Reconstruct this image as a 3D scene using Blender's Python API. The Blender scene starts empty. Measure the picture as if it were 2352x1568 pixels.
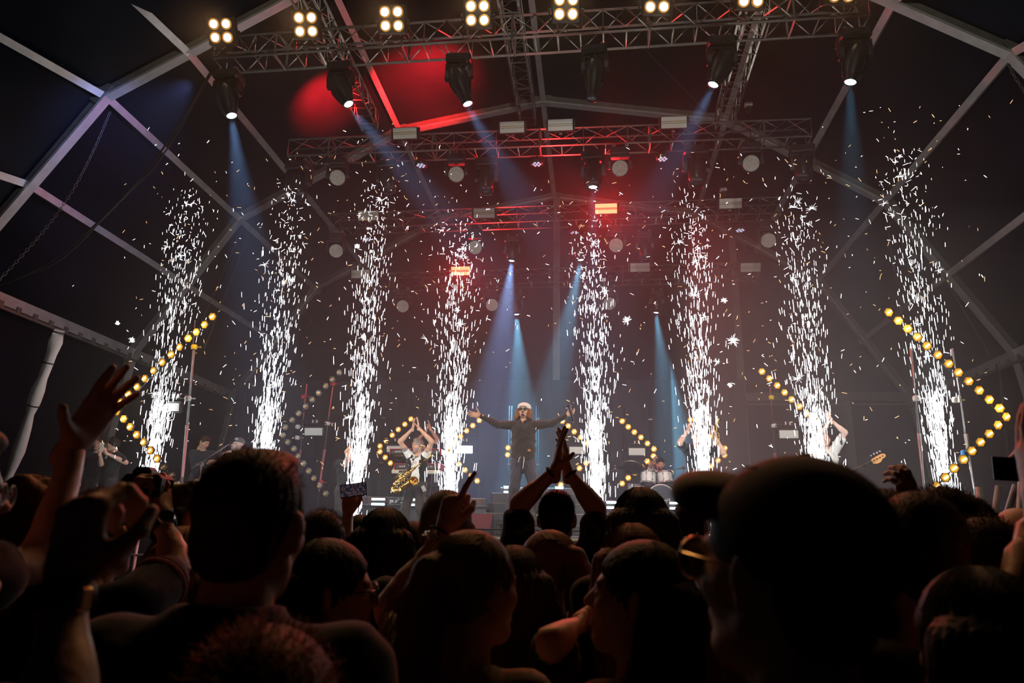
import bpy, math, random
import numpy as np
from mathutils import Vector, Matrix
random.seed(7); rng = np.random.default_rng(7)
PI = math.pi
SC = bpy.context.scene
COL = SC.collection
# ------------------------------------------------------------------ camera
F = 1680.0; CU, CV = 1176.0, 784.0; CAMZ = 1.62
def nrm(v):
    v = np.array(v, float); return v / np.linalg.norm(v)
_Y = nrm((1365 - CU, -(1250 - CV), -F)); _X = -nrm((-14150 - CU, -(940 - CV), -F))
_Z = nrm(np.cross(_X, _Y)); _X = np.cross(_Y, _Z)
RC = np.array([_X, _Y, _Z])
O = np.array([0.0, 0.0, CAMZ])
def ray(u, v): return RC @ np.array([u - CU, -(v - CV), -F])
def PY(u, v, Y):
    d = ray(u, v); return O + d * (Y / d[1])
def PZ(u, v, Z):
    d = ray(u, v); return O + d * ((Z - CAMZ) / d[2])
def DEP(p): return -(RC.T @ (np.array(p) - O))[2]
cd = bpy.data.cameras.new('camera'); cam = bpy.data.objects.new('camera', cd); COL.objects.link(cam)
cd.sensor_width = 36; cd.lens = F / 2352 * 36; cd.clip_start = 0.05; cd.clip_end = 200
cam.matrix_world = Matrix.Translation(Vector(O)) @ Matrix(RC.tolist()).to_4x4()
cd.dof.use_dof = True; cd.dof.focus_distance = 11.3; cd.dof.aperture_fstop = 4.2
SC.camera = cam
# ------------------------------------------------------------------ colour management and render behaviour
SC.view_settings.view_transform = 'Standard'; SC.view_settings.look = 'None'
SC.view_settings.gamma = 1.0; SC.view_settings.use_curve_mapping = False
SC.view_settings.exposure = 0.0
cy = SC.cycles
cy.max_bounces = 4; cy.diffuse_bounces = 2; cy.glossy_bounces = 2; cy.transmission_bounces = 3
cy.volume_bounces = 0; cy.transparent_max_bounces = 6
cy.caustics_reflective = False; cy.caustics_refractive = False
cy.sample_clamp_direct = 0; cy.sample_clamp_indirect = 4
cy.use_denoising = True
w = bpy.data.worlds.new('night'); SC.world = w; w.use_nodes = True
w.node_tree.nodes['Background'].inputs[0].default_value = (0.25, 0.32, 0.5, 1)
w.node_tree.nodes['Background'].inputs[1].default_value = 0.004
# ------------------------------------------------------------------ lights (stage rig)
def aim(o, p, q):
    p = Vector(p); q = Vector(q)
    o.location = p; o.rotation_euler = (q - p).to_track_quat('-Z', 'Y').to_euler()
def spot(name, p, q, power, col, deg, blend=0.3, rad=0.03):
    l = bpy.data.lights.new(name, 'SPOT'); l.energy = power; l.color = col
    l.spot_size = math.radians(deg); l.spot_blend = blend; l.shadow_soft_size = rad
    o = bpy.data.objects.new(name, l); COL.objects.link(o); aim(o, p, q); return o
def point(name, p, power, col, rad=0.04):
    l = bpy.data.lights.new(name, 'POINT'); l.energy = power; l.color = col; l.shadow_soft_size = rad
    o = bpy.data.objects.new(name, l); COL.objects.link(o); o.location = Vector(p); return o
AX = -1.08                                     # the tent and the stage are symmetric about this x
# warm front-of-house key light from the lighting tower behind the audience
spot('front_key_light', (AX - 4.0, -2.0, 9.0), (AX - 0.8, 12.0, 2.9), 3700, (1.0, 0.74, 0.54), 30, 0.6, 0.25)
spot('front_key_light', (AX + 4.5, -2.0, 9.0), (AX + 2.2, 12.3, 2.9), 4000, (1.0, 0.80, 0.64), 34, 0.6, 0.25)
# blinders on the front truss
BLIND = [(512, 72), (706, 58), (902, 45), (1098, 32), (1300, 18), (1508, 1), (1722, -12), (1930, -24)]
for i, (u, v) in enumerate(BLIND):
    p = PY(u, v, 9.18)
    spot('blinder_light', p + np.array([0, -0.12, 0]), p + np.array([0, -3.0, -2.6]), 115, (1.0, 0.50, 0.20), 125, 0.8, 0.12)
# moving head beams : lens pixel, Y, target pixel (at the same depth), power, cone
BLUE = (0.26, 0.50, 1.0); CY = (0.20, 0.66, 1.0)
BEAMS = [
    (533, 270, 9.55, 560, 480, 3250, BLUE, 19),
    (803, 245, 9.75, 910, 370, 2730, BLUE, 17),
    (1074, 241, 9.6, 1125, 330, 2145, BLUE, 20),
    (1637, 198, 9.6, 1585, 300, 1690, BLUE, 20),
    (1953, 193, 9.6, 1956, 330, 1300, CY, 16),
    (1362, 431, 12.5, 1362, 520, 1950, BLUE, 14),
    (1175, 600, 14.6, 1140, 900, 14300, BLUE, 24),
    (1334, 598, 14.6, 1270, 900, 12100, CY, 19),
    (1187, 723, 16.8, 1195, 900, 14300, CY, 23),
    (1507, 719, 16.8, 1530, 900, 8800, CY, 20),
]
for (u, v, Y, tu, tv, pw, c, dg) in BEAMS:
    spot('moving_head_beam', PY(u, v + 3, Y), PY(tu, tv, Y), pw, c, dg, 0.75, 0.05)
# red strobes
for (u, v, Y, pw) in ((1392, 479, 14.1, 430), (1058, 622, 16.3, 250)):
    spot('red_strobe_light', PY(u, v, Y - 0.12), PY(u, v, Y - 3.0) + np.array((0, 0, -0.9)), pw * 2.3, (1.0, 0.02, 0.025), 166, 1.0, 0.12)
# added fill lamps, no fixture: neutral on trusses and frame, blue on side canvas
spot('truss_fill_light', (AX + 1.0, -7.0, 7.0), (AX, 12.0, 12.2), 2300, (1.0, 0.94, 0.84), 76, 0.8, 0.3)
spot('blue_canvas_fill', PY(440, 190, 9.3), PY(190, 400, 11.5), 380, (0.22, 0.34, 1.0), 60, 1.0, 0.1)
# one red wash up into the roof canvas from the back of the front truss
for (u, us, vs_, Yt, pw) in ((1040, 985, 170, 13.6, 15000), (800, 715, 185, 13.6, 8500)):
    a_ = PY(u, 310, 12.5); a_[2] = 9.55; spot('red_wash_light', a_, PY(us, vs_, Yt), pw, (1, 0.012, 0.016), 66, 1.0, 0.08)
# the fountains of sparks: base pixel, top pixel
FOUNT = [(345, 1100, 435), (600, 1100, 425), (812, 1200, 400), (1030, 1200, 480),
         (1370, 1200, 490), (1622, 1200, 435), (1885, 1150, 430), (2175, 1140, 325)]
FPOS = []
for (u, v, vt) in FOUNT:
    b = PY(u, v, 11.2); 
    zt = PY(u, vt, 11.2)[2]; FPOS.append((b[0], 11.2, 1.74, zt))
for (x, y, z0, z1) in FPOS:
    x0_ = x
    for k, (f, e) in enumerate(((0.07, 30), (0.30, 14), (0.62, 5))):
        point('spark_light', (x, y, z0 + (z1 - z0) * f + 0.4), e * (1.35 if x0_ > 3 else 1.0), (0.92, 1.0, 0.98), 0.05)
# backline white panel, lit
spot('led_panel_light', PY(1067, 1032, 16.33), PY(1067, 1060, 10.0), 120, (0.6, 0.8, 1.0), 150, 0.8, 0.15)

# ------------------------------------------------------------------ materials
def mat(name, col, rough=0.6, metal=0.0, noise=0.0, nscale=8.0, bump=0.0, bscale=40.0, spec=0.5, emis=None, estr=0.0, stretch=None, sheen=0.0, subs=0.0, sampling=None):
    m = bpy.data.materials.new(name); m.use_nodes = True
    nt = m.node_tree; b = nt.nodes['Principled BSDF']
    b.inputs['Base Color'].default_value = (*col, 1); b.inputs['Roughness'].default_value = rough
    b.inputs['Metallic'].default_value = metal; b.inputs['Specular IOR Level'].default_value = spec
    if sheen: b.inputs['Sheen Weight'].default_value = sheen
    if emis:
        b.inputs['Emission Color'].default_value = (*emis, 1); b.inputs['Emission Strength'].default_value = estr
    if noise or bump:
        tc = nt.nodes.new('ShaderNodeTexCoord'); mp = nt.nodes.new('ShaderNodeMapping')
        nt.links.new(tc.outputs['Object'], mp.inputs[0])
        if stretch: mp.inputs['Scale'].default_value = stretch
        if noise:
            n = nt.nodes.new('ShaderNodeTexNoise'); n.inputs['Scale'].default_value = nscale; n.inputs['Detail'].default_value = 4
            nt.links.new(mp.outputs[0], n.inputs['Vector'])
            r = nt.nodes.new('ShaderNodeMapRange'); r.inputs[1].default_value = 0.3; r.inputs[2].default_value = 0.7
            r.inputs[3].default_value = 1 - noise; r.inputs[4].default_value = 1 + noise
            nt.links.new(n.outputs[0], r.inputs[0])
            mx = nt.nodes.new('ShaderNodeVectorMath'); mx.operation = 'SCALE'; mx.inputs[0].default_value = col
            nt.links.new(r.outputs[0], mx.inputs['Scale']); nt.links.new(mx.outputs[0], b.inputs['Base Color'])
        if bump:
            n2 = nt.nodes.new('ShaderNodeTexNoise'); n2.inputs['Scale'].default_value = bscale; n2.inputs['Detail'].default_value = 3
            nt.links.new(mp.outputs[0], n2.inputs['Vector'])
            bp = nt.nodes.new('ShaderNodeBump'); bp.inputs['Strength'].default_value = bump; bp.inputs['Distance'].default_value = 0.01
            nt.links.new(n2.outputs[0], bp.inputs['Height']); nt.links.new(bp.outputs[0], b.inputs['Normal'])
    if sampling: m.cycles.emission_sampling = sampling
    return m
def emit(name, col, s, sampling='AUTO'):
    m = bpy.data.materials.new(name); m.use_nodes = True; nt = m.node_tree
    nt.nodes.clear(); e = nt.nodes.new('ShaderNodeEmission'); o = nt.nodes.new('ShaderNodeOutputMaterial')
    e.inputs[0].default_value = (*col, 1); e.inputs[1].default_value = s; nt.links.new(e.outputs[0], o.inputs[0])
    m.cycles.emission_sampling = sampling
    return m
M = {}
M['canvas'] = mat('dark_tent_canvas', (0.0042, 0.0052, 0.0095), 0.5, noise=0.35, nscale=0.7, bump=0.35, bscale=1.6, spec=0.10, stretch=(1, 1, 3))
M['alu'] = mat('brushed_aluminium', (0.56, 0.53, 0.50), 0.42, 0.55, noise=0.12, nscale=5, bump=0.05)
M['alu_dark'] = mat('dull_aluminium_shaded_web', (0.18, 0.175, 0.15), 0.5, 0.5, noise=0.2, nscale=4)  # dull metal parts; on rafter webs the side shade is put into this colour
M['truss'] = mat('truss_tube_aluminium', (0.62, 0.58, 0.52), 0.33, 0.75, noise=0.1, nscale=6)
M['black'] = mat('black_powder_coat', (0.012, 0.012, 0.013), 0.45, 0.0, noise=0.2, nscale=9)
M['plastic'] = mat('black_plastic', (0.02, 0.02, 0.021), 0.3, 0.0)
M['rubber'] = mat('black_rubber', (0.01, 0.01, 0.01), 0.7)
M['chrome'] = mat('chrome', (0.8, 0.8, 0.82), 0.12, 1.0)
M['steel'] = mat('scaffold_steel', (0.30, 0.30, 0.30), 0.45, 0.3, noise=0.2)
M['stage'] = mat('black_stage_deck', (0.012, 0.013, 0.017), 0.35, 0.0, noise=0.3, nscale=3, bump=0.1)
M['drape'] = mat('black_molton_drape', (0.022, 0.024, 0.030), 0.85, noise=0.25, nscale=2)
M['ground'] = mat('trodden_ground', (0.03, 0.028, 0.024), 0.9, noise=0.4, bump=0.5, bscale=12)
M['blind_core'] = emit('blinder_filament_glow', (1.0, 0.80, 0.50), 26, 'NONE')
M['blind_rim'] = mat('amber_reflector_halo', (0.5, 0.33, 0.1), 0.25, 0.8, emis=(1.0, 0.42, 0.06), estr=0.35, sampling='NONE')  # lamp halo put into the reflector ring as faint amber emission
M['lens_lit'] = emit('lit_lens', (0.62, 0.85, 1.0), 9, 'NONE')
M['lens_off'] = mat('dark_lens_glass', (0.03, 0.035, 0.045), 0.08, spec=0.8)
M['pearl'] = mat('pearly_lens_array', (0.58, 0.55, 0.49), 0.25, 0.0, spec=0.8)
M['panel'] = mat('pale_led_strip', (0.62, 0.60, 0.52), 0.35)
M['panel_line'] = mat('yellow_led_line', (0.55, 0.42, 0.08), 0.4)
M['red_core'] = emit('red_strobe_core', (1.0, 0.03, 0.02), 3, 'NONE')
M['red_bar'] = emit('red_strobe_bar', (1.0, 0.16, 0.07), 4.5, 'NONE')
M['amber'] = mat('amber_faceted_lens', (0.75, 0.45, 0.08), 0.15, 0.0, emis=(1.0, 0.42, 0.03), estr=0.55, sampling='NONE')
M['amber_core'] = emit('amber_filament', (1.0, 0.74, 0.34), 8, 'NONE')
M['silverlens'] = mat('silver_faceted_lens', (0.45, 0.43, 0.40), 0.12, 0.4)
M['amber_dim'] = mat('dim_filament', (0.6, 0.4, 0.12), 0.4, emis=(1.0, 0.6, 0.15), estr=0.25, sampling='NONE')
M['white_lit'] = emit('lit_white_panel', (0.75, 0.92, 1.0), 8, 'NONE')
M['grey_panel'] = mat('unlit_panel_painted_glow', (0.62, 0.62, 0.60), 0.5, emis=(0.8, 0.85, 0.8), estr=0.10, sampling='NONE')  # panel is off; a faint glow is put into its face colour
M['cyan_bar'] = emit('cyan_white_led_bar', (0.55, 0.88, 1.0), 9, 'NONE')
M['spark'] = emit('white_hot_spark', (0.93, 0.95, 1.0), 3.6, 'NONE')
M['spark_warm'] = emit('cooling_orange_spark', (1.0, 0.62, 0.30), 1.6, 'NONE')
M['rope'] = mat('steel_chain', (0.16, 0.16, 0.14), 0.5, 0.7)

# ------------------------------------------------------------------ mesh builder
def lin(obj):
    COL.objects.link(obj); return obj
def tag(o, label=None, cat=None, group=None, kind=None):
    if label: o['label'] = label
    if cat: o['category'] = cat
    if group: o['group'] = group
    if kind: o['kind'] = kind
    return o
LOFF = []
def empty(name, loc=(0, 0, 0), rot=None, label=None, cat=None, group=None, kind=None):
    o = lin(bpy.data.objects.new(name, None)); o.location = Vector(loc); o.empty_display_size = 0.1
    if rot is not None: o.rotation_euler = rot
    return tag(o, label, cat, group, kind)
def frame(d, up=(0, 0, 1)):
    d = nrm(d); u = np.array(up, float)
    if abs(d @ u) > 0.97: u = np.array((1.0, 0, 0)) if abs(d[0]) < 0.9 else np.array((0, 1.0, 0))
    s = nrm(np.cross(d, u)); t = np.cross(s, d); return s, t, d
class MB:
    def __init__(self): self.v = []; self.f = []; self.m = []; self.sm = []; self.mi = 0; self.s = False
    def _add(self, vs, fs, smooth=None):
        b = len(self.v); self.v += [tuple(float(c) for c in x) for x in vs]
        for f in fs:
            self.f.append(tuple(b + i for i in f)); self.m.append(self.mi); self.sm.append(self.s if smooth is None else smooth)
        return self
    def box(self, c, s, R=None):
        c = np.array(c, float); hx, hy, hz = (t / 2 for t in s)
        p = np.array([(x, y, z) for x in (-hx, hx) for y in (-hy, hy) for z in (-hz, hz)])
        if R is not None: p = p @ np.array(R, float).T
        return self._add(p + c, [(0, 1, 3, 2), (4, 6, 7, 5), (0, 4, 5, 1), (2, 3, 7, 6), (0, 2, 6, 4), (1, 5, 7, 3)], False)
    def bbox(self, c, s, b=0.01, R=None):            # bevelled box
        c = np.array(c, float); h = np.array(s) / 2; b = min(b, min(h) * 0.9)
        p = []; ring = []
        for sx in (-1, 1):
            for sy in (-1, 1):
                for sz in (-1, 1):
                    sg = np.array((sx, sy, sz))
                    for a in range(3):
                        q = sg * (h - b); q[a] = sg[a] * h[a]; p.append(q)
        P = np.array(p, float)
        if R is not None: Q = P @ np.array(R, float).T
        else: Q = P
        idx = lambda sx, sy, sz, a: ((sx > 0) * 4 + (sy > 0) * 2 + (sz > 0)) * 3 + a
        fs = []
        for a in range(3):
            o1, o2 = [(1, 2), (2, 0), (0, 1)][a]
            for sg in (-1, 1):
                q = []
                for (i, j) in ((-1, -1), (1, -1), (1, 1), (-1, 1)):
                    s_ = [0, 0, 0]; s_[a] = sg; s_[o1] = i; s_[o2] = j; q.append(idx(*s_, a))
                fs.append(tuple(q if sg > 0 else q[::-1]))
        for a in range(3):                            # edges parallel to axis a
            o1, o2 = [(1, 2), (2, 0), (0, 1)][a]
            for i in (-1, 1):
                for j in (-1, 1):
                    s0 = [0, 0, 0]; s0[a] = -1; s0[o1] = i; s0[o2] = j; s1 = list(s0); s1[a] = 1
                    q = [idx(*s0, o1), idx(*s1, o1), idx(*s1, o2), idx(*s0, o2)]
                    fs.append(tuple(q))
        for sx in (-1, 1):
            for sy in (-1, 1):
                for sz in (-1, 1): fs.append(tuple(idx(sx, sy, sz, a) for a in range(3)))
        return self._add(Q + c, fs, False)
    def tube(self, p, q, r, n=8, r2=None, caps=True, smooth=True):
        return self.path([p, q], [r, r if r2 is None else r2], n, caps, smooth)
    def path(self, pts, rad, n=8, caps=True, smooth=True):
        pts = [np.array(p, float) for p in pts]
        if not hasattr(rad, '__len__'): rad = [rad] * len(pts)
        vs = []; fs = []; u = None
        for i, p in enumerate(pts):
            d = pts[min(i + 1, len(pts) - 1)] - pts[max(i - 1, 0)]
            if np.linalg.norm(d) < 1e-9: d = np.array((0, 0, 1.0))
            if u is None: s, t, _ = frame(d)
            else:
                dn = nrm(d); s = nrm(u - dn * (u @ dn)); t = np.cross(dn, s)
            u = s
            for k in range(n):
                a = 2 * PI * k / n; vs.append(p + rad[i] * (math.cos(a) * s + math.sin(a) * t))
        for i in range(len(pts) - 1):
            for k in range(n):
                a = i * n + k; b = i * n + (k + 1) % n; fs.append((a, b, b + n, a + n))
        self._add(vs, fs, smooth)
        if caps:
            b = len(self.v) - len(vs)
            for rg in (range(n - 1, -1, -1), range((len(pts) - 1) * n, len(pts) * n)):
                self.f.append(tuple(b + k for k in rg)); self.m.append(self.mi); self.sm.append(False)
        return self
    def ell(self, c, r, nu=12, nv=8, R=None):
        if not hasattr(r, '__len__'): r = (r, r, r)
        vs = []; fs = []
        for j in range(nv + 1):
            t = PI * j / nv
            for i in range(nu):
                a = 2 * PI * i / nu; vs.append((r[0] * math.sin(t) * math.cos(a), r[1] * math.sin(t) * math.sin(a), r[2] * math.cos(t)))
        P = np.array(vs)
        if R is not None: P = P @ np.array(R, float).T
        for j in range(nv):
            for i in range(nu):
                a = j * nu + i; b = j * nu + (i + 1) % nu
                if j == 0: fs.append((a, a + nu, b + nu))
                elif j == nv - 1: fs.append((a, a + nu, b))
                else: fs.append((a, a + nu, b + nu, b))
        return self._add(P + np.array(c, float), fs, True)
    def lathe(self, prof, c=(0, 0, 0), d=(0, 0, 1), n=16, smooth=True):   # prof: (radius, height) along d
        s, t, d = frame(d); c = np.array(c, float); vs = []; fs = []
        for (r, h) in prof:
            for k in range(n):
                a = 2 * PI * k / n; vs.append(c + d * h + max(r, 1e-4) * (math.cos(a) * s + math.sin(a) * t))
        for i in range(len(prof) - 1):
            for k in range(n):
                a = i * n + k; b = i * n + (k + 1) % n; fs.append((a, b, b + n, a + n))
        return self._add(vs, fs, smooth)
    def prism(self, poly, h, c=(0, 0, 0), X=(1, 0, 0), Y=(0, 0, 1)):       # polygon in the X,Y frame, extruded +-h/2
        X = nrm(X); Y = nrm(Y); N = np.cross(X, Y); c = np.array(c, float); n = len(poly)
        vs = [c + X * a + Y * b + N * (h / 2) for a, b in poly] + [c + X * a + Y * b - N * (h / 2) for a, b in poly]
        fs = [tuple(range(n)), tuple(range(2 * n - 1, n - 1, -1))] + [(i, i + n, (i + 1) % n + n, (i + 1) % n) for i in range(n)]
        return self._add(vs, fs, False)
    def mesh(self, name, mats, origin=(0, 0, 0)):
        me = bpy.data.meshes.new(name); o = np.array(origin, float)
        v = np.array(self.v, float).reshape(-1, 3) - o
        me.from_pydata(v.tolist(), [], self.f)
        for m in (mats if isinstance(mats, (list, tuple)) else [mats]): me.materials.append(m)
        me.polygons.foreach_set('material_index', self.m); me.polygons.foreach_set('use_smooth', self.sm)
        me.update(); return me
    def build(self, name, mats, parent=None, world=False):
        og = np.array(parent.location) if (parent is not None and world) else (0, 0, 0)
        o = bpy.data.objects.new(name, self.mesh(name, mats, og)); lin(o)
        if parent is not None: o.parent = parent
        return o
def inst(name, me, parent=None, loc=(0, 0, 0), rot=None, scale=None):
    o = bpy.data.objects.new(name, me); lin(o); o.location = Vector(loc)
    if rot is not None: o.rotation_euler = rot
    if scale is not None: o.scale = scale
    if parent is not None: o.parent = parent
    return o
def clone(root, loc, rot=None, label=None, name=None):
    r = root.copy(); COL.objects.link(r); r.location = Vector(loc)
    if rot is not None: r.rotation_euler = rot
    if label: r['label'] = label
    for ch in list(root.children):
        c = ch.copy(); COL.objects.link(c); c.parent = r
        for g in ch.children:
            d = g.copy(); COL.objects.link(d); d.parent = c
    return r
ORD = ['first', 'second', 'third', 'fourth', 'fifth', 'sixth', 'seventh', 'eighth', 'ninth', 'tenth', 'eleventh', 'twelfth', 'thirteenth',
       'fourteenth', 'fifteenth', 'sixteenth', 'seventeenth', 'eighteenth', 'nineteenth', 'twentieth', 'twenty-first']

# ================================================================== STRUCTURE: ground, tent
ST = 1.70                                       # stage deck height
FY0, FY1 = -9.0, 26.0
flo = MB()
gx = np.linspace(-13, 11, 25); gy = np.linspace(FY0, FY1, 25)
vs = [(x, y, 0.0) for y in gy for x in gx]
fs = [(j * 25 + i, j * 25 + i + 1, (j + 1) * 25 + i + 1, (j + 1) * 25 + i) for j in range(24) for i in range(24)]
flo._add(vs, fs, False); tag(flo.build('floor', M['ground']), kind='structure')

# tent cross-section (x, z), left to right, measured on the middle arch
PRO = [PY(u, v, 15.3) for (u, v) in ((310, 812), (430, 655), (553, 505), (690, 432), (920, 305), (1248, 237), (1665, 280), (1850, 370), (2030, 465), (2175, 632), (2328, 815))]
PRO = [(p[0], p[2]) for p in PRO]
footL = (PRO[0][0] - 0.75, 0.0); footR = (PRO[-1][0] + 0.75, 0.0)
PRO = [footL] + PRO + [footR]                  # 13 nodes: 0 foot,1 eave,2 mid,3 knee,4 mid,5 knee2,6 apex,7 knee2,8 mid,9 knee,10 mid,11 eave,12 foot
YA = [10.3, 15.3, 20.3, 25.3]
def node(i, k): return np.array((PRO[i][0], YA[k], PRO[i][1]))
# the near bay flares outwards towards the audience
near = []
for i in range(13):
    p = node(i, 0)
    fl = {1: 0.0, 2: 0.9, 3: 1.0, 4: 1.0, 5: 0.5, 6: 0, 7: 0.5, 8: 1.0, 9: 1.0, 10: 0.9, 11: 0.0}.get(i, 0)
    q = np.array((p[0] - fl * np.sign(6 - i) * 1.15, 5.3, p[2] - fl * 1.05)); near.append(q)
near[3] = PY(-803, -365, 5.3); near[4] = PY(-352, -620, 5.3); near[2] = PY(-1118, 33, 5.3)
NODES = [[q + np.array((0, -14, 0)) for q in near], near, [node(i, 0) for i in range(13)], [node(i, 1) for i in range(13)], [node(i, 2) for i in range(13)], [node(i, 3) for i in range(13)]]
def canvas_panel(a, b, c, d, seed, parent, nu=16, nv=16, amp=0.05, outw=0.16):
    # a-b along the near arch, c-d along the far arch; sags and creases like stretched canvas
    r = np.random.default_rng(seed); a, b, c, d = (np.array(t) for t in (a, b, c, d))
    N = nrm(np.cross(b - a, c - a)); cen = (a + b + c + d) / 4
    if N @ (cen - np.array((AX, cen[1], 5.0))) < 0: N = -N
    ph = r.uniform(0, 6.28, 6); fr = r.uniform(2.5, 9, 6); sk = r.uniform(-0.9, 0.9, 6)
    vs = []; fs = []
    for j in range(nv + 1):
        t = j / nv
        for i in range(nu + 1):
            s = i / nu; p = (a * (1 - s) + b * s) * (1 - t) + (c * (1 - s) + d * s) * t
            e = math.sin(PI * s) * math.sin(PI * t)
            wv = sum(math.sin(fr[k] * 6.28 * (t + sk[k] * s * 0.5) / 2 + ph[k]) / (1 + 0.4 * k) for k in range(6)) * amp * 0.35
            edge = (1 - s) ** 2 * 0.6 + 0.25 * s
            p = p + N * (outw - 0.10 * e + wv * edge * (0.3 + 0.7 * math.sin(PI * t)))
            vs.append(p)
    for j in range(nv):
        for i in range(nu):
            k = j * (nu + 1) + i; fs.append((k, k + 1, k + nu + 2, k + nu + 1))
    m = MB(); m._add(vs, fs, True); m.build('canvas_panel', M['canvas'], parent)
ceil = empty('ceiling', (0, 0, 0), kind='structure'); wl = empty('wall_left', (0, 0, 0), kind='structure'); wr = empty('wall_right', (0, 0, 0), kind='structure')
sd = 0
for k in range(5):
    A, B = NODES[k], NODES[k + 1]
    for i, j in ((0, 1), (1, 3), (3, 5), (5, 6), (6, 7), (7, 9), (9, 11), (11, 12)):
        sd += 1
        canvas_panel(A[i], A[j], B[i], B[j], sd, wl if i == 0 else wr if i == 11 else ceil, 14, 26 if k < 2 else 14, 0.16 if k == 1 else 0.08)
# purlins between the arches
def beam(m, p, q, wd, hh, up):
    p = np.array(p, float); q = np.array(q, float); d = nrm(q - p); up = np.array(up, float)
    s = nrm(np.cross(d, up)); t = np.cross(s, d); R = np.array([s, d, t]).T
    m.box((p + q) / 2, (wd, np.linalg.norm(q - p), hh), R)
for k in range(1, 5):
    A, B = NODES[k], NODES[k + 1]
    for i in range(1, 12):
        if i == 6 and k == 1: continue
        up = nrm((A[i][0] - AX, 0, A[i][2] - 4.0)); m = MB(); off = up * 0.04
        wide = 0.20 if i in (1, 11) else 0.125
        beam(m, A[i] + off, B[i] + off, wide, 0.10, up)
        m.build('purlin', M['alu'], ceil)
        if i in (1, 11):
            m = MB(); beam(m, A[i] - (0, 0, 0.16), B[i] - (0, 0, 0.16), 0.05, 0.05, (0, 0, 1)); m.build('keder_rail', M['alu_dark'], ceil)
            m = MB()
            for t in np.linspace(0.04, 0.96, 12):
                m.box(A[i] * (1 - t) + B[i] * t - (0, 0, 0.10), (0.06, 0.10, 0.12))
            tag(m.build('rail_hangers', M['alu_dark'], ceil), kind='stuff')
# arches
for k in range(2, 5):
    nd = NODES[k]; root = empty('trim_%d' % (k - 1), (0, 0, 0), kind='structure')
    segs = [(0, 1), (1, 3), (3, 5), (5, 6), (6, 7), (7, 9), (9, 11), (11, 12)]
    for (i, j) in segs:
        p, q = nd[i], nd[j]; d = nrm(q - p); n = np.cross(d, (0, 1, 0)); n = n if n @ (((p + q) / 2) - np.array((AX, p[1], 4))) > 0 else -n
        m = MB(); beam(m, p + n * 0.17, q + n * 0.17, 0.13, 0.30, n); m.build('rafter', M['alu_dark'], root)  # web shade painted by the darker aluminium
        m = MB(); beam(m, p, q, 0.17, 0.045, n)
        beam(m, p + n * 0.33, q + n * 0.33, 0.17, 0.03, n); m.build('flange', M['alu'], root)
    for i in (1, 3, 5, 6, 7, 9, 11):
        up = nrm((nd[i][0] - AX, 0, nd[i][2] - 4.0)); m = MB(); s, t, d = frame(up, (0, 1, 0))
        m.box(nd[i] + up * 0.15, (0.42, 0.20, 0.30), np.array([s, d * 0 + np.array((0, 1, 0)), up]).T); m.build('knee_plate', M['alu_dark'], root)
# back gable wall of the tent
g = MB(); ring = [(x, 20.6, z) for x, z in PRO]; cx = AX
ring2 = [(cx + (x - cx) * 0.01, 20.6, 4 + (z - 4) * 0.01) for x, z in PRO]
g._add(ring + ring2, [(i, i + 1, i + 14, i + 13) for i in range(12)], False)
g._add([ring[0], ring[12], ring2[12], ring2[0]], [(0, 1, 2, 3)], False)
wb = g.build('wall_back', M['canvas']); tag(wb, kind='structure')
for (u) in (1278, 1703, 640, 1940):
    p = PY(u, 900, 20.2); zt = 5.66 if u in (640, 1940) else (11.7 if u == 1278 else 10.6)
    m = MB(); m.box((p[0], 20.2, zt / 2), (0.20, 0.16, zt)); m.build('gable_post', M['alu_dark'], wb)
m = MB(); m.box(((PRO[1][0] + PRO[11][0]) / 2, 20.15, (PRO[1][1] + PRO[11][1]) / 2), (PRO[11][0] - PRO[1][0], 0.16, 0.22)); m.build('gable_rail', M['alu_dark'], wb)
m = MB(); m.box(((PRO[1][0] + PRO[11][0]) / 2, 20.05, (PRO[1][1] + PRO[11][1]) / 2 - 0.22), (PRO[11][0] - PRO[1][0], 0.05, 0.05)); m.build('gable_rail', M['alu_dark'], wb)
# leaning white leg sleeve under the eave, left
p = PY(136, 757, 10.6); q = PY(58, 985, 10.9)
lg = empty('canvas_sleeve', tuple(q), label='crumpled pale canvas sleeve around the leaning tent leg at far left under the eave', cat='tent leg')
m = MB(); pts = []; rr = []
q2 = q + (q - p) * 1.55
for t in np.linspace(0, 1, 22):
    c = p * (1 - t) + q2 * t; pts.append(c + np.array((math.sin(t * 17) * 0.012, 0, 0))); rr.append(0.085 + 0.018 * math.sin(t * 31) + 0.01 * math.sin(t * 53))
m.path(pts, rr, 12); m.build('sleeve', mat('crumpled_pale_canvas', (0.55, 0.56, 0.57), 0.7, bump=0.6, bscale=14), lg, True)
for t in (0.01, 0.13, 0.3):
    m = MB(); c = p * (1 - t) + q2 * t; m.lathe([(0.094, -0.012), (0.098, 0), (0.094, 0.012)], c, q2 - p, 12); m.build('strap', M['rubber'], lg, True)

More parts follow.
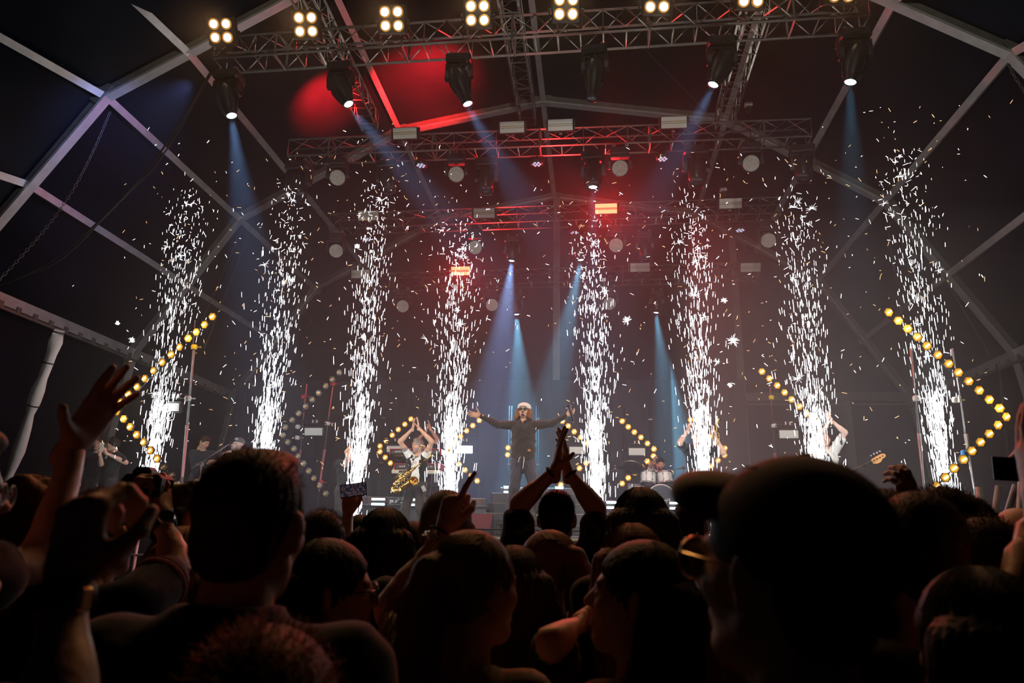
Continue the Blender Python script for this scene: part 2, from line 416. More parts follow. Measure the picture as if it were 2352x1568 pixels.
# ================================================================== TRUSSES
def unit(name, fn, m): 
    b = MB(); fn(b); return b.mesh(name, m)
def truss(label, A, B, a=0.38, bay=0.36, rc=0.024, group=None, up=(0, 0, 1), name='box_truss'):
    A = np.array(A, float); B = np.array(B, float); L = np.linalg.norm(B - A); d = nrm(B - A)
    up = nrm(np.array(up, float) - d * (np.array(up) @ d)); s = np.cross(up, d)            # s: towards the back
    if s[1] < 0 and abs(s[1]) > abs(s[0]): s = -s
    root = empty(name, (0, 0, 0), label=label, cat='truss', group=group)
    Mx = Matrix(((d[0], s[0], up[0], A[0]), (d[1], s[1], up[1], A[1]), (d[2], s[2], up[2], A[2]), (0, 0, 0, 1)))
    root.matrix_world = Mx
    n = max(2, round(L / bay)); bay = L / n
    ch = unit('chord', lambda b: b.tube((0, 0, 0), (L, 0, 0), rc, 10), M['truss'])
    for (y, z) in ((0, 0), (a, 0), (0, a), (a, a)): inst('chord', ch, root, (0, y, z))
    r = rc * 0.42
    rung_b = unit('rung', lambda b: b.tube((0, 0, 0), (0, a, 0), r, 6), M['truss'])
    rung_v = unit('rung', lambda b: b.tube((0, 0, 0), (0, 0, a), r, 6), M['truss'])
    dv = [unit('brace', lambda b: b.tube((0, 0, 0), (bay, 0, a), r, 6), M['truss']), unit('brace', lambda b: b.tube((0, 0, a), (bay, 0, 0), r, 6), M['truss'])]
    dt = [unit('brace', lambda b: b.tube((0, 0, 0), (bay, a, 0), r, 6), M['truss']), unit('brace', lambda b: b.tube((0, a, 0), (bay, 0, 0), r, 6), M['truss'])]
    for i in range(n + 1):
        inst('rung', rung_b, root, (i * bay, 0, 0))
        if i % 2 == 0 or i == n:
            inst('rung', rung_v, root, (i * bay, 0, 0)); inst('rung', rung_v, root, (i * bay, a, 0))
        if i < n:
            inst('brace', dv[i % 2], root, (i * bay, 0, 0)); inst('brace', dv[(i + 1) % 2], root, (i * bay, a, 0))
            inst('brace', dt[i % 2], root, (i * bay, 0, a))
    # flat coupler plates where two sections meet
    cp = unit('coupler_collar', lambda b: b.path([(0, -.01, -.01), (0, a + .01, -.01), (0, a + .01, a + .01), (0, -.01, a + .01), (0, -.01, -.01)], rc * 0.75, 4, False, False), M['alu_dark'])
    for t in (0.1, 0.3, 0.5, 0.7, 0.9): inst('coupler_collar', cp, root, (round(t * n) * bay, 0, 0))
    return root
T1 = truss('front lighting truss of silver tubes carrying the row of amber four-cell blinders', PZ(490, 133, 9.02), PZ(1998, 33, 9.02), 0.40, 0.345, 0.026)
T2 = truss('second lighting truss, hung with four round wash lights, topped by unlit strobe panels', PZ(660, 358, 8.84), PZ(1865, 312, 8.84), 0.36, 0.42, 0.023)
T3 = truss('third lighting truss from the audience, carrying the brightest red strobe', PZ(755, 525, 8.38), PZ(1795, 488, 8.38), 0.36, 0.42, 0.022)
T4 = truss('rearmost lighting truss, carrying the lower red strobe behind a spark fountain', PZ(815, 660, 7.78), PZ(1740, 635, 7.78), 0.36, 0.44, 0.022)
# longitudinal trusses
xa = PY(1207, -30, 10.6)
truss('ladder-like truss running down the tent ridge towards the stage', (AX - 0.2, 7.2, 11.05), (AX - 0.2, 15.25, 11.15), 0.36, 0.30, 0.022)
truss('red-lit truss running back above the first moving heads at left', PY(700, -40, 9.0) , PY(868, 300, 14.6), 0.36, 0.40, 0.022)
truss('dim truss running back from the front truss at right', PY(1768, 20, 9.9), PY(1680, 300, 14.8), 0.34, 0.36, 0.018)
# steel guy wires and hanging chains
def wire(name, pts, r, label, cat, m='rope', sag=0.0):
    pts = [np.array(p) for p in pts]
    if len(pts) == 2:
        a, b = pts; pts = [a * (1 - t) + b * t - np.array((0, 0, sag * 4 * t * (1 - t))) for t in np.linspace(0, 1, 16)]
    b = MB(); b.path(pts, r, 6); o = b.build(name, M[m]); return tag(o, label, cat)
def bez(p, k):
    out = []
    for i in range(len(p) - 1):
        for t in np.linspace(0, 1, k, endpoint=False): out.append(p[i] * (1 - t) + p[i + 1] * t)
    return out + [p[-1]]
def crom(P, n=8):
    P = [np.array(p, float) for p in P]; P = [2 * P[0] - P[1]] + P + [2 * P[-1] - P[-2]]; out = []
    for i in range(1, len(P) - 2):
        for t in np.linspace(0, 1, n, endpoint=False):
            a, b, c, d = P[i - 1:i + 3]
            out.append(0.5 * (2 * b + (c - a) * t + (2 * a - 5 * b + 4 * c - d) * t * t + (3 * b - a - 3 * c + d) * t ** 3))
    return out + [P[-2]]
pp = crom([PY(*q) for q in ((492, 150, 9.4), (418, 275, 9.5), (330, 400, 9.6), (215, 520, 9.7), (100, 610, 9.8), (-40, 670, 9.9))], 6)
wire('power_cable', pp, 0.016, 'thick black cable sagging from the front truss down to the left tent wall', 'cable', 'rubber')
pp = [p + np.array((0.03, 0.02, 0.05 * math.sin(i * 0.5))) for i, p in enumerate(pp)]
wire('power_cable', pp, 0.012, 'thinner black cable running alongside the thick one to the left tent wall', 'cable', 'rubber')
def chain(P, label, r=0.02):
    P = crom([PY(*q) for q in P], 14); b = MB(); 
    L = [0]
    for i in range(1, len(P)): L.append(L[-1] + np.linalg.norm(P[i] - P[i - 1]))
    n = int(L[-1] / 0.062); k = 0
    for j in range(n):
        s = j * 0.062
        while k < len(L) - 2 and L[k + 1] < s: k += 1
        t = (s - L[k]) / max(L[k + 1] - L[k], 1e-6); p = P[k] * (1 - t) + P[k + 1] * t; d = nrm(P[k + 1] - P[k])
        a, c, _ = frame(d); a = a if j % 2 else c
        b.path([p + d * 0.038 * math.cos(w) + a * r * math.sin(w) for w in np.linspace(0, 2 * PI, 9)], 0.0055, 4, False)
    return tag(b.build('hoist_chain', M['rope']), label, 'chain')
chain(((252, 260, 10.3), (215, 345, 10.2), (165, 440, 10.1), (100, 530, 9.9), (0, 640, 9.6), (-60, 690, 9.5)), 'hanging chain drooping from the left arch knee')
chain(((2318, 150, 10.2), (2330, 175, 10.2), (2360, 220, 10.2), (2420, 300, 10.2)), 'hanging chain below the right arch knee at the top right corner')
chain(((2030, 470, 15.3), (2110, 540, 15.3), (2200, 690, 15.3), (2275, 820, 15.3)), 'slack chain hanging along the second arch on the right', 0.018)
chain(((2295, 835, 15.0), (2300, 900, 15.0), (2308, 980, 15.0), (2318, 1080, 15.0)), 'vertical chain hanging beside the outer right amber chevron', 0.018)
for (a, b, lb) in (((1005, 138, 14.0), (897, 300, 15.2), 'upper thin steel guy wire crossing the red-lit canvas left of the ridge truss'),
                   ((1475, 108, 12.5), (1640, 275, 15.2), 'thin steel guy wire right of the ridge truss'),
                   ((1715, 575, 20.0), (1660, 355, 16.5), 'thin wire hanging below the right half of the second truss'),
                   ((560, 520, 15.3), (440, 790, 14.0), 'thin wire from the second left arch knee to the tall stand'),
                   ((578, 520, 15.3), (470, 800, 14.2), 'second thin wire beside the first below the left arch knee'),
                   ((2030, 470, 15.3), (2100, 905, 15.0), 'thin wire dropping from the second right arch knee'),
                   ((1880, 480, 19.5), (2020, 470, 15.4), 'level wire tying the second right arch knee')):
    wire('guy_wire', [PY(*a), PY(*b)], 0.006, lb, 'wire')

# ================================================================== LIGHT FIXTURES
def look(d):                                   # rotation whose local -Y looks along d, Z up
    d = nrm(d); s, t, _ = frame(d); return np.array([-s * -1, -d, t]).T
# ---- blinders
def mk_blinder():
    r = empty('blinder')
    b = MB(); b.bbox((0, 0, 0), (0.43, 0.16, 0.43), 0.02); b.bbox((0, 0.10, 0), (0.30, 0.08, 0.30), 0.03)
    for z in (-0.11, 0, 0.11): b.box((0, 0.145, z), (0.26, 0.02, 0.012))
    b.build('housing', M['black'], r)
    for sx in (-1, 1):
        for sz in (-1, 1):
            c = (sx * 0.098, -0.082, sz * 0.098)
            l = MB(); l.lathe([(0.0, 0.006), (0.035, 0.008), (0.060, 0.010)], c, (0, -1, 0), 20); cell = l.build('lamp_cell', M['blind_core'], r)
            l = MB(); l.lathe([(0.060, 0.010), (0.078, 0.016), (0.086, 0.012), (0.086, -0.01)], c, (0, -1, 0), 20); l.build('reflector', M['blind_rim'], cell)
    y = MB(); y.path([(-0.235, 0, -0.02), (-0.245, 0.02, -0.02), (-0.245, 0.12, -0.27), (0.245, 0.12, -0.27), (0.245, 0.02, -0.02), (0.235, 0, -0.02)], 0.013, 6)
    for sx in (-1, 1): y.lathe([(0.03, -0.02), (0.03, 0.03)], (sx * 0.235, 0, -0.02), (sx, 0, 0), 10)
    y.build('yoke', M['black'], r)
    c = MB(); c.bbox((0, 0.16, -0.28), (0.06, 0.10, 0.07), 0.01); c.tube((0, 0.16, -0.28), (0, 0.30, -0.20), 0.02); c.build('clamp', M['alu_dark'], r)
    return r
proto = mk_blinder(); proto['category'] = 'stage light'; proto['group'] = 'amber blinders on the front truss'
nm = ['far left end', 'second position from the left', 'third position from the left', 'fourth position, left of the ridge truss', 'just right of the ridge truss',
      'sixth position, half cut by the frame', 'seventh position, lower lamps in view', 'last, only its bottom edge in view']
for i, (u, v) in enumerate(BLIND):
    p = PY(u, v, 9.22); rot = (math.radians(32), 0, math.radians(4))
    o = proto if i == 0 else clone(proto, p)
    o.location = Vector(p); o.rotation_euler = rot
    o['label'] = 'glowing amber four-lamp blinder on the front truss, ' + nm[i]
# ---- moving heads
def mk_base(r, w=0.40, skin='black'):
    b = MB(); b.bbox((0, 0, -0.09), (w, w * 0.85, 0.15), 0.03); b.box((0, -w * 0.43, -0.09), (w * 0.35, 0.01, 0.05)); b.box((0, -w * 0.425, -0.145), (w * 0.9, 0.014, 0.008))
    b.build('base', M[skin], r)
    c = MB()
    for sx in (-0.12, 0.12): c.box((sx, 0, 0.015), (0.05, 0.16, 0.07)); c.lathe([(0.035, -0.02), (0.035, 0.02)], (sx, 0, 0.05), (1, 0, 0), 10)
    c.build('clamp', M['alu_dark'], r)
def yoke(r, w, drop, th=0.06, dp=0.14):
    for sx in (-1, 1):
        y = MB(); x = sx * (w / 2)
        y.prism([(-dp / 2, 0), (dp / 2, 0), (dp * 0.55, -drop * 0.55), (dp * 0.42, -drop), (0, -drop - dp * 0.35), (-dp * 0.42, -drop), (-dp * 0.55, -drop * 0.55)], th, (x, 0, -0.16), (0, 1, 0), (0, 0, 1))
        y.lathe([(0.05, -0.02), (0.05, 0.035), (0.03, 0.045)], (x, 0, -0.16 - drop * 0.92), (sx, 0, 0), 12)
        y.build('yoke_arm', M['black'], r)
    b = MB(); b.bbox((0, 0, -0.175), (w + th, dp, 0.045), 0.012); b.build('yoke_bridge', M['black'], r)
def moving_head(p, d, label, lit=False, size=1.0, L=0.62, skin='plastic', group=None):
    r = empty('moving_head_light', tuple(p), (0, 0, math.radians(random.uniform(-6, 6))), label, 'stage light', group); r.scale = (size,) * 3
    mk_base(r); yoke(r, 0.36, 0.24)
    d = nrm(d); piv = np.array((0, 0, -0.40)); h = MB()
    # head: fat back, tapering towards the lens
    h.lathe([(0.0, -0.24), (0.07, -0.235), (0.125, -0.19), (0.15, -0.10), (0.155, 0.02), (0.135, 0.16), (0.105, 0.28), (0.085, L - 0.26), (0.088, L - 0.24), (0.076, L - 0.235)], piv, d, 20)
    s, t, _ = frame(d, (0, 1, 0))
    for a in np.linspace(0, 2 * PI, 9)[:-1]: h.box(piv - d * 0.16 + 0.15 * (math.cos(a) * s + math.sin(a) * t) * 0.9, (0.03, 0.03, 0.06))
    for sg in (-1, 1): h.path([piv + d * z + s * sg * rr for z, rr in ((-0.12, 0.155), (0.05, 0.165), (0.2, 0.135), (0.33, 0.10))], 0.012, 5)
    hd = h.build('head', M[skin], r)
    l = MB(); l.lathe([(0.0, L - 0.242), (0.05, L - 0.238), (0.074, L - 0.25)], piv, d, 18); l.build('lens', M['lens_lit' if lit else 'lens_off'], hd)
    return r
# on the front truss (base pixel, lens pixel, lit)
def mh(bu, bv, Y, lu, lv, label, lit, **k):
    b = PY(bu, bv, Y); l = PY(lu, lv, Y)
    L = k.pop('L', 0.62); size = np.linalg.norm(l - b) / (0.40 + L - 0.24); piv = b + np.array((0, 0, -0.40)) * size
    return moving_head(b, l - piv, label, lit, size, L, **k)
mh(528, 168, 9.60, 533, 268, 'blue-beamed moving head hanging at the left end of the front truss', True)
mh(786, 150, 9.70, 803, 243, 'moving head throwing a pale blue beam in front of the red-lit left truss', True)
mh(1056, 132, 9.60, 1075, 240, 'long-nosed moving head with faint blue beam below the fourth blinder', True, L=0.72)
mh(1366, 112, 9.60, 1360, 228, 'dark moving head, unlit, hanging right of the ridge truss on the front truss', False, L=0.75)
mh(1655, 92, 9.60, 1637, 197, 'moving head on the front truss aiming its faint blue beam down to the left', True)
mh(1958, 76, 9.60, 1953, 190, 'moving head hanging at the right end of the front truss', True)
for (bu, bv, lu, lv, lb, lit) in ((690, 376, 690, 458, 'unlit moving head at the left end of the second truss', False), (1118, 368, 1116, 442, 'unlit moving head under the middle of the second truss, red glints on its side', False),
                                  (1362, 352, 1362, 430, 'lit moving head under the second truss, above the brightest red strobe', True), (1597, 340, 1600, 424, 'unlit moving head under the second truss, red edge on its left', False),
                                  (1840, 337, 1846, 414, 'unlit moving head at the right end of the second truss', False), (892, 372, 896, 440, 'unlit moving head behind the pale blue beam on the second truss', False)):
    mh(bu, bv, 12.5, lu, lv, lb, lit, L=0.5)
for (bu, bv, lu, lv, lb, lit) in ((1178, 545, 1175, 599, 'moving head under the third truss with the broad white-blue beam over the singer', True), (1332, 540, 1334, 597, 'moving head under the third truss with the teal beam beside a spark fountain', True),
                                  (1480, 535, 1484, 595, 'unlit moving head under the third truss, right of centre', False)):
    mh(bu, bv, 14.6, lu, lv, lb, lit, L=0.5)
mh(1186, 672, 16.8, 1187, 722, 'moving head under the rearmost truss with the narrow cyan beam behind the singer', True, L=0.5)
mh(1508, 668, 16.8, 1507, 718, 'moving head under the rearmost truss with the small cyan beam right of centre', True, L=0.5)
# ---- round wash lights
def wash(u, v, Y, label, rad=0.145, dark=False):
    c = PY(u, v, Y); d = nrm(O + np.array((0, 0, 0.0)) - c + np.array((0, 0, 1.2))); r = empty('wash_light', tuple(c + np.array((0, 0, 0.40))), None, label, 'stage light')
    mk_base(r, 0.34); yoke(r, 0.38, 0.22, 0.05, 0.11); piv = np.array((0, 0, -0.40)) - d * 0.04
    h = MB(); h.lathe([(0.0, -0.20), (0.09, -0.19), (rad * 0.85, -0.12), (rad * 1.08, -0.02), (rad * 1.10, 0.03), (rad * 1.02, 0.045), (rad, 0.03)], piv, d, 24); hd = h.build('head', M['plastic'], r)
    s, t, _ = frame(d); l = MB(); l.lathe([(0, 0.03), (rad, 0.03)], piv, d, 24, False); l.build('lens_plate', M['pearl'], hd)
    l = MB()
    k = rad / 4.4
    for i in range(-5, 6):
        for j in range(-5, 6):
            x = (i + (j % 2) * 0.5) * k * 0.98; y = j * k * 0.87
            if x * x + y * y < (rad * 0.92) ** 2: l.lathe([(k * 0.44, 0.031), (k * 0.36, 0.043), (0.0, 0.05)], piv + s * x + t * y, d, 6)
    tag(l.build('lens_cells', M['pearl'], hd), kind='stuff'); return r
for (u, v, lb) in ((775, 408, 'leftmost'), (1048, 400, 'second from left'), (1424, 386, 'second from right, red-edged,'), (1725, 375, 'rightmost')):
    wash(u, v, 12.35, 'round pearly wash light on the second truss, ' + lb + ' of four')
for (u, v, lb) in ((772, 576, 'leftmost'), (1091, 568, 'second from left'), (1415, 563, 'third from left'), (1765, 552, 'rightmost')):
    wash(u, v, 14.5, 'round pale wash light under the third truss, the ' + lb + ' of its four')
for (u, v, lb) in ((925, 703, 'leftmost'), (1130, 700, 'middle'), (1400, 697, 'rightmost')):
    wash(u, v, 16.7, 'round dim wash light under the rearmost truss, the ' + lb + ' of its three')
# ---- small LED cans
for (u, v, Y, lb) in ((967, 379, 12.6, 'small LED cluster can under the left half of the second truss'), (1233, 376, 12.6, 'small LED cluster can under the middle of the second truss'),
                      (1522, 364, 12.6, 'small LED cluster can under the right half of the second truss'), (843, 549, 14.7, 'small LED cluster can under the left end of the third truss'), (1700, 528, 14.7, 'small LED cluster can under the right end of the third truss'),
                      (1320, 534, 14.7, 'small LED cluster can under the middle of the third truss')):
    c = PY(u, v, Y); r = empty('led_can', tuple(c), None, lb, 'stage light'); b = MB(); b.lathe([(0.0, 0.12), (0.08, 0.115), (0.115, 0.05), (0.12, -0.01), (0.105, -0.012)], (0, 0, 0), (0, 0, 1), 14); b.build('housing', M['black'], r)
    l = MB()
    for a in range(7):
        q = (0, 0) if a == 6 else (0.066 * math.cos(a * PI / 3), 0.066 * math.sin(a * PI / 3)); l.lathe([(0.026, -0.008), (0.02, -0.02), (0, -0.026)], (q[0], q[1], 0), (0, 0, 1), 8)
    l.build('led_cluster', mat('pale_blue_led', (0.6, 0.65, 0.9), 0.2, emis=(0.7, 0.75, 1.0), estr=0.5, sampling='NONE') if 'ledm' not in M else M['ledm'], r)
    M.setdefault('ledm', l and bpy.data.materials['pale_blue_led'])
    y = MB(); y.path([(-0.125, 0, 0.03), (-0.13, 0, 0.15), (0.13, 0, 0.15), (0.125, 0, 0.03)], 0.01, 5); y.tube((0, 0, 0.15), (0, 0, 0.26), 0.014); y.build('bracket', M['black'], r)
# ---- strobe panels
def strobe(u, v, Y, label, lit=False, s=1.0):
    c = PY(u, v, Y); r = empty('strobe_panel', tuple(c), (math.radians(20), 0, 0), label, "stage light"); r.scale = (s,) * 3
    b = MB(); b.bbox((0, 0.05, 0), (0.50, 0.10, 0.23), 0.015); b.build('housing', M['black'], r)
    for z in (-0.062, 0.062):
        p = MB(); p.box((0, -0.006, z), (0.45, 0.014, 0.078)); p.build('led_plate', M['red_bar' if lit else 'panel'], r)
    p = MB(); p.box((0, -0.008, 0), (0.45, 0.014, 0.036)); p.build('strobe_tube', M['red_core' if lit else 'panel'], r)
    p = MB()
    for z in (-0.011, 0.011): p.box((0, -0.017, z), (0.45, 0.004, 0.005))
    p.build('reflector_line', M['red_bar' if lit else 'panel_line'], r)
    for sx in (-1, 1):
        e = MB(); e.prism([(-0.05, -0.12), (0.06, -0.12), (0.06, 0.12), (-0.02, 0.12)], 0.012, (sx * 0.262, 0.05, 0), (0, 1, 0), (0, 0, 1)); e.build('end_plate', M['plastic'], r)
    k = MB(); k.box((0, 0.12, -0.10), (0.06, 0.08, 0.10)); k.build('clamp', M['alu_dark'], r)
for (u, v, Y, lb, lit) in ((930, 306, 12.22, 'unlit striped strobe panel at the left on top of the second truss', 0), (1176, 292, 12.22, 'unlit strobe panel on the second truss, just left of the ridge', 0),
                           (1287, 287, 12.22, 'unlit strobe panel on the second truss, just right of the ridge', 0), (1548, 281, 12.22, 'unlit strobe panel at the right on top of the second truss', 0),
                           (846, 495, 14.45, 'unlit strobe panel at the left end of the third truss, behind sparks', 0), (1112, 489, 14.45, 'unlit strobe panel on the third truss, left of centre', 0),
                           (1392, 479, 14.35, 'blazing red strobe panel on the third truss, the brightest red light', 1), (1678, 467, 14.45, 'unlit strobe panel at the right end of the third truss', 0),
                           (828, 629, 16.7, 'unlit strobe panel at the left end of the rearmost truss', 0), (1058, 622, 16.6, 'blazing red strobe panel on the rearmost truss, shining through sparks', 1),
                           (1470, 614, 16.7, 'unlit strobe panel on the rearmost truss, right of centre', 0), (1724, 614, 16.7, 'unlit strobe panel at the right end of the rearmost truss', 0)):
    strobe(u, v, Y, lb, lit, 1.02)
for (u, v, Y, lb) in ((1719, 241, 12.4, 'small pale control box hanging above the right end of the second truss'), (1661, 436, 14.6, 'small pale control box above the right end of the third truss')):
    c = PY(u, v, Y); r = empty('control_box', tuple(c), None, lb, 'box'); b = MB(); b.bbox((0, 0, 0), (0.14, 0.10, 0.07), 0.01); b.build('case', M['panel'], r)
    b = MB(); b.bbox((0, 0, -0.12), (0.10, 0.10, 0.14), 0.02); b.tube((0, 0, -0.15), (0, 0, -0.75), 0.012); b.build('hoist_body', M['black'], r)

V_ = lambda t: np.array(t, float)
# ================================================================== STAGE
dk = empty('stage_deck', (AX, 10.6, 0), label='low black modular stage across the tent behind the crowd', cat='stage')
DM = unit('deck_panel', lambda b: b.bbox((0, 0, -0.02), (0.994, 1.994, 0.04), 0.004), M['stage'])
for i in range(-2, 16):
    for j in range(4): inst('deck_panel', DM, dk, (-7.0 + i, 1.0 + j * 2, ST))
FM = unit('front_board', lambda b: b.bbox((0, 0, 0), (0.99, 0.03, ST - 0.06), 0.004), M['stage'])
for i in range(-2, 16): inst('front_board', FM, dk, (-7.0 + i, -0.02, (ST - 0.06) / 2))
b = MB(); b.box((-0.5, -0.045, ST - 0.02), (18, 0.02, 0.045)); b.build('edge_rail', M['alu_dark'], dk)
b = MB()
for i in range(300): b.box((-7.5 + i * 0.05, -0.058, ST - 0.02), (0.022, 0.008, 0.014))
tag(b.build('rail_studs', M['steel'], dk), kind='stuff')
# risers for the band, with film-strip style fascia
M['fas_red'] = mat('dull_red_print', (0.30, 0.04, 0.07), 0.6); M['fas_white'] = mat('white_print', (0.7, 0.7, 0.72), 0.6)
M['riser'] = mat('black_riser_ply', (0.016, 0.019, 0.026), 0.4, noise=0.25, nscale=4)
def riser(u0, u1, v, Y, depth, label, pat):
    a = PY(u0, v, Y); c = PY(u1, v, Y); z = (a[2] + c[2]) / 2; W = c[0] - a[0]; hh = 0.15
    r = empty('band_riser', ((a[0] + c[0]) / 2, Y, ST), label=label, cat='stage riser')
    H = z - ST - 0.0; n = max(1, round(W / 1.0))
    for i in range(n):
        b = MB(); b.bbox((-W / 2 + (i + 0.5) * W / n, depth / 2 + 0.02, H - 0.17), (W / n - 0.006, depth, 0.04), 0.003); b.build('top_panel', M['riser'], r)
        b = MB(); b.bbox((-W / 2 + (i + 0.5) * W / n, 0.03, (H - hh) / 2), (W / n - 0.008, 0.03, H - hh - 0.02), 0.003); b.build('front_board', M['riser'], r)
    b = MB(); b.bbox((0, 0, H - hh / 2), (W, 0.04, hh), 0.006); b.bbox((0, 0.0, H - hh - 0.02), (W, 0.05, 0.02), 0.004); b.build('fascia', M['black'], r)
    b = MB(); q = MB(); rr = random.Random(len(label))
    k = int(W / 0.03)
    for i in range(k):
        x = -W / 2 + (i + 0.5) * W / k
        for zz in (H - 0.012, H - hh + 0.012): b.box((x, -0.022, zz), (0.011, 0.006, 0.009))
    x = -W / 2 + 0.05
    while x < W / 2 - 0.05:
        t = (x + W / 2) / W; wht = pat[0] < t < pat[1]
        for _ in range(7 if wht else 6):
            (b if wht else q).box((x + rr.uniform(-0.03, 0.03), -0.022, H - hh / 2 + rr.uniform(-0.045, 0.045)), (rr.uniform(0.012, 0.04), 0.006, rr.uniform(0.008, 0.022)))
        x += 0.10
    tag(b.build('perforation_print', M['fas_white'], r), kind='stuff'); tag(q.build('figure_print', M['fas_red'], r), kind='stuff')
    return r, z - 0.15
RL, zL = riser(770, 1118, 1141, 13.0, 3.2, 'left band riser with perforated film-strip edging, under the keyboards', (0.38, 0.47))
RC_, zC = riser(1150, 1335, 1120, 14.8, 2.6, 'raised centre riser with red film-strip edging behind the singer', (0.18, 0.30))
RR, zR = riser(1382, 1690, 1152, 13.0, 3.2, 'right band riser with film-strip edging, under the drum kit', (2, 3))
# centre stairs
st = empty('stage_steps', (AX + 0.1, 12.1, ST), label='wide dark steps climbing to the centre riser behind the singer', cat='steps')
xl = PY(1118, 1154, 13.2)[0] - AX - 0.1; xr = PY(1392, 1160, 13.2)[0] - AX - 0.1
for i, (v, Y) in enumerate(((1229, 12.2), (1203, 12.6), (1178, 13.0), (1155, 13.4), (1132, 13.8))):
    z = PY(1200, v, Y)[2] - ST; x0, x1 = (xl, xr) if i > 1 else (xl - 0.28 + 0.1 * i, xr + 0.1)
    b = MB(); b.bbox(((x0 + x1) / 2, Y - 12.1 + (14.75 - Y) / 2, z - 0.10), (x1 - x0, 14.75 - Y, 0.20), 0.008); s_ = b.build('step', M['riser'], st)
    b = MB(); b.box(((x0 + x1) / 2, Y - 12.1 - 0.003, z - 0.008), (x1 - x0, 0.010, 0.010)); b.build('nosing', M['alu_dark'], s_)
# singer's table
tz = 1.945; tp = PY(1135, 1195, 11.0); tq = PY(1272, 1199, 11.0)
tb = empty('low_table', ((tp[0] + tq[0]) / 2, 11.35, ST), label='low black metal podium frame the singer stands on', cat='podium'); W = tq[0] - tp[0]; H = tz - ST
b = MB(); b.bbox((0, 0, H - 0.012), (W, 0.7, 0.024), 0.004); b.build('top', M['stage'], tb)
b = MB(); 
for y in (-0.34, 0.34): b.box((0, y, H - 0.045), (W, 0.03, 0.045))
for x in (-1, 1): b.box((x * (W / 2 - 0.02), 0, H - 0.045), (0.03, 0.7, 0.045))
tag(b.build('rail_frame', M['black'], tb), kind='stuff')
for x in (-1, 1):
    for y in (-0.335, 0.335):
        b = MB(); b.box((x * (W / 2 - 0.02), y, (H - 0.02) / 2), (0.036, 0.03, H - 0.02)); b.build('leg', M['black'], tb)
# LED bars on the risers
def ledbar(u0, u1, va, vb, Y, lb):
    p = PY(u0, (va + vb) / 2, Y); q = PY(u1, (va + vb) / 2, Y); dz = abs(PY(u0, va, Y)[2] - PY(u0, vb, Y)[2]); W = q[0] - p[0]
    r = empty('led_bar', tuple((p + q) / 2), label=lb, cat='light bar')
    b = MB(); b.bbox((0, 0.03, 0), (W + 0.04, 0.05, dz + 0.07), 0.01); b.build('housing', M['black'], r)
    for z in (-dz / 2, dz / 2):
        b = MB(); b.bbox((0, -0.004, z), (W, 0.02, 0.036), 0.008); b.build('led_strip', M['cyan_bar'], r)
    spot('led_bar_light', (p + q) / 2 + np.array((0, -0.06, 0)), (p + q) / 2 + np.array((0, -3, 0.4)), 30, (0.45, 0.8, 1.0), 150, 0.8, 0.06)
ledbar(853, 884, 1146, 1157.5, 12.9, 'cyan-white LED bar pair at left, below the saxophonist\'s left side')
ledbar(944, 953, 1147, 1159, 12.9, 'short cyan-white LED bar seen between the saxophonist\'s legs')
ledbar(1157, 1168, 1119.5, 1129.5, 14.7, 'cyan-white LED bar pair at the singer\'s right knee')
ledbar(1275, 1294, 1120.5, 1132, 14.7, 'cyan-white LED bar just above the dark head with raised arms')
ledbar(1393, 1416, 1153.5, 1165.5, 12.9, 'cyan-white LED bar pair right of the fifth spark fountain')
ledbar(1538, 1559, 1155, 1167, 12.9, 'cyan-white LED bar pair under the drum kit\'s right side')
# black backdrop in pleats
b = MB(); x0 = PY(560, 740, 18.6)[0]; x1 = PY(1700, 740, 18.6)[0]; n = 150; zt = 5.72; vs = []; fs = []
for j in range(2):
    for i in range(n + 1):
        x = x0 + (x1 - x0) * i / n; vs.append((x, 18.6 + 0.05 * math.sin(i * 0.9) + 0.02 * math.sin(i * 2.3), ST if j == 0 else zt))
for i in range(n): fs.append((i, i + 1, n + 2 + i, n + 1 + i))
b._add(vs, fs, True)
bd = b.build('backdrop_curtain', M['drape']); tag(bd, 'tall black pleated curtain hung across the back of the stage', 'curtain')
md = bd.modifiers.new('s', 'SOLIDIFY'); md.thickness = 0.01
# twin-tube masts behind the chevrons
mi = 0
for u, v in ((884, 930), (943, 932), (1097, 930), (1173, 932), (1235, 932), (1296, 932), (1432, 933), (1493, 933)):
    c = PY(u, v, 16.6); mi += 1
    r = empty('twin_tube_mast', (c[0], 16.6, ST), label='slim black twin-tube mast, %s from left in the row before the backdrop' % ORD[mi - 1], cat='mast')
    for dx in (-0.028, 0.028):
        b = MB(); b.tube((dx, 0, 0), (dx, 0, c[2] - ST), 0.014, 8); b.build('tube', M['black'], r)
    b = MB(); b.bbox((0, 0, 0.01), (0.5, 0.5, 0.02), 0.004); b.build('base_plate', M['black'], r)
    for z in np.linspace(0.6, c[2] - ST - 0.3, 3): 
        b = MB(); b.box((0, 0, z), (0.09, 0.03, 0.03)); b.build('spacer', M['alu_dark'], r)
